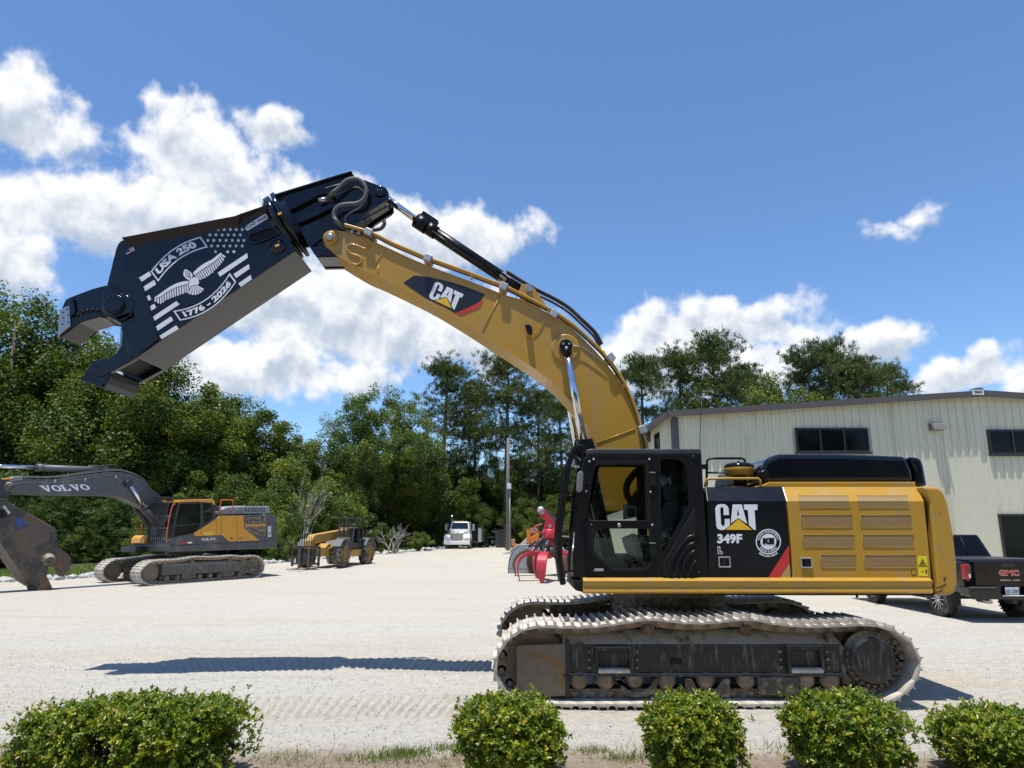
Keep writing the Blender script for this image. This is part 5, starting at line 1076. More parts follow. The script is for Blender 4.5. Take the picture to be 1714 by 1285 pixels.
# ------------------------------------------------------------------ grey and orange excavator with a shear
VO, VT = (-13.75, 30.0), math.radians(56)
v4 = crop(0, 760, .18677); v5 = crop(160, 820, .1867)
def vloc(u, v, off):
    d = ray(u, v); yx, yy = -math.sin(VT), math.cos(VT); k = (off+VO[0]*yx+VO[1]*yy)/(d[0]*yx+d[1]*yy)
    X, Y, Z = d[0]*k, d[1]*k, CAMH+d[2]*k
    return ((X-VO[0])*math.cos(VT)+(Y-VO[1])*math.sin(VT), Z)
def second_excavator():
    T = thing('excavator', 'grey and orange tracked excavator parked at the left edge before the trees', 'excavator', (VO[0], VO[1], 0), VT)
    GR = paint('volvo_grey', (.075,.075,.077), .45, coat=.15, var=.12, dust=(.22,.20,.17), dfac=(.5,.85), dscale=2, streak=True); OR = paint('orange_yellow', (.66,.30,.03), .4, coat=.2, var=.06, dust=(.45,.30,.12), dfac=(.55,.9)); DK = paint('dark_grey', (.03,.03,.032), .45, var=.2)
    LG = paint('light_grey_hood', (.30,.31,.31), .45); RED = paint('red_rail', (.62,.10,.04), .45)
    P = lambda pts, cr, off: [vloc(*cr(*p), off) for p in pts]
    V3 = lambda p, cr, off: (lambda w: Vector((w[0], off, w[1])))(vloc(*cr(*p), off))
    b = lambda m, n, mat, p=T, **k: m.build(n, mat, p, world=False, **k)
    # tracks
    loop = [(-2.0,.05),(0,.045),(1.9,.05),(2.35,.09),(2.62,.3),(2.68,.55),(2.5,.85),(2.15,.96),(1.6,.94),(1.1,1.0),(.5,.97),(-.1,.98),(-.6,1.0),(-1.2,.93),(-1.9,.90),(-2.35,.88),(-2.65,.68),(-2.75,.45),(-2.62,.2),(-2.35,.08)]
    sh, co, lk = shoe_meshes(.215, .7, .035, (M_SHOE, M_LINK))
    for yc in (-1.37, 1.37):
        track(T, loop, yc, .7, .215, sh, (co, lk))
        s = -1 if yc < 0 else 1; R = lambda a, c: tuple(sorted((yc+s*a, yc+s*c)))
        m = MB(); m.prismx([(yc+s*.24,.36),(yc+s*.24,.70),(yc+s*.05,.82),(yc-s*.2,.82),(yc-s*.2,.36)], -1.85, 1.75); f = b(m, 'track_frame', paint('dusty_grey_frame', (.095,.088,.078), .75, var=.25, scale=8, dust=(.22,.20,.17), dfac=(.45,.75), dscale=12, streak=True, topdust=(.36,.33,.28)), bev=.02)
        m = MB(); m.lathe((-2.28, yc+s*.14, .48), (0, -s, 0), [(0,.2),(.01,.36),(.05,.38),(.25,.38),(.28,.3)], 28); b(m, 'idler_wheel', M_RUST, f)
        m = MB(); m.lathe((2.2, yc+s*.28, .52), (0, -s, 0), [(0,.22),(.02,.3),(.15,.33),(.4,.33)], 28); b(m, 'final_drive', M_FRMD, f)
        m = MB(); m.box(1.55, 2.2, *R(.25, .1), .28, .80); b(m, 'motor_guard', M_FRMD, f, bev=.02)
        for k in range(8): m = MB(); m.lathe((-1.6+k*.46, yc+s*.2, .25), (0, -s, 0), [(0,.06),(.02,.11),(.38,.11),(.4,.06)], 14); b(m, 'track_roller', M_ROLL, f)
        for x in (-.6, 1.1): m = MB(); m.lathe((x, yc+s*.2, .83), (0, -s, 0), [(0,.05),(.01,.09),(.3,.09)], 14); b(m, 'carrier_roller', M_ROLL, f)
        for x in (-.75, 1.0): m = MB(); m.box(x-.3, x+.3, *R(.27, .22), .18, .38); b(m, 'roller_guard', M_FRMD, f, bev=.02)
    m = MB(); m.prismx([(-1.2,.45),(-1.2,.7),(-.7,.95),(.7,.95),(1.2,.7),(1.2,.45)], -.8, .8); b(m, 'car_body', M_FRMD, bev=.03)
    m = MB(); m.lathe((0,0,.9), (0,0,1), [(0,.7),(.35,.7)], 32); b(m, 'swing_bearing', M_FRMD)
    # house
    NS = -1.45
    m = MB(); sk = P([(660,497),(1632,455),(1628,495),(1590,522),(1480,528),(668,556)], v5, NS); m.prism(sk, NS, 1.45); b(m, 'main_frame', GR, bev=.03)
    bd = P([(668,496),(690,430),(880,384),(1090,250),(1108,232),(1580,220),(1626,228),(1630,455)], v5, NS+.01)
    m = MB(); m.prism(bd, NS+.01, -.35); b(m, 'left_body', GR, bev=.02)
    x0 = bd[4][0]; m = MB(); m.box(x0, bd[6][0]-.02, -.36, 1.44, 1.3, bd[5][1]-.06); b(m, 'engine_bay', GR, bev=.03)
    D = NS-.004
    sheet = lambda n, pts, mat, off=D, par=T, cr=v5: (lambda m: (m.sheet([(x, off, z) for x, z in P(pts, cr, off)]), m.build(n, mat, par, world=False, recalc=False))[1])(MB())
    for pts in ([(882,382),(945,345),(945,412),(885,410)], [(948,343),(1085,255),(1085,405),(948,412)], [(1088,252),(1110,234),(1122,232),(1122,404),(1088,405)], [(1126,232),(1265,230),(1265,458),(1200,462),(1132,405),(1126,404)], [(1269,230),(1326,229),(1332,345),(1465,450),(1269,458)]):
        m = MB(); m.prism(P(pts, v5, NS), NS-.012, NS+.012); b(m, 'side_panel', OR, bev=.006)
    m = MB(); m.prism(P([(1335,245),(1530,240),(1535,412),(1420,412),(1338,345)], v5, NS), NS-.010, NS+.01); gr = b(m, 'grille', paint('grille_mesh', (.05,.045,.04), .6, var=.5, scale=14, dust=(.25,.20,.14), dfac=(.4,.6), dscale=9), bev=.01)
    sheet('grille_bar', [(1340,310),(1528,306),(1528,322),(1340,327)], OR, NS-.016, gr)
    sheet('sticker', [(965,375),(1055,372),(1055,400),(965,403)], M_DYEL, NS-.015)
    sheet('sticker', [(755,462),(822,462),(822,480),(755,482)], M_DRED); sheet('sticker', [(826,465),(866,463),(866,478),(826,480)], M_WHT)
    for x in (1212, 1290):
        for a in ([(x,424),(x+8,424),(x+8,442),(x,442)], [(x+8,424),(x+22,424),(x+22,428),(x+8,428)], [(x+8,438),(x+22,438),(x+22,442),(x+8,442)]): sheet('latch', a, DK, NS-.016)
    def vtext(sx, bl, br, tl, cr, off, par=T, bold=.05, mat=M_WHT):
        a, c, e = V3(bl, cr, off), V3(br, cr, off), V3(tl, cr, off); lettering(sx, lambda x, y: a+(c-a)*x+(e-a)*y, mat, par, 'lettering', bold, world=False)
    def volvo(bl, br, tl, cr, off, par):          # slab-serif capitals drawn as outlines
        a, c, e = V3(bl, cr, off), V3(br, cr, off), V3(tl, cr, off); mp = lambda x, y: a+(c-a)*x+(e-a)*y
        Vg = [(0,1),(.46,1),(.46,.86),(.40,.86),(.58,.38),(.74,.86),(.66,.86),(.66,1),(1,1),(1,.86),(.93,.86),(.62,0),(.42,0),(.08,.86),(0,.86)]
        Lg = [(0,1),(.52,1),(.52,.86),(.42,.86),(.42,.15),(.72,.15),(.84,.40),(1,.40),(.96,0),(0,0),(0,.14),(.10,.14),(.10,.86),(0,.86)]
        el = lambda r: [(.5+.5*r*math.cos(t*.314), .5+.5*(r if r == 1 else .66)*math.sin(t*.314)) for t in range(20)]
        m = MB()
        for k, g in enumerate('VOLVO'):
            x0 = k*.2+(.0 if g != 'O' else .004); w = .19 if g != 'L' else .175; f = lambda q: [mp(x0+w*x, y) for x, y in q]
            if g == 'O': m.sheet(f(el(1)), [f(el(.48))])
            else: m.sheet(f(Vg if g == 'V' else Lg))
        m.build('lettering', M_WHT, par, world=False, recalc=False)
    volvo((948,456), (1075,450), (948,432), v5, NS-.004, T)
    a = V3((1575,418), v5, NS-.006); c = V3((1575,322), v5, NS-.006); e = V3((1543,418), v5, NS-.006); lettering('EC380E', lambda x, y: a+(c-a)*x+(e-a)*y, M_WHT, T, 'lettering', .04, world=False)
    # counterweight at the rear
    xr = bd[6][0]; m = MB(); m.prismz([(xr-.35,-1.44),(xr-.05,-1.4),(xr+.12,-1.0),(xr+.22,-.3),(xr+.22,.3),(xr+.12,1.0),(xr-.05,1.4),(xr-.35,1.44)], 1.28, bd[5][1]-.03); b(m, 'counterweight', GR, bev=.05, seg=3)
    # hood
    NH = -1.2; m = MB(); m.prism(P([(1085,190),(1180,150),(1320,140),(1330,215),(1085,222)], v5, NH), NH, -.1); b(m, 'front_hood', LG, bev=.05, seg=3)
    m = MB(); m.prism(P([(1240,205),(1300,155),(1340,142),(1560,146),(1568,210),(1240,215)], v5, NH), NH, 1.1); hd = b(m, 'engine_hood', LG, bev=.05, seg=3)
    for k in range(12): x = 1335+k*16; sheet('hood_slot', [(x,160),(x+7,160),(x+9,195),(x+2,195)], DK, NH-.004, hd)
    # cab
    m = MB(); w1 = [(757,124),(938,120),(940,300),(775,310),(720,318),(728,250)]; w2 = [(715,325),(935,308),(935,350),(880,382),(700,420)]; w3 = [(965,118),(1030,118),(1050,240),(1040,262),(968,306)]
    cb_out = P([(690,432),(705,330),(742,112),(1062,106),(1078,250),(882,384)], v5, NS-.002)
    m.prism(cb_out, NS-.002, NS+.05, [P(w, v5, NS-.002) for w in (w1, w2, w3)]); cb = b(m, 'cab', DK, bev=.006)
    for w in (w1, w2, w3): m = MB(); m.prism(P(w, v5, NS), NS+.02, NS+.026); b(m, 'window_pane', M_GLD, cb)
    m = MB(); m.prism(cb_out, -.47, -.42, [P(w, v5, NS-.002) for w in (w1, w3)]); b(m, 'far_side', DK, cb)
    m = MB(); m.prism(P([(735,112),(740,92),(800,86),(1030,82),(1062,92),(1076,132),(1062,132),(1040,112),(900,104)], v5, NS-.01), NS-.02, -.40); b(m, 'roof', OR, cb, bev=.02)
    fx = P([(690,432),(705,330),(742,112)], v5, NS); m = MB()
    for (xa, za), (xb, zb) in zip(fx, fx[1:]): m.add([(xa, NS+.02, za), (xa, -.44, za), (xb, -.44, zb), (xb, NS+.02, zb)], [(0,1,2,3)])
    b(m, 'windshield', paint('dark_windshield', (.01,.012,.014), .2, spec=.2), cb)
    m = MB(); q = P([(850,230),(890,225),(900,330),(960,350),(960,400),(850,400)], v5, -.95); m.prism(q, -1.15, -.75); b(m, 'seat', M_BLKM, cb, bev=.03)
    # front guard grid
    for k in range(8):
        y = NS+.0+k*.15; m = MB(); pts = [Vector((x-.28, y, z)) for x, z in P([(660,478),(672,330),(718,112)], v5, NS)]
        for a_, c_ in zip(pts, pts[1:]): m.bar(a_, c_, .02, .05)
        b(m, 'guard_bar', DK, cb)
    for f in (0, .28, .62, 1):
        q = Vector(fx[0]).lerp(Vector(fx[2]), f); m = MB(); m.bar((q.x-.30, NS, q.y), (q.x-.30, NS+1.05, q.y), .03, .03); b(m, 'guard_bar', M_ZINC, cb)
    m = MB(); m.tube([Vector((x-.10, NS-.03, z)) for x, z in P([(655,470),(660,370),(690,200),(715,130),(732,128)], v5, NS)], .022, 8, 3); b(m, 'handrail', RED)
    m = MB(); m.box(fx[2][0]-.5, P([(1070,85)], v5, NS)[0][0], NS+.3, NS+.9, fx[2][1]+.17, fx[2][1]+.23); b(m, 'roof_rack', DK)
    # rails on top
    for off in (NS+.1, NS+.6):
        m = MB(); m.tube([V3(p, v5, off) for p in ((1118,225),(1122,92),(1132,88),(1228,90),(1232,100),(1224,225))], .02, 8); m.tube([V3((1120,190), v5, off), V3((1228,188), v5, off)], .016, 8); b(m, 'handrail', RED)
    m = MB(); m.box(*sorted((V3((1072,150), v5, NS+.1).x, V3((1108,150), v5, NS+.1).x)), NS+.05, NS+.25, V3((1072,190), v5, NS+.1).z, V3((1072,150), v5, NS+.1).z); b(m, 'mirror', DK)
    # front step with railing on the far side
    m = MB(); m.prism(P([(430,480),(440,430),(480,400),(530,440),(545,495),(500,500)], v5, .3), .3, 1.3); b(m, 'tool_box', OR, bev=.02)
    m = MB(); m.box(-2.0, -1.5, .2, 1.35, 1.2, 1.42); b(m, 'front_step', DK, bev=.02)
    m = MB(); m.tube([V3(p, v5, 1.3) for p in ((412,310),(418,400),(398,500),(430,525))], .022, 8, 3); b(m, 'handrail', RED)
    m = MB(); m.box(-1.5, .3, -.36, 1.44, 1.3, 1.9); b(m, 'boom_bay', DK)
    # boom
    B0 = -.33
    top = [(20,262),(75,252),(190,228),(500,225),(760,190),(1000,160),(1150,175),(1285,235)]; tp = [v4(*p) for p in top]+[v5(*p) for p in ((490,0),(580,70),(640,160),(690,300),(700,420))]
    bt = [v5(*p) for p in ((560,420),(575,290),(510,205),(420,150),(330,110))]+[v4(*p) for p in ((1120,398),(980,374),(700,372),(260,362),(100,352),(45,325),(25,300))]
    px = lambda L, off: [vloc(q[0], q[1], off) for q in L]
    bp = px([tuple(q) for q in cr_spline([Vector(t) for t in tp], 4)]+[tuple(q) for q in cr_spline([Vector(t) for t in bt], 3)], B0)
    m = MB(); m.prism(bp, B0, .33); bm_ = b(m, 'boom', GR, bev=.012)
    volvo((395,338), (822,320), (350,282), v4, B0-.005, bm_)
    for dz, off, r in ((.07, B0+.05, .025), (.11, B0+.2, .025), (-.12, B0-.02, .018)):
        pts = [Vector((x, off, z+dz)) for x, z in px([tuple(q) for q in tp[1:10]], B0)]; m = MB(); m.tube(pts, r, 8, 4); b(m, 'hydraulic_pipe', GR, bm_)
    for pt in ((490,240),(760,225),(1035,200)): q = V3(pt, v4, B0); m = MB(); m.box(q.x-.03, q.x+.03, B0-.05, B0+.02, q.z-.06, q.z+.05); b(m, 'pipe_clamp', M_ZINC, bm_)
    q = V3((78,295), v4, B0); m = MB(); m.lathe((q.x, B0-.04, q.z), (0,1,0), [(0,.1),(.01,.16),(.05,.17)], 20); m.lathe((q.x, B0-.06, q.z), (0,1,0), [(0,.06),(.03,.07)], 14); b(m, 'boom_tip_boss', M_FRMD, bm_)
    m = MB(); m.tube([V3(p, v4, B0+.1) for p in ((-120,240),(-20,228),(60,222),(130,210))], .03, 8, 3); b(m, 'hydraulic_hose', OR)
    m = MB(); q = V3((140,220), v4, B0+.1); m.box(q.x-.12, q.x+.2, B0+.05, B0+.3, q.z-.1, q.z+.08); b(m, 'fitting_block', M_ZINC, bev=.02)
    for off, e0, g0, b1 in ((B0-.14, v4(1155,260), v5(435,148), v5(560,345)), (.47, v4(1130,330), v5(355,150), v5(500,345))):
        E, G_, B_ = [Vector((lambda w: (w[0], off, w[1]))(vloc(*q, off))) for q in (e0, g0, b1)]
        m = MB(); m.cyl(E, G_, .06, n=14); rd = b(m, 'boom_cylinder_rod', M_CHR); m = MB(); m.cyl((E.x, off-.07, E.z), (E.x, off+.14, E.z), .13, n=18); b(m, 'rod_eye', DK, rd)
        k = (B_-G_).normalized(); m = MB(); m.cyl(G_, B_+k*.35, .12, n=18); m.cyl(G_, G_+k*.12, .145, n=18); b(m, 'boom_cylinder_barrel', DK)
    E, G_, B_ = V3((-160,104), v4, 0), V3((330,120), v4, 0), V3((915,142), v4, 0)
    m = MB(); m.cyl(E, G_, .07, n=16); b(m, 'stick_cylinder_rod', M_CHR); k = (B_-G_).normalized(); m = MB(); m.cyl(G_, B_, .115, n=18); m.cyl(G_, G_+k*.18, .14, n=18); m.box(B_.x-.45, B_.x+.15, -.16, .16, B_.z-.1, B_.z+.16); b(m, 'stick_cylinder_barrel', paint('cylinder_grey', (.13,.13,.13), .5))
    for Y in (-.2, .2): m = MB(); q = B_; m.prism([(q.x-.15, q.z-.35), (q.x-.08, q.z+.1), (q.x+.18, q.z+.08), (q.x+.5, q.z-.4)], Y-.03, Y+.03); b(m, 'cylinder_bracket', GR, bm_)
    m = MB(); m.tube([V3(p, v4, -.2) for p in ((880,115),(950,98),(1040,100),(1100,140),(1170,185))], .022, 8, 3); b(m, 'hydraulic_hose', M_RUB)
    # its shear
    S0 = -.45
    q0 = vloc(*v4(440,1230), 0); w0 = Matrix.Translation((VO[0], VO[1], 0)) @ Matrix.Rotation(VT, 4, 'Z') @ Vector((q0[0], 0, 0))
    S = thing('demolition_shear', 'worn dirty grey demolition shear resting its jaw tip on gravel at the left edge', 'shear', (w0.x, w0.y, 0), VT); dx = q0[0]
    MS = paint('worn_shear_steel', (.05,.045,.04), .55, metal=.2, var=.5, scale=2.5, dust=(.15,.11,.08), dfac=(.42,.62), dscale=1.6, bump=.2, bscale=12); MSR = paint('rusty_blade', (.13,.09,.065), .65, metal=.2, var=.4, scale=4, dust=(.22,.10,.04), dfac=(.5,.7), dscale=4)
    sp = lambda pts, off: [(x-dx, max(z, 0.0)) for x, z in P(pts, v4, off)]
    m = MB(); m.prism(sp([(-110,385),(40,395),(80,425),(170,482),(490,658),(508,680),(510,700),(508,860),(492,975),(440,1000),(425,1055),(400,1100),(350,1165),(330,1195),(240,1140),(-130,600)], S0), S0, .45); bo = b(m, 'shear_body', MS, S, bev=.03)
    m = MB(); m.prism(sp([(385,1000),(430,1010),(428,1100),(470,1185),(476,1215),(440,1238),(342,1238),(330,1200),(360,1160),(385,1100)], S0), S0+.03, .40); b(m, 'lower_jaw', MSR, S, bev=.02)
    for p in ((400,1050),(398,1085),(402,1120),(412,1155)): q = V3(p, v4, S0); m = MB(); m.cyl((q.x-dx, S0-.01, q.z), (q.x-dx, S0+.05, q.z), .035, n=10); b(m, 'bolt', M_FRMD, S)
    m = MB(); m.prism(sp([(470,830),(510,815),(560,838),(640,895),(668,930),(665,1000),(640,1050),(602,1102),(578,1082),(555,1030),(500,985),(460,980)], S0), -.22, .22); b(m, 'upper_jaw', MSR, S, bev=.03)
    q = V3((437,950), v4, S0); m = MB(); m.lathe((q.x-dx, S0-.10, q.z), (0,1,0), [(0,.10),(.02,.15),(.05,.15),(.052,.22),(.10,.24)], 28); b(m, 'pivot_hub', M_FRMD, S)
    m = MB(); m.prism(sp([(-20,500),(30,495),(60,520),(55,560),(20,575),(-30,575)], S0), S0-.012, S0+.0); b(m, 'slot_opening', M_BLKM, S)
    m = MB(); m.prism(sp([(445,840),(475,735),(506,725),(506,865),(450,870)], S0), S0-.03, S0-.001); b(m, 'cheek_plate', MS, S, bev=.01)
    m = MB(); m.prism([(x, z) for x, z in sp([(-110,385),(-130,250),(-60,200),(20,255),(60,330),(40,395)], 0)], -.36, .36); b(m, 'head_bracket', DK, S, bev=.02)
    m = MB(); m.sheet([(x, S0-.006, z) for x, z in sp([(135,578),(170,570),(225,598),(235,630),(215,635),(185,640),(190,680),(170,682),(160,640),(135,610)], S0-.006)]); m.build('paint_smear', paint('blue_smear', (.03,.06,.25), .5), bo, world=False, recalc=False)
    a, c, e = [Vector((x, S0-.006, z)) for x, z in sp([(22,470),(78,540),(42,456)], S0-.006)]
    lettering('GXP 660R', lambda x, y: a+(c-a)*x+(e-a)*y, M_WHT, bo, 'lettering', .05, world=False)
second_excavator()
# ------------------------------------------------------------------ telehandler
M_TIRE = paint('dusty_tyre', (.05,.046,.042), .85, var=.3, scale=6, dust=(.27,.24,.20), dfac=(.40,.66), dscale=3)
def telehandler():
    th = math.radians(78); z0 = gz(0, 38.5)
    T = thing('telehandler', 'dusty yellow telehandler with black fork carriage, parked beside the grassy bank', 'telehandler', (-9.45, 38.6, z0), th)
    Y_ = paint('faded_yellow', (.46,.27,.05), .55, var=.2, scale=3, dust=(.26,.19,.10), dfac=(.45,.7)); K = paint('faded_black', (.03,.029,.027), .6, var=.3, scale=5, dust=(.15,.13,.10), dfac=(.5,.75)); GF = paint('fender_grey', (.12,.12,.12), .6)
    b = lambda m, n, mat, p=T, **k: m.build(n, mat, p, world=False, **k)
    for x in (-1.55, 1.6):
        for s in (-1, 1):
            wheel(T, (x, s*.98, .66), .66, .46, (0, 1, 0), M_TIRE, (Y_, Y_), .56, 8, 18, s, .035)
            if s: m = MB(); pts = [(x+.80*math.cos(a), .66+.78*math.sin(a)) for a in np.linspace(.15, 2.6, 9)]; pts += [(x+.74*math.cos(a), .66+.72*math.sin(a)) for a in np.linspace(2.6, .15, 9)]; m.prism(pts, s*.98-.24, s*.98+.24); b(m, 'fender', GF)
    m = MB(); m.prism([(-2.1,.55),(-2.1,.95),(-1.2,1.1),(2.1,1.1),(2.3,.9),(2.2,.5)], -.5, .5); b(m, 'chassis', Y_, bev=.03)
    m = MB(); m.box(-.75, .9, -.98, -.5, .5, .85); b(m, 'side_tank', Y_, bev=.03)
    m = MB(); m.prism([(-2.3,.55),(-2.35,1.0),(-1.9,1.2),(-1.6,1.0),(-1.6,.55)], -.45, .25); b(m, 'front_frame', Y_, bev=.02)
    m = MB(); m.bar((2.0,.25,1.75), (-2.35,.25,1.42), .42, .44); bo = b(m, 'boom', Y_, bev=.02)
    m = MB(); m.prism([(-2.2,1.22),(-2.15,1.66),(-2.5,1.62),(-2.85,1.35),(-2.95,.5),(-2.6,.45),(-2.5,1.1)], .06, .44); b(m, 'boom_head', Y_, bo, bev=.03)
    m = MB(); m.bar((-2.2,.25,1.18), (-.6,.25,1.1), .12, .12); b(m, 'lift_cylinder', K, bo)
    m = MB(); m.box(1.3, 2.25, -.15, .6, 1.05, 2.0); b(m, 'rear_cover', Y_, bev=.04)
    # canopy
    y0, y1 = -.98, -.12; post = []
    cab = MB(); cab.box(-.35, .95, y0, y1, .95, 1.2); cb = b(cab, 'cab', K, bev=.02)
    for y in (y0, y1):
        for p0, p1 in (((-.35,1.1),(-.05,2.48)), ((.95,1.1),(.95,2.48)), ((.42,1.1),(.42,2.48))): m = MB(); m.bar((p0[0], y, p0[1]), (p1[0], y, p1[1]), .07, .07); b(m, 'post', K, cb)
    m = MB(); m.box(-.18, 1.05, y0-.04, y1+.04, 2.46, 2.54); b(m, 'canopy_roof', K, cb, bev=.015)
    for k in range(7): y = y0+.1+k*.11; m = MB(); m.bar((-.36,y,1.15), (-.08,y,2.44), .02, .02); b(m, 'guard_bar', K, cb)
    for z in (1.35,1.6): m = MB(); m.bar((-.34+(z-1.1)*.22,y0,z), (-.34+(z-1.1)*.22,y1,z), .03, .03); b(m, 'guard_bar', K, cb)
    m = MB(); m.prism([(-.62,1.0),(-.55,1.42),(-.3,1.5),(-.3,1.0)], y0+.05, y1); b(m, 'dashboard', K, cb, bev=.02)
    m = MB(); m.box(.35,.85,y0+.2,y1-.15,1.2,1.42); m.box(.72,.85,y0+.2,y1-.15,1.42,1.98); b(m, 'seat', M_BLKM, cb, bev=.04)
    # carriage and forks
    cx = -3.1; m = MB()
    c_ = MB(); c_.box(cx-.06, cx+.06, -.55, .95, .98, 1.08); c_.box(cx-.06, cx+.06, -.55, .95, .18, .28); ca_ = b(c_, 'carriage', K)
    tag(ca_, kind='stuff')
    for y in (-.55, .87): m = MB(); m.box(cx-.05, cx+.05, y, y+.09, .1, 1.0); b(m, 'carriage_post', K, ca_)
    for k in range(8): y = -.2+k*.13; m = MB(); m.box(cx+.0, cx+.03, y, y+.025, 1.05, 1.55); b(m, 'backrest_bar', K, ca_)
    m = MB(); m.box(cx, cx+.3, -.2, .75, .2, .95); b(m, 'tilt_block', K, ca_, bev=.03)
    for y in (-.05, .45): m = MB(); m.prism([(cx-1.15,.02),(cx-.08,.02),(cx-.08,.95),(cx-.03,.95),(cx,.06),(cx,-.01),(cx-1.15,-.01)], y, y+.12); b(m, 'fork', paint('fork_steel', (.12,.10,.08), .6, metal=.3), ca_)
    m = MB(); m.lathe((-2.35,.6,1.55), (0,0,1), [(0,.09),(.2,.1),(.25,.04)], 12); b(m, 'work_lamp', GF)
telehandler()
# ------------------------------------------------------------------ white truck
def white_truck():
    Yt = 61.0; X = -4.72; z0 = gz(0, Yt)
    T = thing('utility_truck', 'white conventional-cab truck with silver grille facing the camera before the pines', 'truck', (X, Yt, z0), math.radians(-5))
    W = paint('truck_white', (.78,.78,.76), .3, coat=.4, var=.03, dust=(.5,.46,.38), dfac=(.6,.9)); G = paint('grille_silver', (.42,.38,.30), .4, metal=.5, var=.3, scale=20); K = M_BLKM; GL = paint('truck_glass', (.012,.02,.03), .05)
    b = lambda m, n, mat, p=T, **k: m.build(n, mat, p, world=False, **k)
    m = MB(); m.box(-1.12, 1.12, -.15, .1, .36, .66); b(m, 'bumper', W, bev=.04)
    m = MB(); V = [(-.52,0,.6),(.52,0,.6),(.9,1.5,.6),(-.9,1.5,.6),(-.46,.08,1.38),(.46,.08,1.38),(.72,1.5,1.62),(-.72,1.5,1.62)]; m.add(V, [(0,1,5,4),(1,2,6,5),(2,3,7,6),(3,0,4,7),(4,5,6,7),(3,2,1,0)]); hd = b(m, 'hood', W, bev=.05, seg=3)
    m = MB(); m.box(-.46,.46,-.05,.06,.72,1.34); gr = b(m, 'grille', G, hd, bev=.03)
    for k in range(9): m = MB(); m.box(-.40+k*.1-.008, -.40+k*.1+.008, -.07, -.04, .76, 1.3); b(m, 'grille_bar', M_STL, gr)
    for s in (-1, 1):
        m = MB(); m.prismx([(-.05,.62),(-.08,.95),(.1,1.18),(.5,1.25),(1.1,1.2),(1.35,1.0),(1.35,.62),(1.1,.62),(1.0,.85),(.6,.95),(.3,.85),(.2,.62)], min(s*.55, s*1.12), max(s*.55, s*1.12)); b(m, 'fender', W, bev=.05, seg=3)
        m = MB(); m.box(min(s*.66, s*1.02), max(s*.66, s*1.02), -.12, -.04, .80, .95); b(m, 'headlamp', paint('lamp_clear', (.6,.6,.62), .2, coat=.8), bev=.02)
        wheel(T, (s*.98, .7, .48), .48, .28, (1,0,0), M_TIRE, (M_STL, M_STL), .55, 8, 20, s); wheel(T, (s*.95, 4.6, .48), .48, .5, (1,0,0), M_TIRE, (M_STL, M_STL), .55, 8, 20, s)
        m = MB(); m.box(min(s*1.12,s*1.32), max(s*1.12,s*1.32), 1.35, 1.42, 1.55, 2.1); b(m, 'mirror', M_STL, bev=.02)
        for z in (1.58,2.05): m = MB(); m.bar((s*.8,1.5,z),(s*1.2,1.4,z),.025,.025); b(m, 'mirror_arm', M_STL)
    V = [(-.88,1.42,.6),(.88,1.42,.6),(.88,2.9,.6),(-.88,2.9,.6),(-.88,1.42,1.66),(.88,1.42,1.66),(.74,1.72,2.3),(-.74,1.72,2.3),(-.78,2.9,2.34),(.78,2.9,2.34)]
    m = MB(); m.add(V, [(0,1,5,4),(4,5,6,7),(7,6,9,8),(0,4,7,8,3),(1,2,9,6,5),(3,8,9,2),(0,3,2,1)]); cb = b(m, 'cab', W, bev=.06, seg=3)
    m = MB(); m.add([(-.76,1.43,1.70),(.76,1.43,1.70),(.66,1.68,2.22),(-.66,1.68,2.22)], [(0,1,2,3)]); b(m, 'windshield', GL, cb, thick=.03)
    for k in range(5): m = MB(); m.lathe((-.5+k*.25,1.85,2.31), (0,0,1), [(0,.06),(.08,.05),(.1,.02)], 8); b(m, 'roof_marker', paint('amber', (.5,.25,.06), .3), cb)
    m = MB(); m.tube([(-1.0,2.9,.8),(-1.0,2.9,2.9)], .06, 10); b(m, 'exhaust_stack', M_CHR)
    m = MB(); m.box(.45,1.38,3.1,3.6,.55,2.0); m.box(-1.15,1.15,3.6,8.0,.6,1.0); b(m, 'frame_deck', K, bev=.02)
    m = MB(); m.box(.85,1.62,3.2,7.6,.52,1.82); sb = b(m, 'service_box', W, bev=.03)
    for k in range(3): m = MB(); m.box(1.615,1.63,3.35+k*1.4,4.6+k*1.4,.7,1.7); b(m, 'locker_door', W, sb, bev=.01)
    m = MB(); m.box(-1.4,-.85,3.2,7.6,.52,1.55); b(m, 'service_box', W, bev=.03)
white_truck()
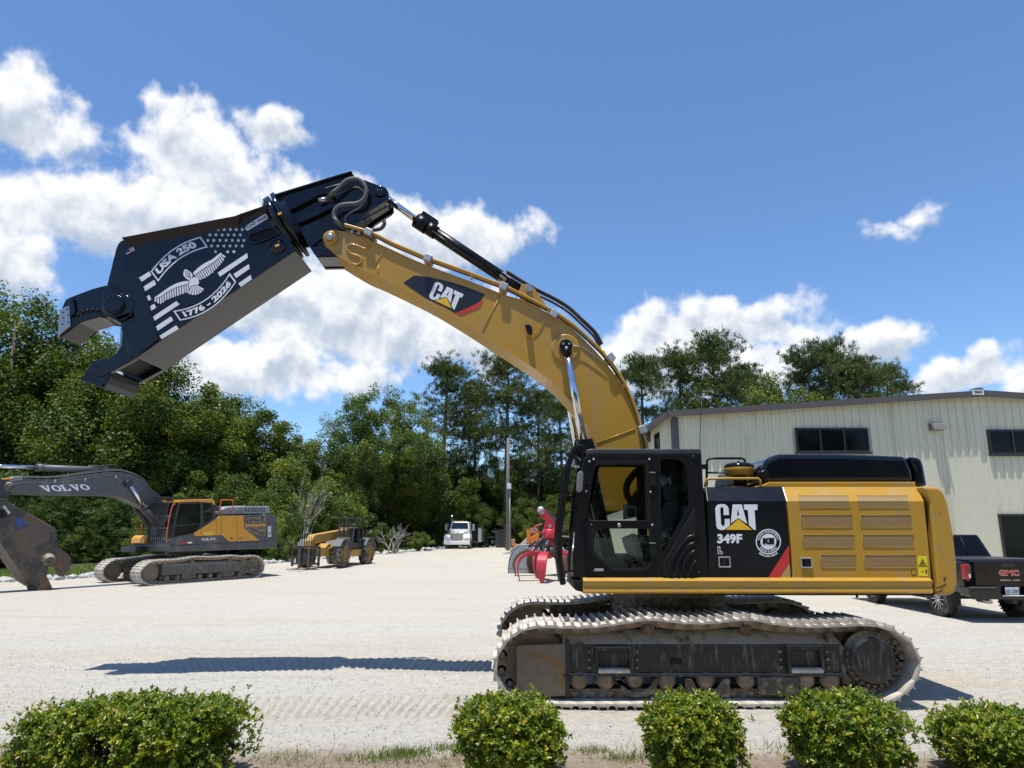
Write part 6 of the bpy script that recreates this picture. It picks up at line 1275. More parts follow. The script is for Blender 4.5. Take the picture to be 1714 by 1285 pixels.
def yard_items():
    K = paint('dark_trailer', (.022,.022,.022), .6, var=.3, scale=5); ST = paint('trailer_edge', (.14,.14,.13), .6); WD = paint('weathered_steel', (.07,.045,.03), .7, var=.4, scale=5)
    b = lambda m, n, mat, p, **k: m.build(n, mat, p, world=False, **k)
    z = gz(0, 63)
    T = thing('flatbed_trailer', 'dark flatbed trailer with raised ramps standing right of the white truck', 'trailer', (-2.45, 70.0, gz(0, 70)), math.radians(-4))
    m = MB(); m.box(-1.25,1.5,-1.1,1.1,.62,.82); b(m, 'deck', K, T, bev=.02)
    m = MB(); m.box(-1.25,1.5,-1.16,-1.1,.80,.98); b(m, 'side_rail', ST, T)
    for x in (-.9, -.1): wheel(T, (x,-.95,.4), .4, .25, (0,1,0), M_TIRE, (M_STL, M_STL), .5, 6, 16, -1); wheel(T, (x,.95,.4), .4, .25, (0,1,0), M_TIRE, (M_STL, M_STL), .5, 6, 16, 1)
    for y in (-.9,.7): m = MB(); m.bar((1.5,y,.7),(.75,y,1.75),.35,.06); b(m, 'ramp', ST, T)
    m = MB(); m.bar((1.4,-1.05,.8),(2.0,-1.05,.06),.12,.08); b(m, 'landing_leg', ST, T)
    m = MB(); m.prism([(-1.0,.8),(-.9,1.5),(-.4,1.7),(.2,1.35),(.6,.8)], -.5,.5); b(m, 'load', K, T, bev=.06)
    m = MB(); m.box(-1.1,.8,-.9,.9,-.0,.1); m.box(-1.1,-.9,-.8,.8,.0,.62); b(m, 'axle', K, T)
    T = thing('yard_gate', 'dark upright steel gate panel standing between the trailer and the utility pole', 'gate', (-1.0, 64.5, gz(0,64.5)))
    m = MB(); m.prism([(-.42,0),(.36,0),(.36,1.55),(-.42,1.5)], 0,.06); b(m, 'sheet', K, T); m = MB(); m.tube([(-.45,0,0),(-.45,0,1.52),(.40,0,1.58),(.40,0,0)], .03, 8); b(m, 'frame', ST, T)
    T = thing('steel_rack', 'rust-brown ladder-like steel rack leaning beside the utility pole', 'rack', (-.38, 61.0, gz(0,61)))
    for x in (-.22,.28): m = MB(); m.bar((x,0,-.02),(x+.03,.1,2.05),.06,.06); b(m, 'upright', WD, T)
    for k in range(7): m = MB(); zz = .25+k*.28; m.bar((-.24,.03,zz),(.32,.03,zz+.03),.12,.05); b(m, 'rung', WD, T)
    # utility pole
    p = at(850, 917, 58.0); T = thing('utility_pole', 'tall slender utility pole with a small lamp box at the lot edge', 'pole', (p.x, 58.0, gz(0,58)))
    m = MB(); m.tube([(0,0,-.2),(0,0,5.0),(.02,0,9.2)], [.17,.15,.12], 14); b(m, 'shaft', paint('pole_grey', (.15,.14,.125), .8, var=.25, scale=3, bump=.3, bscale=30), T)
    m = MB(); m.box(-.08,.28,-.28,-.1,4.95,5.4); b(m, 'lamp_box', paint('lamp_white', (.6,.6,.58), .5), T, bev=.03)
    m = MB(); m.tube([(.17,-.12,0),(.16,-.12,5.0)], .035, 8); b(m, 'conduit', paint('conduit', (.42,.42,.40), .6), T)
    # orange machine
    O = paint('safety_orange', (.62,.16,.02), .5, var=.12, dust=(.35,.2,.1), dfac=(.55,.8)); BR = paint('brown_box', (.33,.20,.13), .7)
    p = at(880, 916, 46.0); T = thing('lift_machine', 'orange lift machine with folded mast standing behind the red grapple', 'lift', (p.x, 46.0, gz(0,46)))
    s = .1342/F*46*1.03; q = lambda x, y: ((x-1118)*s, (490-y)*s)
    def pr(n, pts, y0, y1, mat, par=T): m = MB(); m.prism([q(*a) for a in pts], y0, y1); return b(m, n, mat, par, bev=.02)
    pr('base_frame', [(1000,420),(1260,420),(1260,470),(1000,470)], -.6, .7, O); pr('end_post', [(965,330),(985,320),(1030,330),(1040,455),(990,455)], -.7, .3, O); pr('control_box', [(946,272),(985,268),(995,290),(990,355),(950,355)], -.5, .0, BR)
    pr('boom', [(1040,385),(1300,385),(1300,412),(1040,412)], -.75, -.45, O); pr('rail', [(1100,330),(1300,325),(1300,338),(1100,345)], -.7, -.6, O); pr('rail', [(1100,330),(1112,330),(1112,400),(1100,400)], -.7, -.6, O); pr('rail', [(1180,330),(1192,330),(1192,400),(1180,400)], -.7,-.6,O)
    pr('mast', [(1128,165),(1165,165),(1175,240),(1260,240),(1270,335),(1135,330)], -.3, .4, O); pr('head_box', [(1165,145),(1235,140),(1262,160),(1265,205),(1170,205)], -.35, .2, BR); pr('pivot_arm', [(1170,250),(1250,200),(1280,215),(1240,330),(1180,330)], -.5, -.3, O)
    for x in (1010, 1230):
        for y in (-.5, .6): c_ = q(x, 478); wheel(T, (c_[0], y, .36), .36, .25, (0,1,0), M_TIRE, (BR, BR), .5, 6, 14, -1 if y < 0 else 1)
    p = at(858, 917, 52.0); m = MB(); m.prism([(-.9,-.02),(.5,-.02),(1.35,1.25),(1.22,1.32),(.2,.35)], -.25, .25); T = thing('concrete_ramp', 'pale concrete slab leaning left of the orange lift machine', 'slab', (p.x, 52, gz(0,52))); b(m, 'slab', paint('pale_concrete', (.45,.43,.38), .8, bump=.3), T, bev=.03)
    # grey bucket
    GB = paint('grey_bucket_paint', (.30,.325,.35), .42, var=.08, dust=(.4,.38,.34), dfac=(.6,.85)); p = at(880, 952, 34.5)
    T = thing('loader_bucket', 'light grey curved loader bucket lying behind the red grapple', 'bucket', (p.x, 34.5, gz(0,34.5))); s = .1342/F*34.5*1.04; q2 = lambda x, y: ((x-1118)*s, (762-y)*s)
    arc = [(910,762),(912,700),(922,630),(945,560),(980,500),(1030,458)]; A = [q2(*v) for v in arc]; I_ = [(x+.05, z_-.04) for x, z_ in A]
    m = MB(); m.prism(A+[q2(1185,455), q2(1185,470)]+[(x, max(z_, 0)) for x, z_ in reversed(I_)], -.9, .9); b(m, 'shell', GB, T, bev=.01)
    for y in (-.9, .86): m = MB(); m.prism([(x+.01, z_) for x, z_ in A]+[q2(1180,462), q2(1215,640), q2(1205,762)], y, y+.04); b(m, 'side_plate', GB, T, bev=.008)
    m = MB(); m.prism([q2(*v) for v in ((915,690),(1150,705),(1150,715),(913,702))], -.915, -.9); b(m, 'wear_strip', GB, T)
yard_items()
def grapple(name, label, loc, sc, mats, angs, head=True, rz=0):
    T = thing(name, label, 'grapple', loc, rz); MT_, MH, MK = mats
    b = lambda m, n, mat, p=T, **k: m.build(n, mat, p, world=False, **k); S = lambda *v: tuple(c*sc for c in v)
    m = MB(); m.lathe((0,0,.95*sc), (0,0,1), [(0,.25*sc),(.1*sc,.34*sc),(.35*sc,.34*sc),(.42*sc,.24*sc)], 24); hub = b(m, 'hub', MK)
    m = MB(); m.lathe((0,0,1.3*sc), (0,0,1), [(0,.15*sc),(.45*sc,.15*sc)], 18); b(m, 'stem', MT_)
    for a in angs:
        d = Vector((math.cos(a), math.sin(a), 0)); t = Vector((-math.sin(a), math.cos(a), 0))
        prof = cr_spline([Vector(v) for v in ((.28,.98),(.62,1.12),(.98,1.08),(1.25,.86),(1.36,.56),(1.33,.3),(1.25,.02))], 4)
        m = MB(); V = []; n = len(prof)
        for i, p in enumerate(prof):
            f = i/(n-1); tn = (prof[min(i+1, n-1)]-prof[max(i-1, 0)]).normalized(); nn = Vector((tn.y, -tn.x)); th = (.13*(1-f)+.035)*sc; w = (.15+.05*math.sin(f*3.0))*sc*(1-.55*max(0, f-.75)*4)
            for sx, sn in ((-1,1),(1,1),(1,-1),(-1,-1)):
                q = p*sc+nn*(th*.5*sn); V.append(d*q.x+t*(w*sx)+Vector((0,0,max(q.y,0))))
        m.add(V, [(4*i+k, 4*i+(k+1) % 4, 4*i+4+(k+1) % 4, 4*i+4+k) for i in range(n-1) for k in range(4)]+[(0,1,2,3), (4*n-4,4*n-3,4*n-2,4*n-1)]); tn_ = b(m, 'tine', MT_, bev=.008)
        m = MB(); pts = [(.3,.98),(.75,1.28),(.95,1.12),(.6,.98)]; V = [d*x*sc+Vector((0,0,z*sc))+t*s*.03*sc for s in (-1,1) for x, z in pts]; m.add(V, [(0,1,2,3),(7,6,5,4)]+[(k,(k+1)%4,4+(k+1)%4,4+k) for k in range(4)]); b(m, 'tine_rib', MT_, tn_)
        m = MB(); p0 = d*.30*sc+Vector((0,0,1.62*sc)); p1 = d*.78*sc+Vector((0,0,1.22*sc)); m.cyl(p0, p0.lerp(p1,.65), .075*sc, n=12); b(m, 'cylinder', MK); m = MB(); m.cyl(p0.lerp(p1,.6), p1, .04*sc, n=10); b(m, 'cylinder_rod', M_CHR)
    if head:
        m = MB(); m.lathe((0,0,1.70*sc), (0,0,1), [(0,.24*sc),(.02*sc,.29*sc),(.1*sc,.30*sc),(.36*sc,.29*sc),(.40*sc,.22*sc)], 28); b(m, 'rotator', MT_)
        for y in (-.16,.12): m = MB(); m.prism([S(-.26,2.06),S(.26,2.06),S(.16,2.45),S(-.02,2.62),S(-.22,2.88),S(-.46,2.80),S(-.40,2.62),S(-.18,2.45)], y*sc, (y+.05)*sc); b(m, 'bracket', MT_, bev=.01)
        for x, z in ((.0,2.22),(-.32,2.76)): m = MB(); m.cyl((x*sc,-.2*sc,z*sc),(x*sc,.2*sc,z*sc), .075*sc, n=14); b(m, 'pin', M_STL)
        m = MB(); m.lathe((-.36*sc,0,2.78*sc), (0,0,1), [(0,.14*sc),(.1*sc,.16*sc),(.2*sc,.12*sc),(.24*sc,.05*sc)], 14); b(m, 'swivel', M_ZINC)
        m = MB(); m.bar((-.2*sc,0,2.8*sc),(.62*sc,.05,2.05*sc),.26*sc,.22*sc); b(m, 'arm_link', MK, bev=.02)
        m = MB(); m.tube([(-.3*sc,-.2*sc,2.3*sc),(-.7*sc,-.22*sc,2.15*sc),(-.45*sc,-.25*sc,1.95*sc),(-.2*sc,-.2*sc,2.0*sc)], .03*sc, 8, 4); b(m, 'hose', MT_)
    else:
        for x in (-.12, .22): m = MB(); m.prism([S(x,1.2),S(x+.2,1.2),S(x+.42,2.2),S(x+.2,2.25)], -.2*sc, .1*sc); b(m, 'body_plate', MK, bev=.02)
RG = paint('grapple_red', (.42,.018,.035), .38, coat=.3, var=.12, dust=(.40,.16,.15), dfac=(.55,.85)); RB = paint('grapple_rust', (.13,.06,.035), .65, var=.35, scale=5); KG = paint('grapple_grey', (.05,.052,.055), .45, var=.25)
pg = at(921, 966, 29.5)
grapple('grapple', 'bright red orange-peel grapple with curved tines standing behind the cab', (pg.x, 29.5, 0.02), 1.0, (RG, RG, KG), [math.radians(a) for a in (183, 252, 320, 35, 110)])
pg = at(906, 957, 33.0)
grapple('grapple', 'rust-brown grapple with dark grey body, between the red grapple and grey bucket', (pg.x, 32.4, 0.05), .95, (RB, RB, KG), [math.radians(a) for a in (190, 258, 325, 40, 112)], head=False)
# ------------------------------------------------------------------ vegetation
def np_mesh(name, V, Fc, mat, smooth=False):
    V = np.asarray(V, np.float32); Fc = np.asarray(Fc, np.int32); k = Fc.shape[1]
    me = bpy.data.meshes.new(name); me.vertices.add(len(V)); me.vertices.foreach_set('co', V.ravel())
    me.loops.add(Fc.size); me.loops.foreach_set('vertex_index', Fc.ravel())
    me.polygons.add(len(Fc)); me.polygons.foreach_set('loop_start', np.arange(0, Fc.size, k, dtype=np.int32)); me.polygons.foreach_set('loop_total', np.full(len(Fc), k, np.int32))
    if smooth: me.polygons.foreach_set('use_smooth', np.ones(len(Fc), bool))
    me.update(calc_edges=True); me.materials.append(mat); return me
def leafmat(name, cols, trans=.3, rough=.5, hue=.0):
    m, nt, b = newmat(name); geo = nt.nodes.new('ShaderNodeNewGeometry'); oi = nt.nodes.new('ShaderNodeObjectInfo')
    rp = nt.nodes.new('ShaderNodeValToRGB'); nt.links.new(geo.outputs['Random Per Island'], rp.inputs[0]); e = rp.color_ramp.elements
    e[0].color = (*cols[0], 1); e[1].color = (*cols[-1], 1)
    for i, c in enumerate(cols[1:-1]): q = e.new((i+1)/(len(cols)-1)); q.color = (*c, 1)
    c = mixc(nt, nmath(nt, 'MULTIPLY', oi.outputs['Random'], .45), rp.outputs[0], mixc(nt, 1.0, rp.outputs[0], (1.35, 1.05, .55), 'MULTIPLY'))
    if hue: c = mixc(nt, mapr(nt, noise(nt, objco(nt), hue, 4, .6), .42, .66), mixc(nt, 1.0, c, (.62,.72,.6), 'MULTIPLY'), mixc(nt, 1.0, c, (1.55,1.25,.75), 'MULTIPLY'))
    nt.links.new(c, b.inputs['Base Color']); b.inputs['Roughness'].default_value = rough; b.inputs['Specular IOR Level'].default_value = .35
    tr = nt.nodes.new('ShaderNodeBsdfTranslucent'); nt.links.new(mixc(nt, 1.0, c, (1.3, 1.45, .6), 'MULTIPLY'), tr.inputs[0])
    mx = nt.nodes.new('ShaderNodeMixShader'); mx.inputs[0].default_value = trans; nt.links.new(b.outputs[0], mx.inputs[1]); nt.links.new(tr.outputs[0], mx.inputs[2]); nt.links.new(mx.outputs[0], nt.nodes['Material Output'].inputs[0])
    return m
L_DEC = leafmat('oak_leaves', [(.038,.066,.014),(.066,.112,.021),(.098,.152,.030),(.15,.19,.048)], hue=.55)
L_LIT = leafmat('pale_leaves', [(.06,.10,.022),(.10,.16,.034),(.145,.21,.05),(.20,.25,.085)], hue=.6)
L_PIN = leafmat('pine_needles', [(.036,.062,.02),(.06,.098,.030),(.085,.13,.04),(.12,.155,.056)], .2, hue=.5)
L_SAP = leafmat('young_needles', [(.05,.09,.024),(.085,.145,.034),(.12,.19,.045)], .25)
L_HDG = leafmat('hedge_leaves', [(.03,.062,.010),(.08,.15,.015),(.14,.23,.020),(.17,.26,.022),(.21,.295,.026),(.29,.33,.06),(.24,.17,.06)], .3, .32, 7.0)
L_GRS = leafmat('grass_blades', [(.06,.12,.02),(.10,.17,.03),(.16,.21,.05),(.25,.24,.10)], .3)
M_BRK = paint('bark', (.10,.08,.062), .9, var=.35, scale=4, bump=.5, bscale=18); M_PBRK = paint('pine_bark', (.12,.085,.065), .9, var=.35, scale=3, bump=.5, bscale=12); M_DEAD = paint('dead_wood', (.30,.28,.25), .9, var=.2, scale=5)
def rot_rand(rng, n, up=.0):
    """n random leaf frames: long axis a, side axis b"""
    a = rng.normal(size=(n, 3)); a /= np.linalg.norm(a, axis=1)[:, None]; nrm = rng.normal(size=(n, 3)); nrm[:, 2] = np.abs(nrm[:, 2])+up; nrm /= np.linalg.norm(nrm, axis=1)[:, None]
    a = a-nrm*(a*nrm).sum(1)[:, None]; a /= np.linalg.norm(a, axis=1)[:, None]; return a, np.cross(nrm, a)
def leaf_quads(c, a, b, L, W):
    V = np.stack([c-a*L[:, None], c+b*W[:, None], c+a*L[:, None], c-b*W[:, None]], 1).reshape(-1, 3); return V, np.arange(len(V)).reshape(-1, 4)
def deciduous(seed, H, R, low, ncl, nlf, size, mat, open_=0.0, top=1.0):
    rng = np.random.RandomState(seed); cz = H*(low+1)/2; rz = H*(1-low)/2
    m = MB(); tr = [(0,0,-.3),(rng.normal()*.15,rng.normal()*.15,H*.25),(rng.normal()*.3,rng.normal()*.3,H*.55),(rng.normal()*.3,rng.normal()*.3,H*.88)]
    m.tube(tr, [H*.020,H*.017,H*.010,H*.003], 8)
    cls = []
    while len(cls) < ncl:
        p = rng.normal(size=3); p /= np.linalg.norm(p); r = rng.rand()**.45
        x = p*r; zz = x[2]; wid = (1-max(0, zz)**2*.35)*(1 if zz > -.5 else .85)
        lobes = 1+.22*math.sin(3*math.atan2(x[1], x[0])+seed)+.15*math.sin(5*zz+seed*2)
        cls.append((x[0]*R*wid*lobes, x[1]*R*wid*lobes, cz+zz*rz))
    cls = np.array(cls)
    for i in rng.choice(ncl, min(14, ncl), False):
        q = cls[i]; z0 = max(q[2]-H*.22, H*.15); s = Vector((0, 0, z0)); e = Vector(q); m.tube([s, s.lerp(e, .5)+Vector((0,0,.3)), e], [H*.007, H*.005, H*.001], 6)
    C_, A_, B_, Ls = [], [], [], []
    for q in cls:
        rr = R*rng.uniform(.12, .29)*(1-open_*.3); n = int(nlf*rng.uniform(.6, 1.3)); d = rng.normal(size=(n, 3)); d /= np.linalg.norm(d, axis=1)[:, None]; d[:, 2] = d[:, 2]*.95
        C_.append(q+d*(rr*rng.rand(n)**.4)[:, None]*np.array([1.0,1.0,1.05])); a, b = rot_rand(rng, n, .25); A_.append(a); B_.append(b); Ls.append(size*rng.uniform(.65, 1.35, n))
    Cc, A, B, L = np.concatenate(C_), np.concatenate(A_), np.concatenate(B_), np.concatenate(Ls)
    Cc[:, 2] = np.maximum(Cc[:, 2], .12)
    V, Fc = leaf_quads(Cc, A, B, L, L*.55)
    return m.mesh('trunk', M_BRK), np_mesh('crown', V, Fc, mat)
def needles(rng, tips, dirs, nb, ln, wd):
    n = len(tips)*nb; base = np.repeat(np.array(tips), nb, 0); d = np.repeat(np.array(dirs), nb, 0)+rng.normal(size=(n, 3))*.75; d /= np.linalg.norm(d, axis=1)[:, None]
    s = np.cross(d, rng.normal(size=(n, 3))); s /= np.linalg.norm(s, axis=1)[:, None]; L = ln*rng.uniform(.6, 1.2, n); base = base+rng.normal(size=(n, 3))*ln*.25
    V = np.stack([base-s*wd, base+s*wd, base+d*L[:, None]], 1).reshape(-1, 3); return V, np.arange(len(V)).reshape(-1, 3)
def pine(seed, H, low, spread, nbr, ntf, nb=16, ln=.42, wd=.035, mat=None, young=False):
    rng = np.random.RandomState(seed); m = MB(); lean = rng.normal(size=2)*.3
    m.tube([(0,0,-.3),(lean[0]*.3,lean[1]*.3,H*.35),(lean[0]*.7,lean[1]*.7,H*.7),(lean[0],lean[1],H*.95)], [H*.0125,H*.0105,H*.0075,H*.003], 8)
    tips, dirs = [], []
    for k in range(nbr):
        f = rng.rand()**(.75 if not young else 1.1); t = f; z = H*(low+(1-low)*f*.95)
        prof = math.sqrt(max(.12, 1-((t-.42)/.66)**2)) if not young else (1-t*.92)
        L = spread*prof*rng.uniform(.3, 1.15)+.25; az = rng.uniform(0, 2*math.pi); el = rng.uniform(-.2, .4)+(t**2)*.55
        d = np.array([math.cos(az)*math.cos(el), math.sin(az)*math.cos(el), math.sin(el)]); o = np.array([lean[0]*z/H, lean[1]*z/H, z]); e = o+d*L
        if L > .5: m.tube([tuple(o), tuple(o+d*L*.5+np.array([0,0,-.05*L])), tuple(e)], [.045*H/20, .03*H/20, .01], 5)
        cl = (.30+L*.15)
        for j in range(ntf):
            s = rng.uniform(.35, 1.0) if young else 1-.5*rng.rand()**1.5; p = o+d*L*s+rng.normal(size=3)*np.array([cl,cl,cl*.42]); tips.append(p); dirs.append(d*.6+np.array([0,0,.7]))
    V, Fc = needles(rng, tips, dirs, nb, ln, wd); V[:, 2] = np.maximum(V[:, 2], .05)
    return m.mesh('trunk', M_PBRK), np_mesh('crown', V, Fc, mat or L_PIN)
PROTO = {
 'oak_a': deciduous(1, 14, 4.6, .05, 190, 400, .092, L_DEC), 'oak_b': deciduous(2, 14, 4.2, .03, 180, 400, .092, L_DEC), 'oak_c': deciduous(3, 14, 5.0, .02, 190, 400, .095, L_DEC),
 'light_a': deciduous(4, 14, 4.3, .22, 150, 260, .09, L_LIT, .6), 'light_b': deciduous(5, 14, 4.0, .10, 160, 380, .09, L_LIT, .2),
 'shrub_a': deciduous(6, 5, 2.3, .0, 60, 420, .06, L_DEC), 'shrub_b': deciduous(7, 5, 2.5, .0, 60, 420, .06, L_LIT),
 'pine_a': pine(11, 20, .36, 3.3, 62, 22, 15), 'pine_b': pine(12, 20, .45, 2.9, 52, 22, 15), 'pine_c': pine(13, 20, .30, 3.5, 70, 22, 15),
 'sap_a': pine(14, 5, .03, 1.7, 110, 6, 14, .30, .022, L_SAP, True), 'sap_b': pine(15, 5, .02, 1.9, 120, 6, 14, .30, .022, L_SAP, True)}
PH = {k: (14 if k[0] in 'ol' else 20 if k[:4] == 'pine' else 5) for k in PROTO}
def plant(kind, name, label, cat, u, vtop, Y, wx=1.0, group=None, x=None):
    p = at(u, vtop, Y); z0 = gz(0, Y); h = p.z-z0; s = h/PH[kind]
    t = thing(name, label, cat, (p.x if x is None else x, Y, z0), random.uniform(0, 6.28), group); t.scale = (s*wx, s*wx, s)
    for nm, me in zip(('trunk', 'crown'), PROTO[kind]):
        o = bpy.data.objects.new(nm, me); C.objects.link(o); o.parent = t
    return t
BROAD = [('oak_a',-75,455,48,1.05,'cut off by the left edge of the picture'),('oak_c',35,492,47,1.05,'tallest of the leafy trees, at the far left'),('oak_b',118,548,50,1.1,'behind the open jaws of the raised shear'),('oak_a',205,578,47,1.1,'directly under the black shear jaw'),('oak_c',285,588,49,1.05,'right of and below the shear jaw, above the grey boom'),
 ('light_b',352,655,50,1.2,'above the boom of the grey excavator'),('oak_b',415,662,53,1.25,'above the cab of the grey excavator'),('light_b',478,702,55,1.1,'above the engine hood of the grey excavator'),('oak_a',540,742,57,1.15,'left of the pale open-crowned trees, above the telehandler'),
 ('light_a',612,648,60,.85,'left one of two pale open-crowned trees left of the pines'),('light_a',668,652,62,.85,'right one of two pale open-crowned trees left of the pines'),('oak_c',700,735,64,1.2,'below and right of the pale open-crowned trees'),
 ('light_b',1300,618,68,1.0,'yellow-green, between pines above the building roof'),('light_b',1262,655,62,1.0,'low yellow-green crown just over the roof')]
for k, u, v, Y, w, where in BROAD: plant(k, 'leafy_tree', 'leafy green tree '+where, 'tree', u, v, Y, w, 'leafy trees of the wood behind the lot')
PINES = [('pine_a',742,606,70,1.15,'left of three tall pines near the white truck'),('pine_b',795,640,74,1.0,'slimmer pine between the two tallest pines'),('pine_c',846,594,68,1.05,'tallest pine, behind the utility pole'),('pine_b',900,655,73,1.1,'just left of the yellow boom'),('pine_a',942,668,67,1.1,'seen under the curve of the yellow boom'),('pine_c',978,700,63,1.0,'low behind the front of the cab'),
 ('pine_b',1070,598,66,1.0,'right beside the yellow boom above the building corner'),('pine_a',1128,590,70,1.05,'left one of the pines above the building roof'),('pine_c',1192,570,68,1.1,'tallest above the left half of the roof'),('pine_b',1242,612,72,1.0,'behind the antenna, above the dark upper window'),('pine_a',1345,588,70,1.1,'above the roof right of the yellow-green crown'),('pine_c',1388,580,73,1.0,'tallest above the middle of the roof'),('pine_b',1432,600,70,1.1,'above the roof, second from its right end of the wood'),('pine_a',1475,615,74,1.1,'rightmost above the roof, left of the peak')]
for k, u, v, Y, w, where in PINES: plant(k, 'pine_tree', 'dark green pine '+where, 'tree', u, v, Y, w, 'tall pines behind the lot')
# understory: dark trees that close the wood near the ground
rng = random.Random(5)
US = [(-40,700,51),(60,680,52),(150,690,53),(240,700,53),(320,730,54),(400,745,56),(470,770,56),(540,790,60),(610,765,66),(660,780,68),(715,770,72),(765,760,76),(815,765,76),(865,770,76),(915,770,76),(960,765,74),(1005,770,74),(1055,780,74),(690,835,63),(790,830,66),(880,825,66),(930,830,60),(975,835,58),(580,815,56)]
UL = ['at the left picture edge behind the worn shear','behind the tip of the grey boom','under the middle of the black shear','behind the grey boom where it bends','behind the grey excavator cab','behind the grey excavator hood','behind the rear end of the grey excavator','above the half-dead grey shrub','below the left pale open-crowned tree','below the right pale open-crowned tree','left of the leftmost tall pine','behind the leftmost tall pine trunk','between the two tallest pine trunks','directly behind the utility pole','right of the utility pole','under the yellow boom','behind the front cab guard','behind the cab, left of the building','directly left of the white truck','above the dark trailer','above the orange lift machine','above the red grapple','behind the mirror of the cab','right above the telehandler canopy']
for (u, v, Y), w in zip(US, UL): plant(rng.choice(['oak_a','oak_b','oak_c']), 'understory_tree', 'dark leafy understory tree '+w, 'tree', u, v, Y, 1.25, 'understory trees of the wood')
for i, (x, y, h) in enumerate([(-26,-16,11),(-17,-20,13),(-9,-17,12),(-1,-21,13),(7,-17,12),(15,-20,13),(23,-16,12),(31,-19,13)]):  # unseen trees, added so glossy surfaces mirror something dark and near sides darken
    t = plant(['oak_a','oak_b','oak_c'][i % 3], 'leafy_tree', 'unseen leafy tree added behind the viewer to be mirrored in the building windows', 'tree', 857, 600, 30, 1.2, 'unseen leafy trees added behind the viewer'); t.location = (x, y, 0); s_ = h/14; t.scale = (s_*1.3, s_*1.3, s_)
SH = [('sap_a',15,795,40,1.25,'young pine under the boom tip of the grey excavator'),('sap_b',75,845,40,1.4,'young pine left of centre under the grey boom'),('sap_a',120,828,41,1.3,'young pine under the middle of the grey boom'),('sap_b',165,850,41,1.4,'young pine left of the grey boom cylinders'),('sap_a',210,832,42,1.3,'young pine behind the grey boom cylinders'),('shrub_b',252,862,41,1.0,'bushy shrub behind the orange tool box'),
      ('shrub_a',45,880,39.5,1.2,'low shrub behind the worn shear'),('shrub_a',135,885,40,1.1,'low shrub right of the worn shear jaw'),('shrub_b',300,800,45,1.2,'pale shrub behind the cab of the grey excavator'),('shrub_a',390,800,46,1.3,'dark shrub behind the engine hood of the grey excavator'),('shrub_b',455,820,46,1.2,'shrub at the rear of the grey excavator'),('shrub_b',470,885,42,1.0,'low shrub left of the telehandler forks'),('shrub_b',505,765,50,1.1,'tall grey-green shrub left of the telehandler'),('shrub_a',560,840,50,1.2,'shrub directly behind the telehandler'),
      ('shrub_a',640,878,54,1.3,'low shrub right of the telehandler'),('shrub_b',700,890,57,1.3,'low shrub left of the white truck'),('shrub_a',735,870,72,1.3,'shrub behind the white truck hood'),('shrub_a',800,868,76,1.2,'shrub behind the dark trailer'),('shrub_b',838,872,77,1.2,'shrub left of the utility pole'),('shrub_a',872,865,70,1.4,'shrub right of the utility pole'),('shrub_b',905,862,62,1.2,'shrub behind the orange lift machine'),('shrub_a',945,850,60,1.4,'shrub behind the red grapple'),('shrub_a',985,850,60,1.4,'shrub hidden mostly behind the cab guard')]
for k, u, v, Y, w, lab in SH: plant(k, 'young_pine' if k[:3] == 'sap' else 'shrub', lab, 'tree' if k[:3] == 'sap' else 'shrub', u, v, Y, w)
def bare_tree(name, label, u, v, Y, seed, spread, n, cat='tree', depth=4, r0=.05):
    rg = random.Random(seed); p = at(u, v, Y); z0 = gz(0, Y); H = p.z-z0; T = thing(name, label, cat, (p.x, Y, z0)); m = MB()
    def grow(o, d, L, r, k):
        e = o+d*L; m.tube([o, o+d*L*.5+Vector((rg.gauss(0,.04), rg.gauss(0,.04), 0))*L, e], [r, r*.8, r*.55], 5)
        if k: 
            for _ in range(rg.choice((2,3))): grow(e if _ else o+d*L*.6, (d+Vector((rg.gauss(0,spread), rg.gauss(0,spread), rg.gauss(.05,spread*.6)))).normalized(), L*rg.uniform(.55,.8), r*.55, k-1)
    for i in range(n): a = rg.uniform(0, 6.28); grow(Vector((rg.gauss(0,.15),rg.gauss(0,.15),-.1)), Vector((math.cos(a)*spread*.8, math.sin(a)*spread*.8, 1)).normalized(), H*.34, r0, depth)
    m.build('branches', M_DEAD, T, world=False)
bare_tree('bare_shrub', 'leafless grey dead branches between the telehandler and the white truck', 657, 858, 52, 3, .55, 6, 'shrub', 3, .05)
bare_tree('bare_shrub', 'thin grey half-dead shrub standing left of the telehandler cab', 515, 775, 47, 8, .30, 8, 'shrub', 3, .05)
bare_tree('dead_tree', 'dead tree with bare grey top branches above the grey excavator cab', 440, 636, 55.5, 9, .28, 2, 'tree', 4, .16)
# ---- bank: grass strip, litter, riprap
EDGE = [(-45,22.5),(-26,26.5),(-20.5,29.0),(-17.4,33),(-14.6,38),(-12.2,44),(-9.6,51),(-7.2,58),(-4.2,64.5),(4,67),(30,68)]
def off_edge(d): 
    out = []
    for i, p in enumerate(EDGE):
        a = Vector(EDGE[max(i-1, 0)]); b = Vector(EDGE[min(i+1, len(EDGE)-1)]); t = (b-a).normalized(); out.append((p[0]-t.y*d, p[1]+t.x*d))
    return out
def strip(name, d0, d1, lift, mat, rise=0.0, n=1):
    A = [cr_spline([Vector(p) for p in off_edge(d0+(d1-d0)*k/n)], 5) for k in range(n+1)]; V = []; 
    for k, L in enumerate(A): V += [(p.x, p.y, gz(0, p.y)+lift+rise*k/n) for p in L]
    w = len(A[0]); me = np_mesh(name, V, [(k*w+i, k*w+i+1, (k+1)*w+i+1, (k+1)*w+i) for k in range(n) for i in range(w-1)], mat, True); o = bpy.data.objects.new(name, me); C.objects.link(o); tag(o, kind='structure'); return A
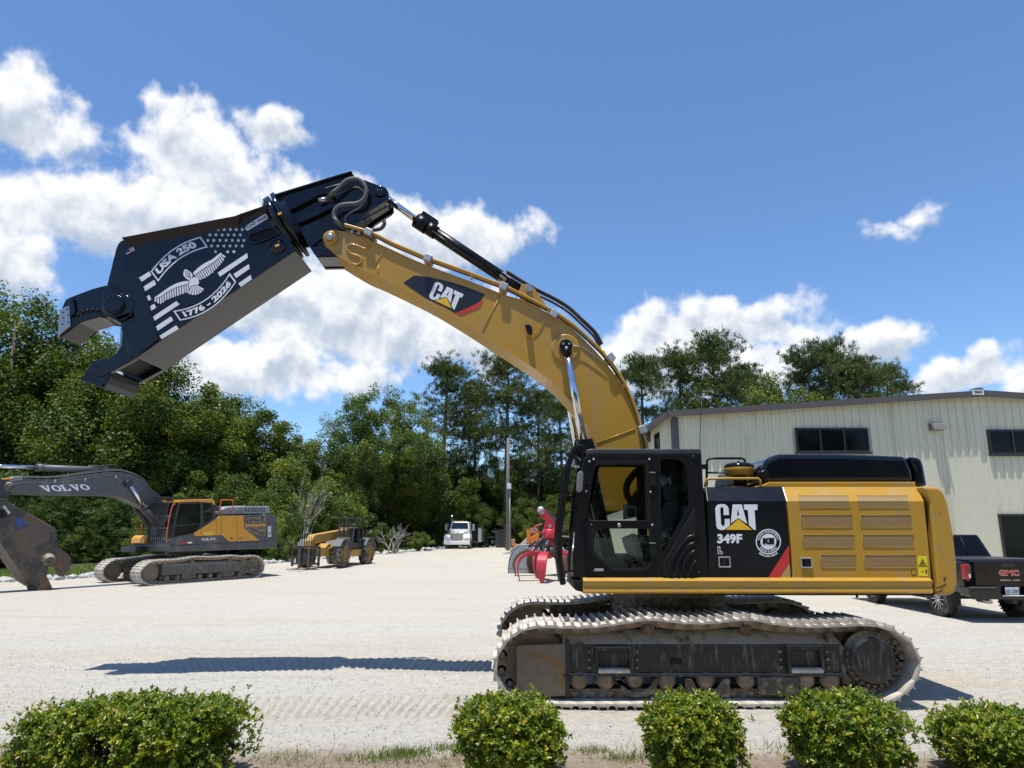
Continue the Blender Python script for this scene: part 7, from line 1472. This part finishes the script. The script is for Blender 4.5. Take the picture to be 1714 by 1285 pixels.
gm, nt, b = newmat('grass_ground'); co = objco(nt); c = mixc(nt, mapr(nt, noise(nt, co, .9, 6, .65), .4, .62), (.075,.125,.025), (.16,.13,.06)); c = mixc(nt, mapr(nt, noise(nt, co, 12, 5, .7), .45, .7), c, (.12,.18,.035)); nt.links.new(c, b.inputs['Base Color']); b.inputs['Roughness'].default_value = .95
strip('grass_strip', .3, 5.0, .006, gm, .12, 4)
strip('forest_floor', 4.8, 120, .02, paint('leaf_litter', (.055,.045,.03), .95, var=.5, scale=1.5, dust=(.03,.05,.012), dfac=(.4,.7), dscale=1.2), .5, 6)
def bank_grass():
    rg = np.random.RandomState(4); E_ = [Vector(p) for p in off_edge(0)]; n = 26000; base = []
    P1 = np.array([tuple(p) for p in cr_spline([Vector(p) for p in EDGE], 8)])
    seg = rg.randint(0, len(P1)-1, n); f = rg.rand(n)[:, None]; p = P1[seg]*(1-f)+P1[seg+1]*f; t = P1[seg+1]-P1[seg]; t /= np.linalg.norm(t, axis=1)[:, None]; d = rg.uniform(.5, 5.2, n)[:, None]; p = p+np.stack([-t[:, 1], t[:, 0]], 1)*d
    z = np.interp(p[:, 1], [26,32,38,62,100], [0,.05,.2,.5,.6])+.02+.12*(d[:, 0]/5); B = np.concatenate([p, z[:, None]], 1); dr = rg.normal(size=(n, 3))*.5; dr[:, 2] = 1; dr /= np.linalg.norm(dr, axis=1)[:, None]; s = np.cross(dr, rg.normal(size=(n, 3))); s /= np.linalg.norm(s, axis=1)[:, None]
    h = rg.uniform(.08, .24, n)[:, None]; V = np.stack([B-s*.018, B+s*.018, B+dr*h], 1).reshape(-1, 3); o = bpy.data.objects.new('grass', np_mesh('grass', V, np.arange(len(V)).reshape(-1, 3), L_GRS)); C.objects.link(o); tag(o, 'short green grass along the bank before the trees', 'grass', kind='stuff')
bank_grass()
def stone_mesh(seed, mat):
    rg = np.random.RandomState(seed); bm = bmesh.new(); bmesh.ops.create_icosphere(bm, subdivisions=1, radius=1)
    for v in bm.verts: v.co *= rg.uniform(.68, 1.12); v.co.z *= .7
    me = bpy.data.meshes.new('riprap_stone'); bm.to_mesh(me); bm.free(); me.materials.append(mat); return me
M_RIP = paint('riprap_granite', (.42,.415,.40), .85, var=.25, scale=3, bump=.3, bscale=20, dust=(.26,.25,.24), dfac=(.5,.75))
STN = [stone_mesh(s, M_RIP) for s in range(6)]
def riprap():
    rg = random.Random(12); L = cr_spline([Vector(p) for p in EDGE], 30); far = []
    n = 0
    for i in range(len(L)-1):
        p = L[i]; t = (L[i+1]-L[i]); ln = t.length; t.normalize(); nn = Vector((-t.y, t.x))
        if p.x < -34 or p.y > 66.5: continue
        cnt = max(1, int(ln*(3.4 if p.y < 60 else 2.5)))
        for k in range(cnt):
            q = p+t*rg.uniform(0, ln)+nn*rg.gauss(.15, .38); s = rg.uniform(.10, .27)
            if q.y < 34 and n < 150:
                o = bpy.data.objects.new('riprap_stone', rg.choice(STN)); C.objects.link(o); o.location = (q.x, q.y, gz(0, q.y)+s*.25); o.scale = (s*rg.uniform(.8,1.5), s, s); o.rotation_euler = (rg.uniform(-.3,.3), rg.uniform(-.3,.3), rg.uniform(0,6.28)); tag(o, 'pale grey riprap stone along the gravel edge behind the grey excavator', 'stone', 'riprap stones along the lot edge'); n += 1
            else: far.append((q.x, q.y, gz(0, q.y)+s*.25, s, rg.uniform(0, 6.28), rg.randrange(6)))
    bm = bmesh.new()
    for x, y, z, s, a, k in far:
        M = Matrix.Translation((x, y, z)) @ Matrix.Rotation(a, 4, 'Z') @ Matrix.Diagonal((s*1.2, s, s, 1)); tmp = bm.verts[:] ; n0 = len(bm.verts); bm.from_mesh(STN[k]); bm.verts.ensure_lookup_table()
        for v in bm.verts[n0:]: v.co = M @ v.co
    me = bpy.data.meshes.new('riprap'); bm.to_mesh(me); bm.free(); me.materials.append(M_RIP); o = bpy.data.objects.new('riprap', me); C.objects.link(o); tag(o, 'band of pale broken stone along the far lot edge', 'stones', kind='stuff')
riprap()
# ---- loose stones and grass on the near ground
def near_stuff():
    rg = np.random.RandomState(9); n = 14000; y = 6.2+rg.rand(n)**1.4*9; x = rg.uniform(-1, 1, n)*(y*.82+.5); s = .003+.010*rg.rand(n)**3.5
    oc = np.array([(1,0,0),(-1,0,0),(0,1,0),(0,-1,0),(0,0,.8),(0,0,-.8)]); fc = np.array([(0,2,4),(2,1,4),(1,3,4),(3,0,4),(2,0,5),(1,2,5),(3,1,5),(0,3,5)])
    j = rg.uniform(.6, 1.3, (n, 6, 1)); a = rg.uniform(0, 6.28, n); ca_, sa = np.cos(a), np.sin(a); P = oc[None]*j*s[:, None, None]; P = np.stack([P[..., 0]*ca_[:, None]-P[..., 1]*sa[:, None], P[..., 0]*sa[:, None]+P[..., 1]*ca_[:, None], P[..., 2]], -1)
    P += np.stack([x, y, np.zeros(n)-.004], -1)[:, None]; Fc = (fc[None]+np.arange(n)[:, None, None]*6).reshape(-1, 3)
    m, nt, b = newmat('loose_stone'); geo = nt.nodes.new('ShaderNodeNewGeometry'); rp = nt.nodes.new('ShaderNodeValToRGB'); nt.links.new(geo.outputs['Random Per Island'], rp.inputs[0]); rp.color_ramp.elements[0].color = (.22,.205,.185,1); rp.color_ramp.elements[1].color = (.50,.47,.42,1); nt.links.new(rp.outputs[0], b.inputs['Base Color']); b.inputs['Roughness'].default_value = .9
    o = bpy.data.objects.new('gravel', np_mesh('gravel', P.reshape(-1, 3), Fc, m)); C.objects.link(o); tag(o, 'loose small gravel scattered over the lot', 'gravel', kind='stuff')
    # grass tufts along the planting bed
    B = []; 
    for cx, cy, k, sp in [(-1.0,7.15,420,.13),(-1.25,7.0,260,.16),(-.62,7.3,160,.10),(-4.9,6.9,420,.4),(-5.3,7.3,200,.3),(-.2,7.1,110,.2),(1.05,7.0,190,.12),(.78,7.2,130,.10),(1.35,7.25,70,.12),(2.75,7.1,120,.18),(2.55,7.35,60,.12),(4.25,7.0,140,.2),(-2.1,7.0,110,.2),(-1.7,6.85,90,.25),(3.0,6.95,100,.2),(-.8,6.9,160,.25)]:
        B.append(np.stack([rg.normal(cx, sp, k), rg.normal(cy, sp*.55, k), np.zeros(k)-.006], 1))
    B = np.concatenate(B); n = len(B); dr = rg.normal(size=(n, 3))*.6; dr[:, 2] = .9; dr /= np.linalg.norm(dr, axis=1)[:, None]; s_ = np.cross(dr, rg.normal(size=(n, 3))); s_ /= np.linalg.norm(s_, axis=1)[:, None]; h = rg.uniform(.03, .11, n)[:, None]
    V = np.stack([B-s_*.004, B+s_*.004, B+dr*h+np.stack([rg.normal(size=n)*.01]*3, 1)], 1).reshape(-1, 3); o = bpy.data.objects.new('weed_grass', np_mesh('weed_grass', V, np.arange(len(V)).reshape(-1, 3), L_GRS)); C.objects.link(o); tag(o, 'sparse weeds and grass between the clipped shrubs', 'grass', kind='stuff')
near_stuff()
# ---- clipped hedge shrubs
def hedge(label, x0, x1, ztop, y, dep, seed, nros, lean=0.0):
    rg = np.random.RandomState(seed); cx, hx = (x0+x1)/2, (x1-x0)/2*(.94 if x1-x0 > 1.5 else .885); ztop = ztop*.955; T = thing('hedge_shrub', label, 'shrub', (cx, y, 0), 0, 'clipped shrubs along the front of the lot')
    zc, hz = ztop*.53, ztop*.47
    def surf_pts(n, r0, r1):
        d = rg.normal(size=(n*2, 3)); d /= np.linalg.norm(d, axis=1)[:, None]
        e = 3.2; k = (np.abs(d)**e).sum(1)**(-1/e); p = d*k[:, None]
        p = p[rg.rand(len(p)) < .4+.6*np.clip(p[:, 2]+1.1, 0, 1)][:n]
        nz = 1+.05*rg.normal(size=len(p))*.6+.06*np.sin(p[:, 0]*hx*7+seed)*np.cos(p[:, 2]*5+seed*1.3)+.045*np.sin(p[:, 1]*9+p[:, 0]*hx*13+seed*.7)+.035*np.sin(p[:, 0]*hx*29+p[:, 2]*17)
        r = rg.uniform(r0, r1, len(p))*nz; q = p*r[:, None]; out = np.stack([q[:, 0]*hx, q[:, 1]*dep, zc+q[:, 2]*hz+lean*q[:, 0]], 1); nn = np.stack([p[:, 0]**3/hx, p[:, 1]**3/dep, p[:, 2]**3/hz], 1); nn /= np.linalg.norm(nn, axis=1)[:, None]+1e-6
        return out, nn
    O, N = surf_pts(nros, .80, 1.05); O2, N2 = surf_pts(nros//2, .5, .85); O3, N3 = surf_pts(nros//9, 1.02, 1.17); k3 = N3[:, 2] > -.1; O = np.concatenate([O, O2, O3[k3]]); N = np.concatenate([N, N2, N3[k3]]); O[:, 2] = np.maximum(O[:, 2], .05)
    keep = (np.sin(O[:, 0]*6.1+seed)+np.sin(O[:, 2]*11+seed*2)+np.sin(O[:, 0]*13+O[:, 2]*7) < 1.9) | (N[:, 2] > .55); O, N = O[keep], N[keep]
    ax = N*.7+rg.normal(size=N.shape)*.35; ax[:, 2] += .55; ax /= np.linalg.norm(ax, axis=1)[:, None]
    nl = 8; n = len(O); t1 = np.cross(ax, rg.normal(size=ax.shape)); t1 /= np.linalg.norm(t1, axis=1)[:, None]; t2 = np.cross(ax, t1); Vs = []
    for k in range(nl):
        a = k*2.4+rg.rand(n)*.6; el = rg.uniform(.15, 1.05, n); dr = (t1*np.cos(a)[:, None]+t2*np.sin(a)[:, None])*np.cos(el)[:, None]+ax*np.sin(el)[:, None]
        L = rg.uniform(.026, .046, n)[:, None]; s = np.cross(dr, ax); s /= np.linalg.norm(s, axis=1)[:, None]+1e-6; up = np.cross(s, dr); w = L*.23; o = O-ax*(rg.rand(n)*.04)[:, None]
        Vs.append(np.stack([o, o+dr*L*.45+s*w+up*w*.35, o+dr*L*.85+s*w*.7+up*w*.2, o+dr*L, o+dr*L*.85-s*w*.7+up*w*.2, o+dr*L*.45-s*w+up*w*.35], 1))
    V = np.concatenate(Vs).reshape(-1, 6, 3); nL = len(V); base = np.arange(nL)[:, None]*6; Fc = np.concatenate([base+np.array([[0,1,2,3]]), base+np.array([[0,3,4,5]])], 0)
    me = np_mesh('foliage', V.reshape(-1, 3), Fc, L_HDG); o = bpy.data.objects.new('foliage', me); C.objects.link(o); o.parent = T
    # the mesh is built around the shrub's own origin
    m = MB(); r2 = random.Random(seed); nst = max(4, int(hx*7))
    for k in range(nst):
        bx = (k+.5)/nst*2-1; b0 = Vector((bx*hx*.75, r2.gauss(0, dep*.15), -.02))
        for j in range(12):
            e = Vector((max(-hx*.8, min(hx*.8, b0.x+r2.gauss(0, .12))), max(-dep*.75, min(dep*.75, r2.gauss(0, dep*.4))), ztop*r2.uniform(.5, .9))); m.tube([b0, b0.lerp(e, .45)+Vector((r2.gauss(0,.03), r2.gauss(0,.03), 0)), e], [.013, .008, .003], 5)
    m.build('stems', M_BRK, T, world=False)
hx = lambda u, v=1240, Y=6.45: at(u, v, Y).x
hedge('long low clipped green shrub at the lower left', hx(28), hx(412), .66, 6.45, .42, 21, 4200, .03)
hedge('rounded clipped shrub standing in front of the front idler of the tracks', hx(757), hx(946), .67, 6.45, .44, 22, 1900)
hedge('rounded clipped shrub in front of the middle of the tracks', hx(1075), hx(1243), .66, 6.45, .42, 23, 1700)
hedge('rounded clipped shrub in front of the rear of the tracks', hx(1314), hx(1527), .675, 6.45, .46, 24, 2200)
hedge('clipped shrub at the lower right corner', hx(1578), hx(1770), .55, 6.5, .44, 25, 1900)
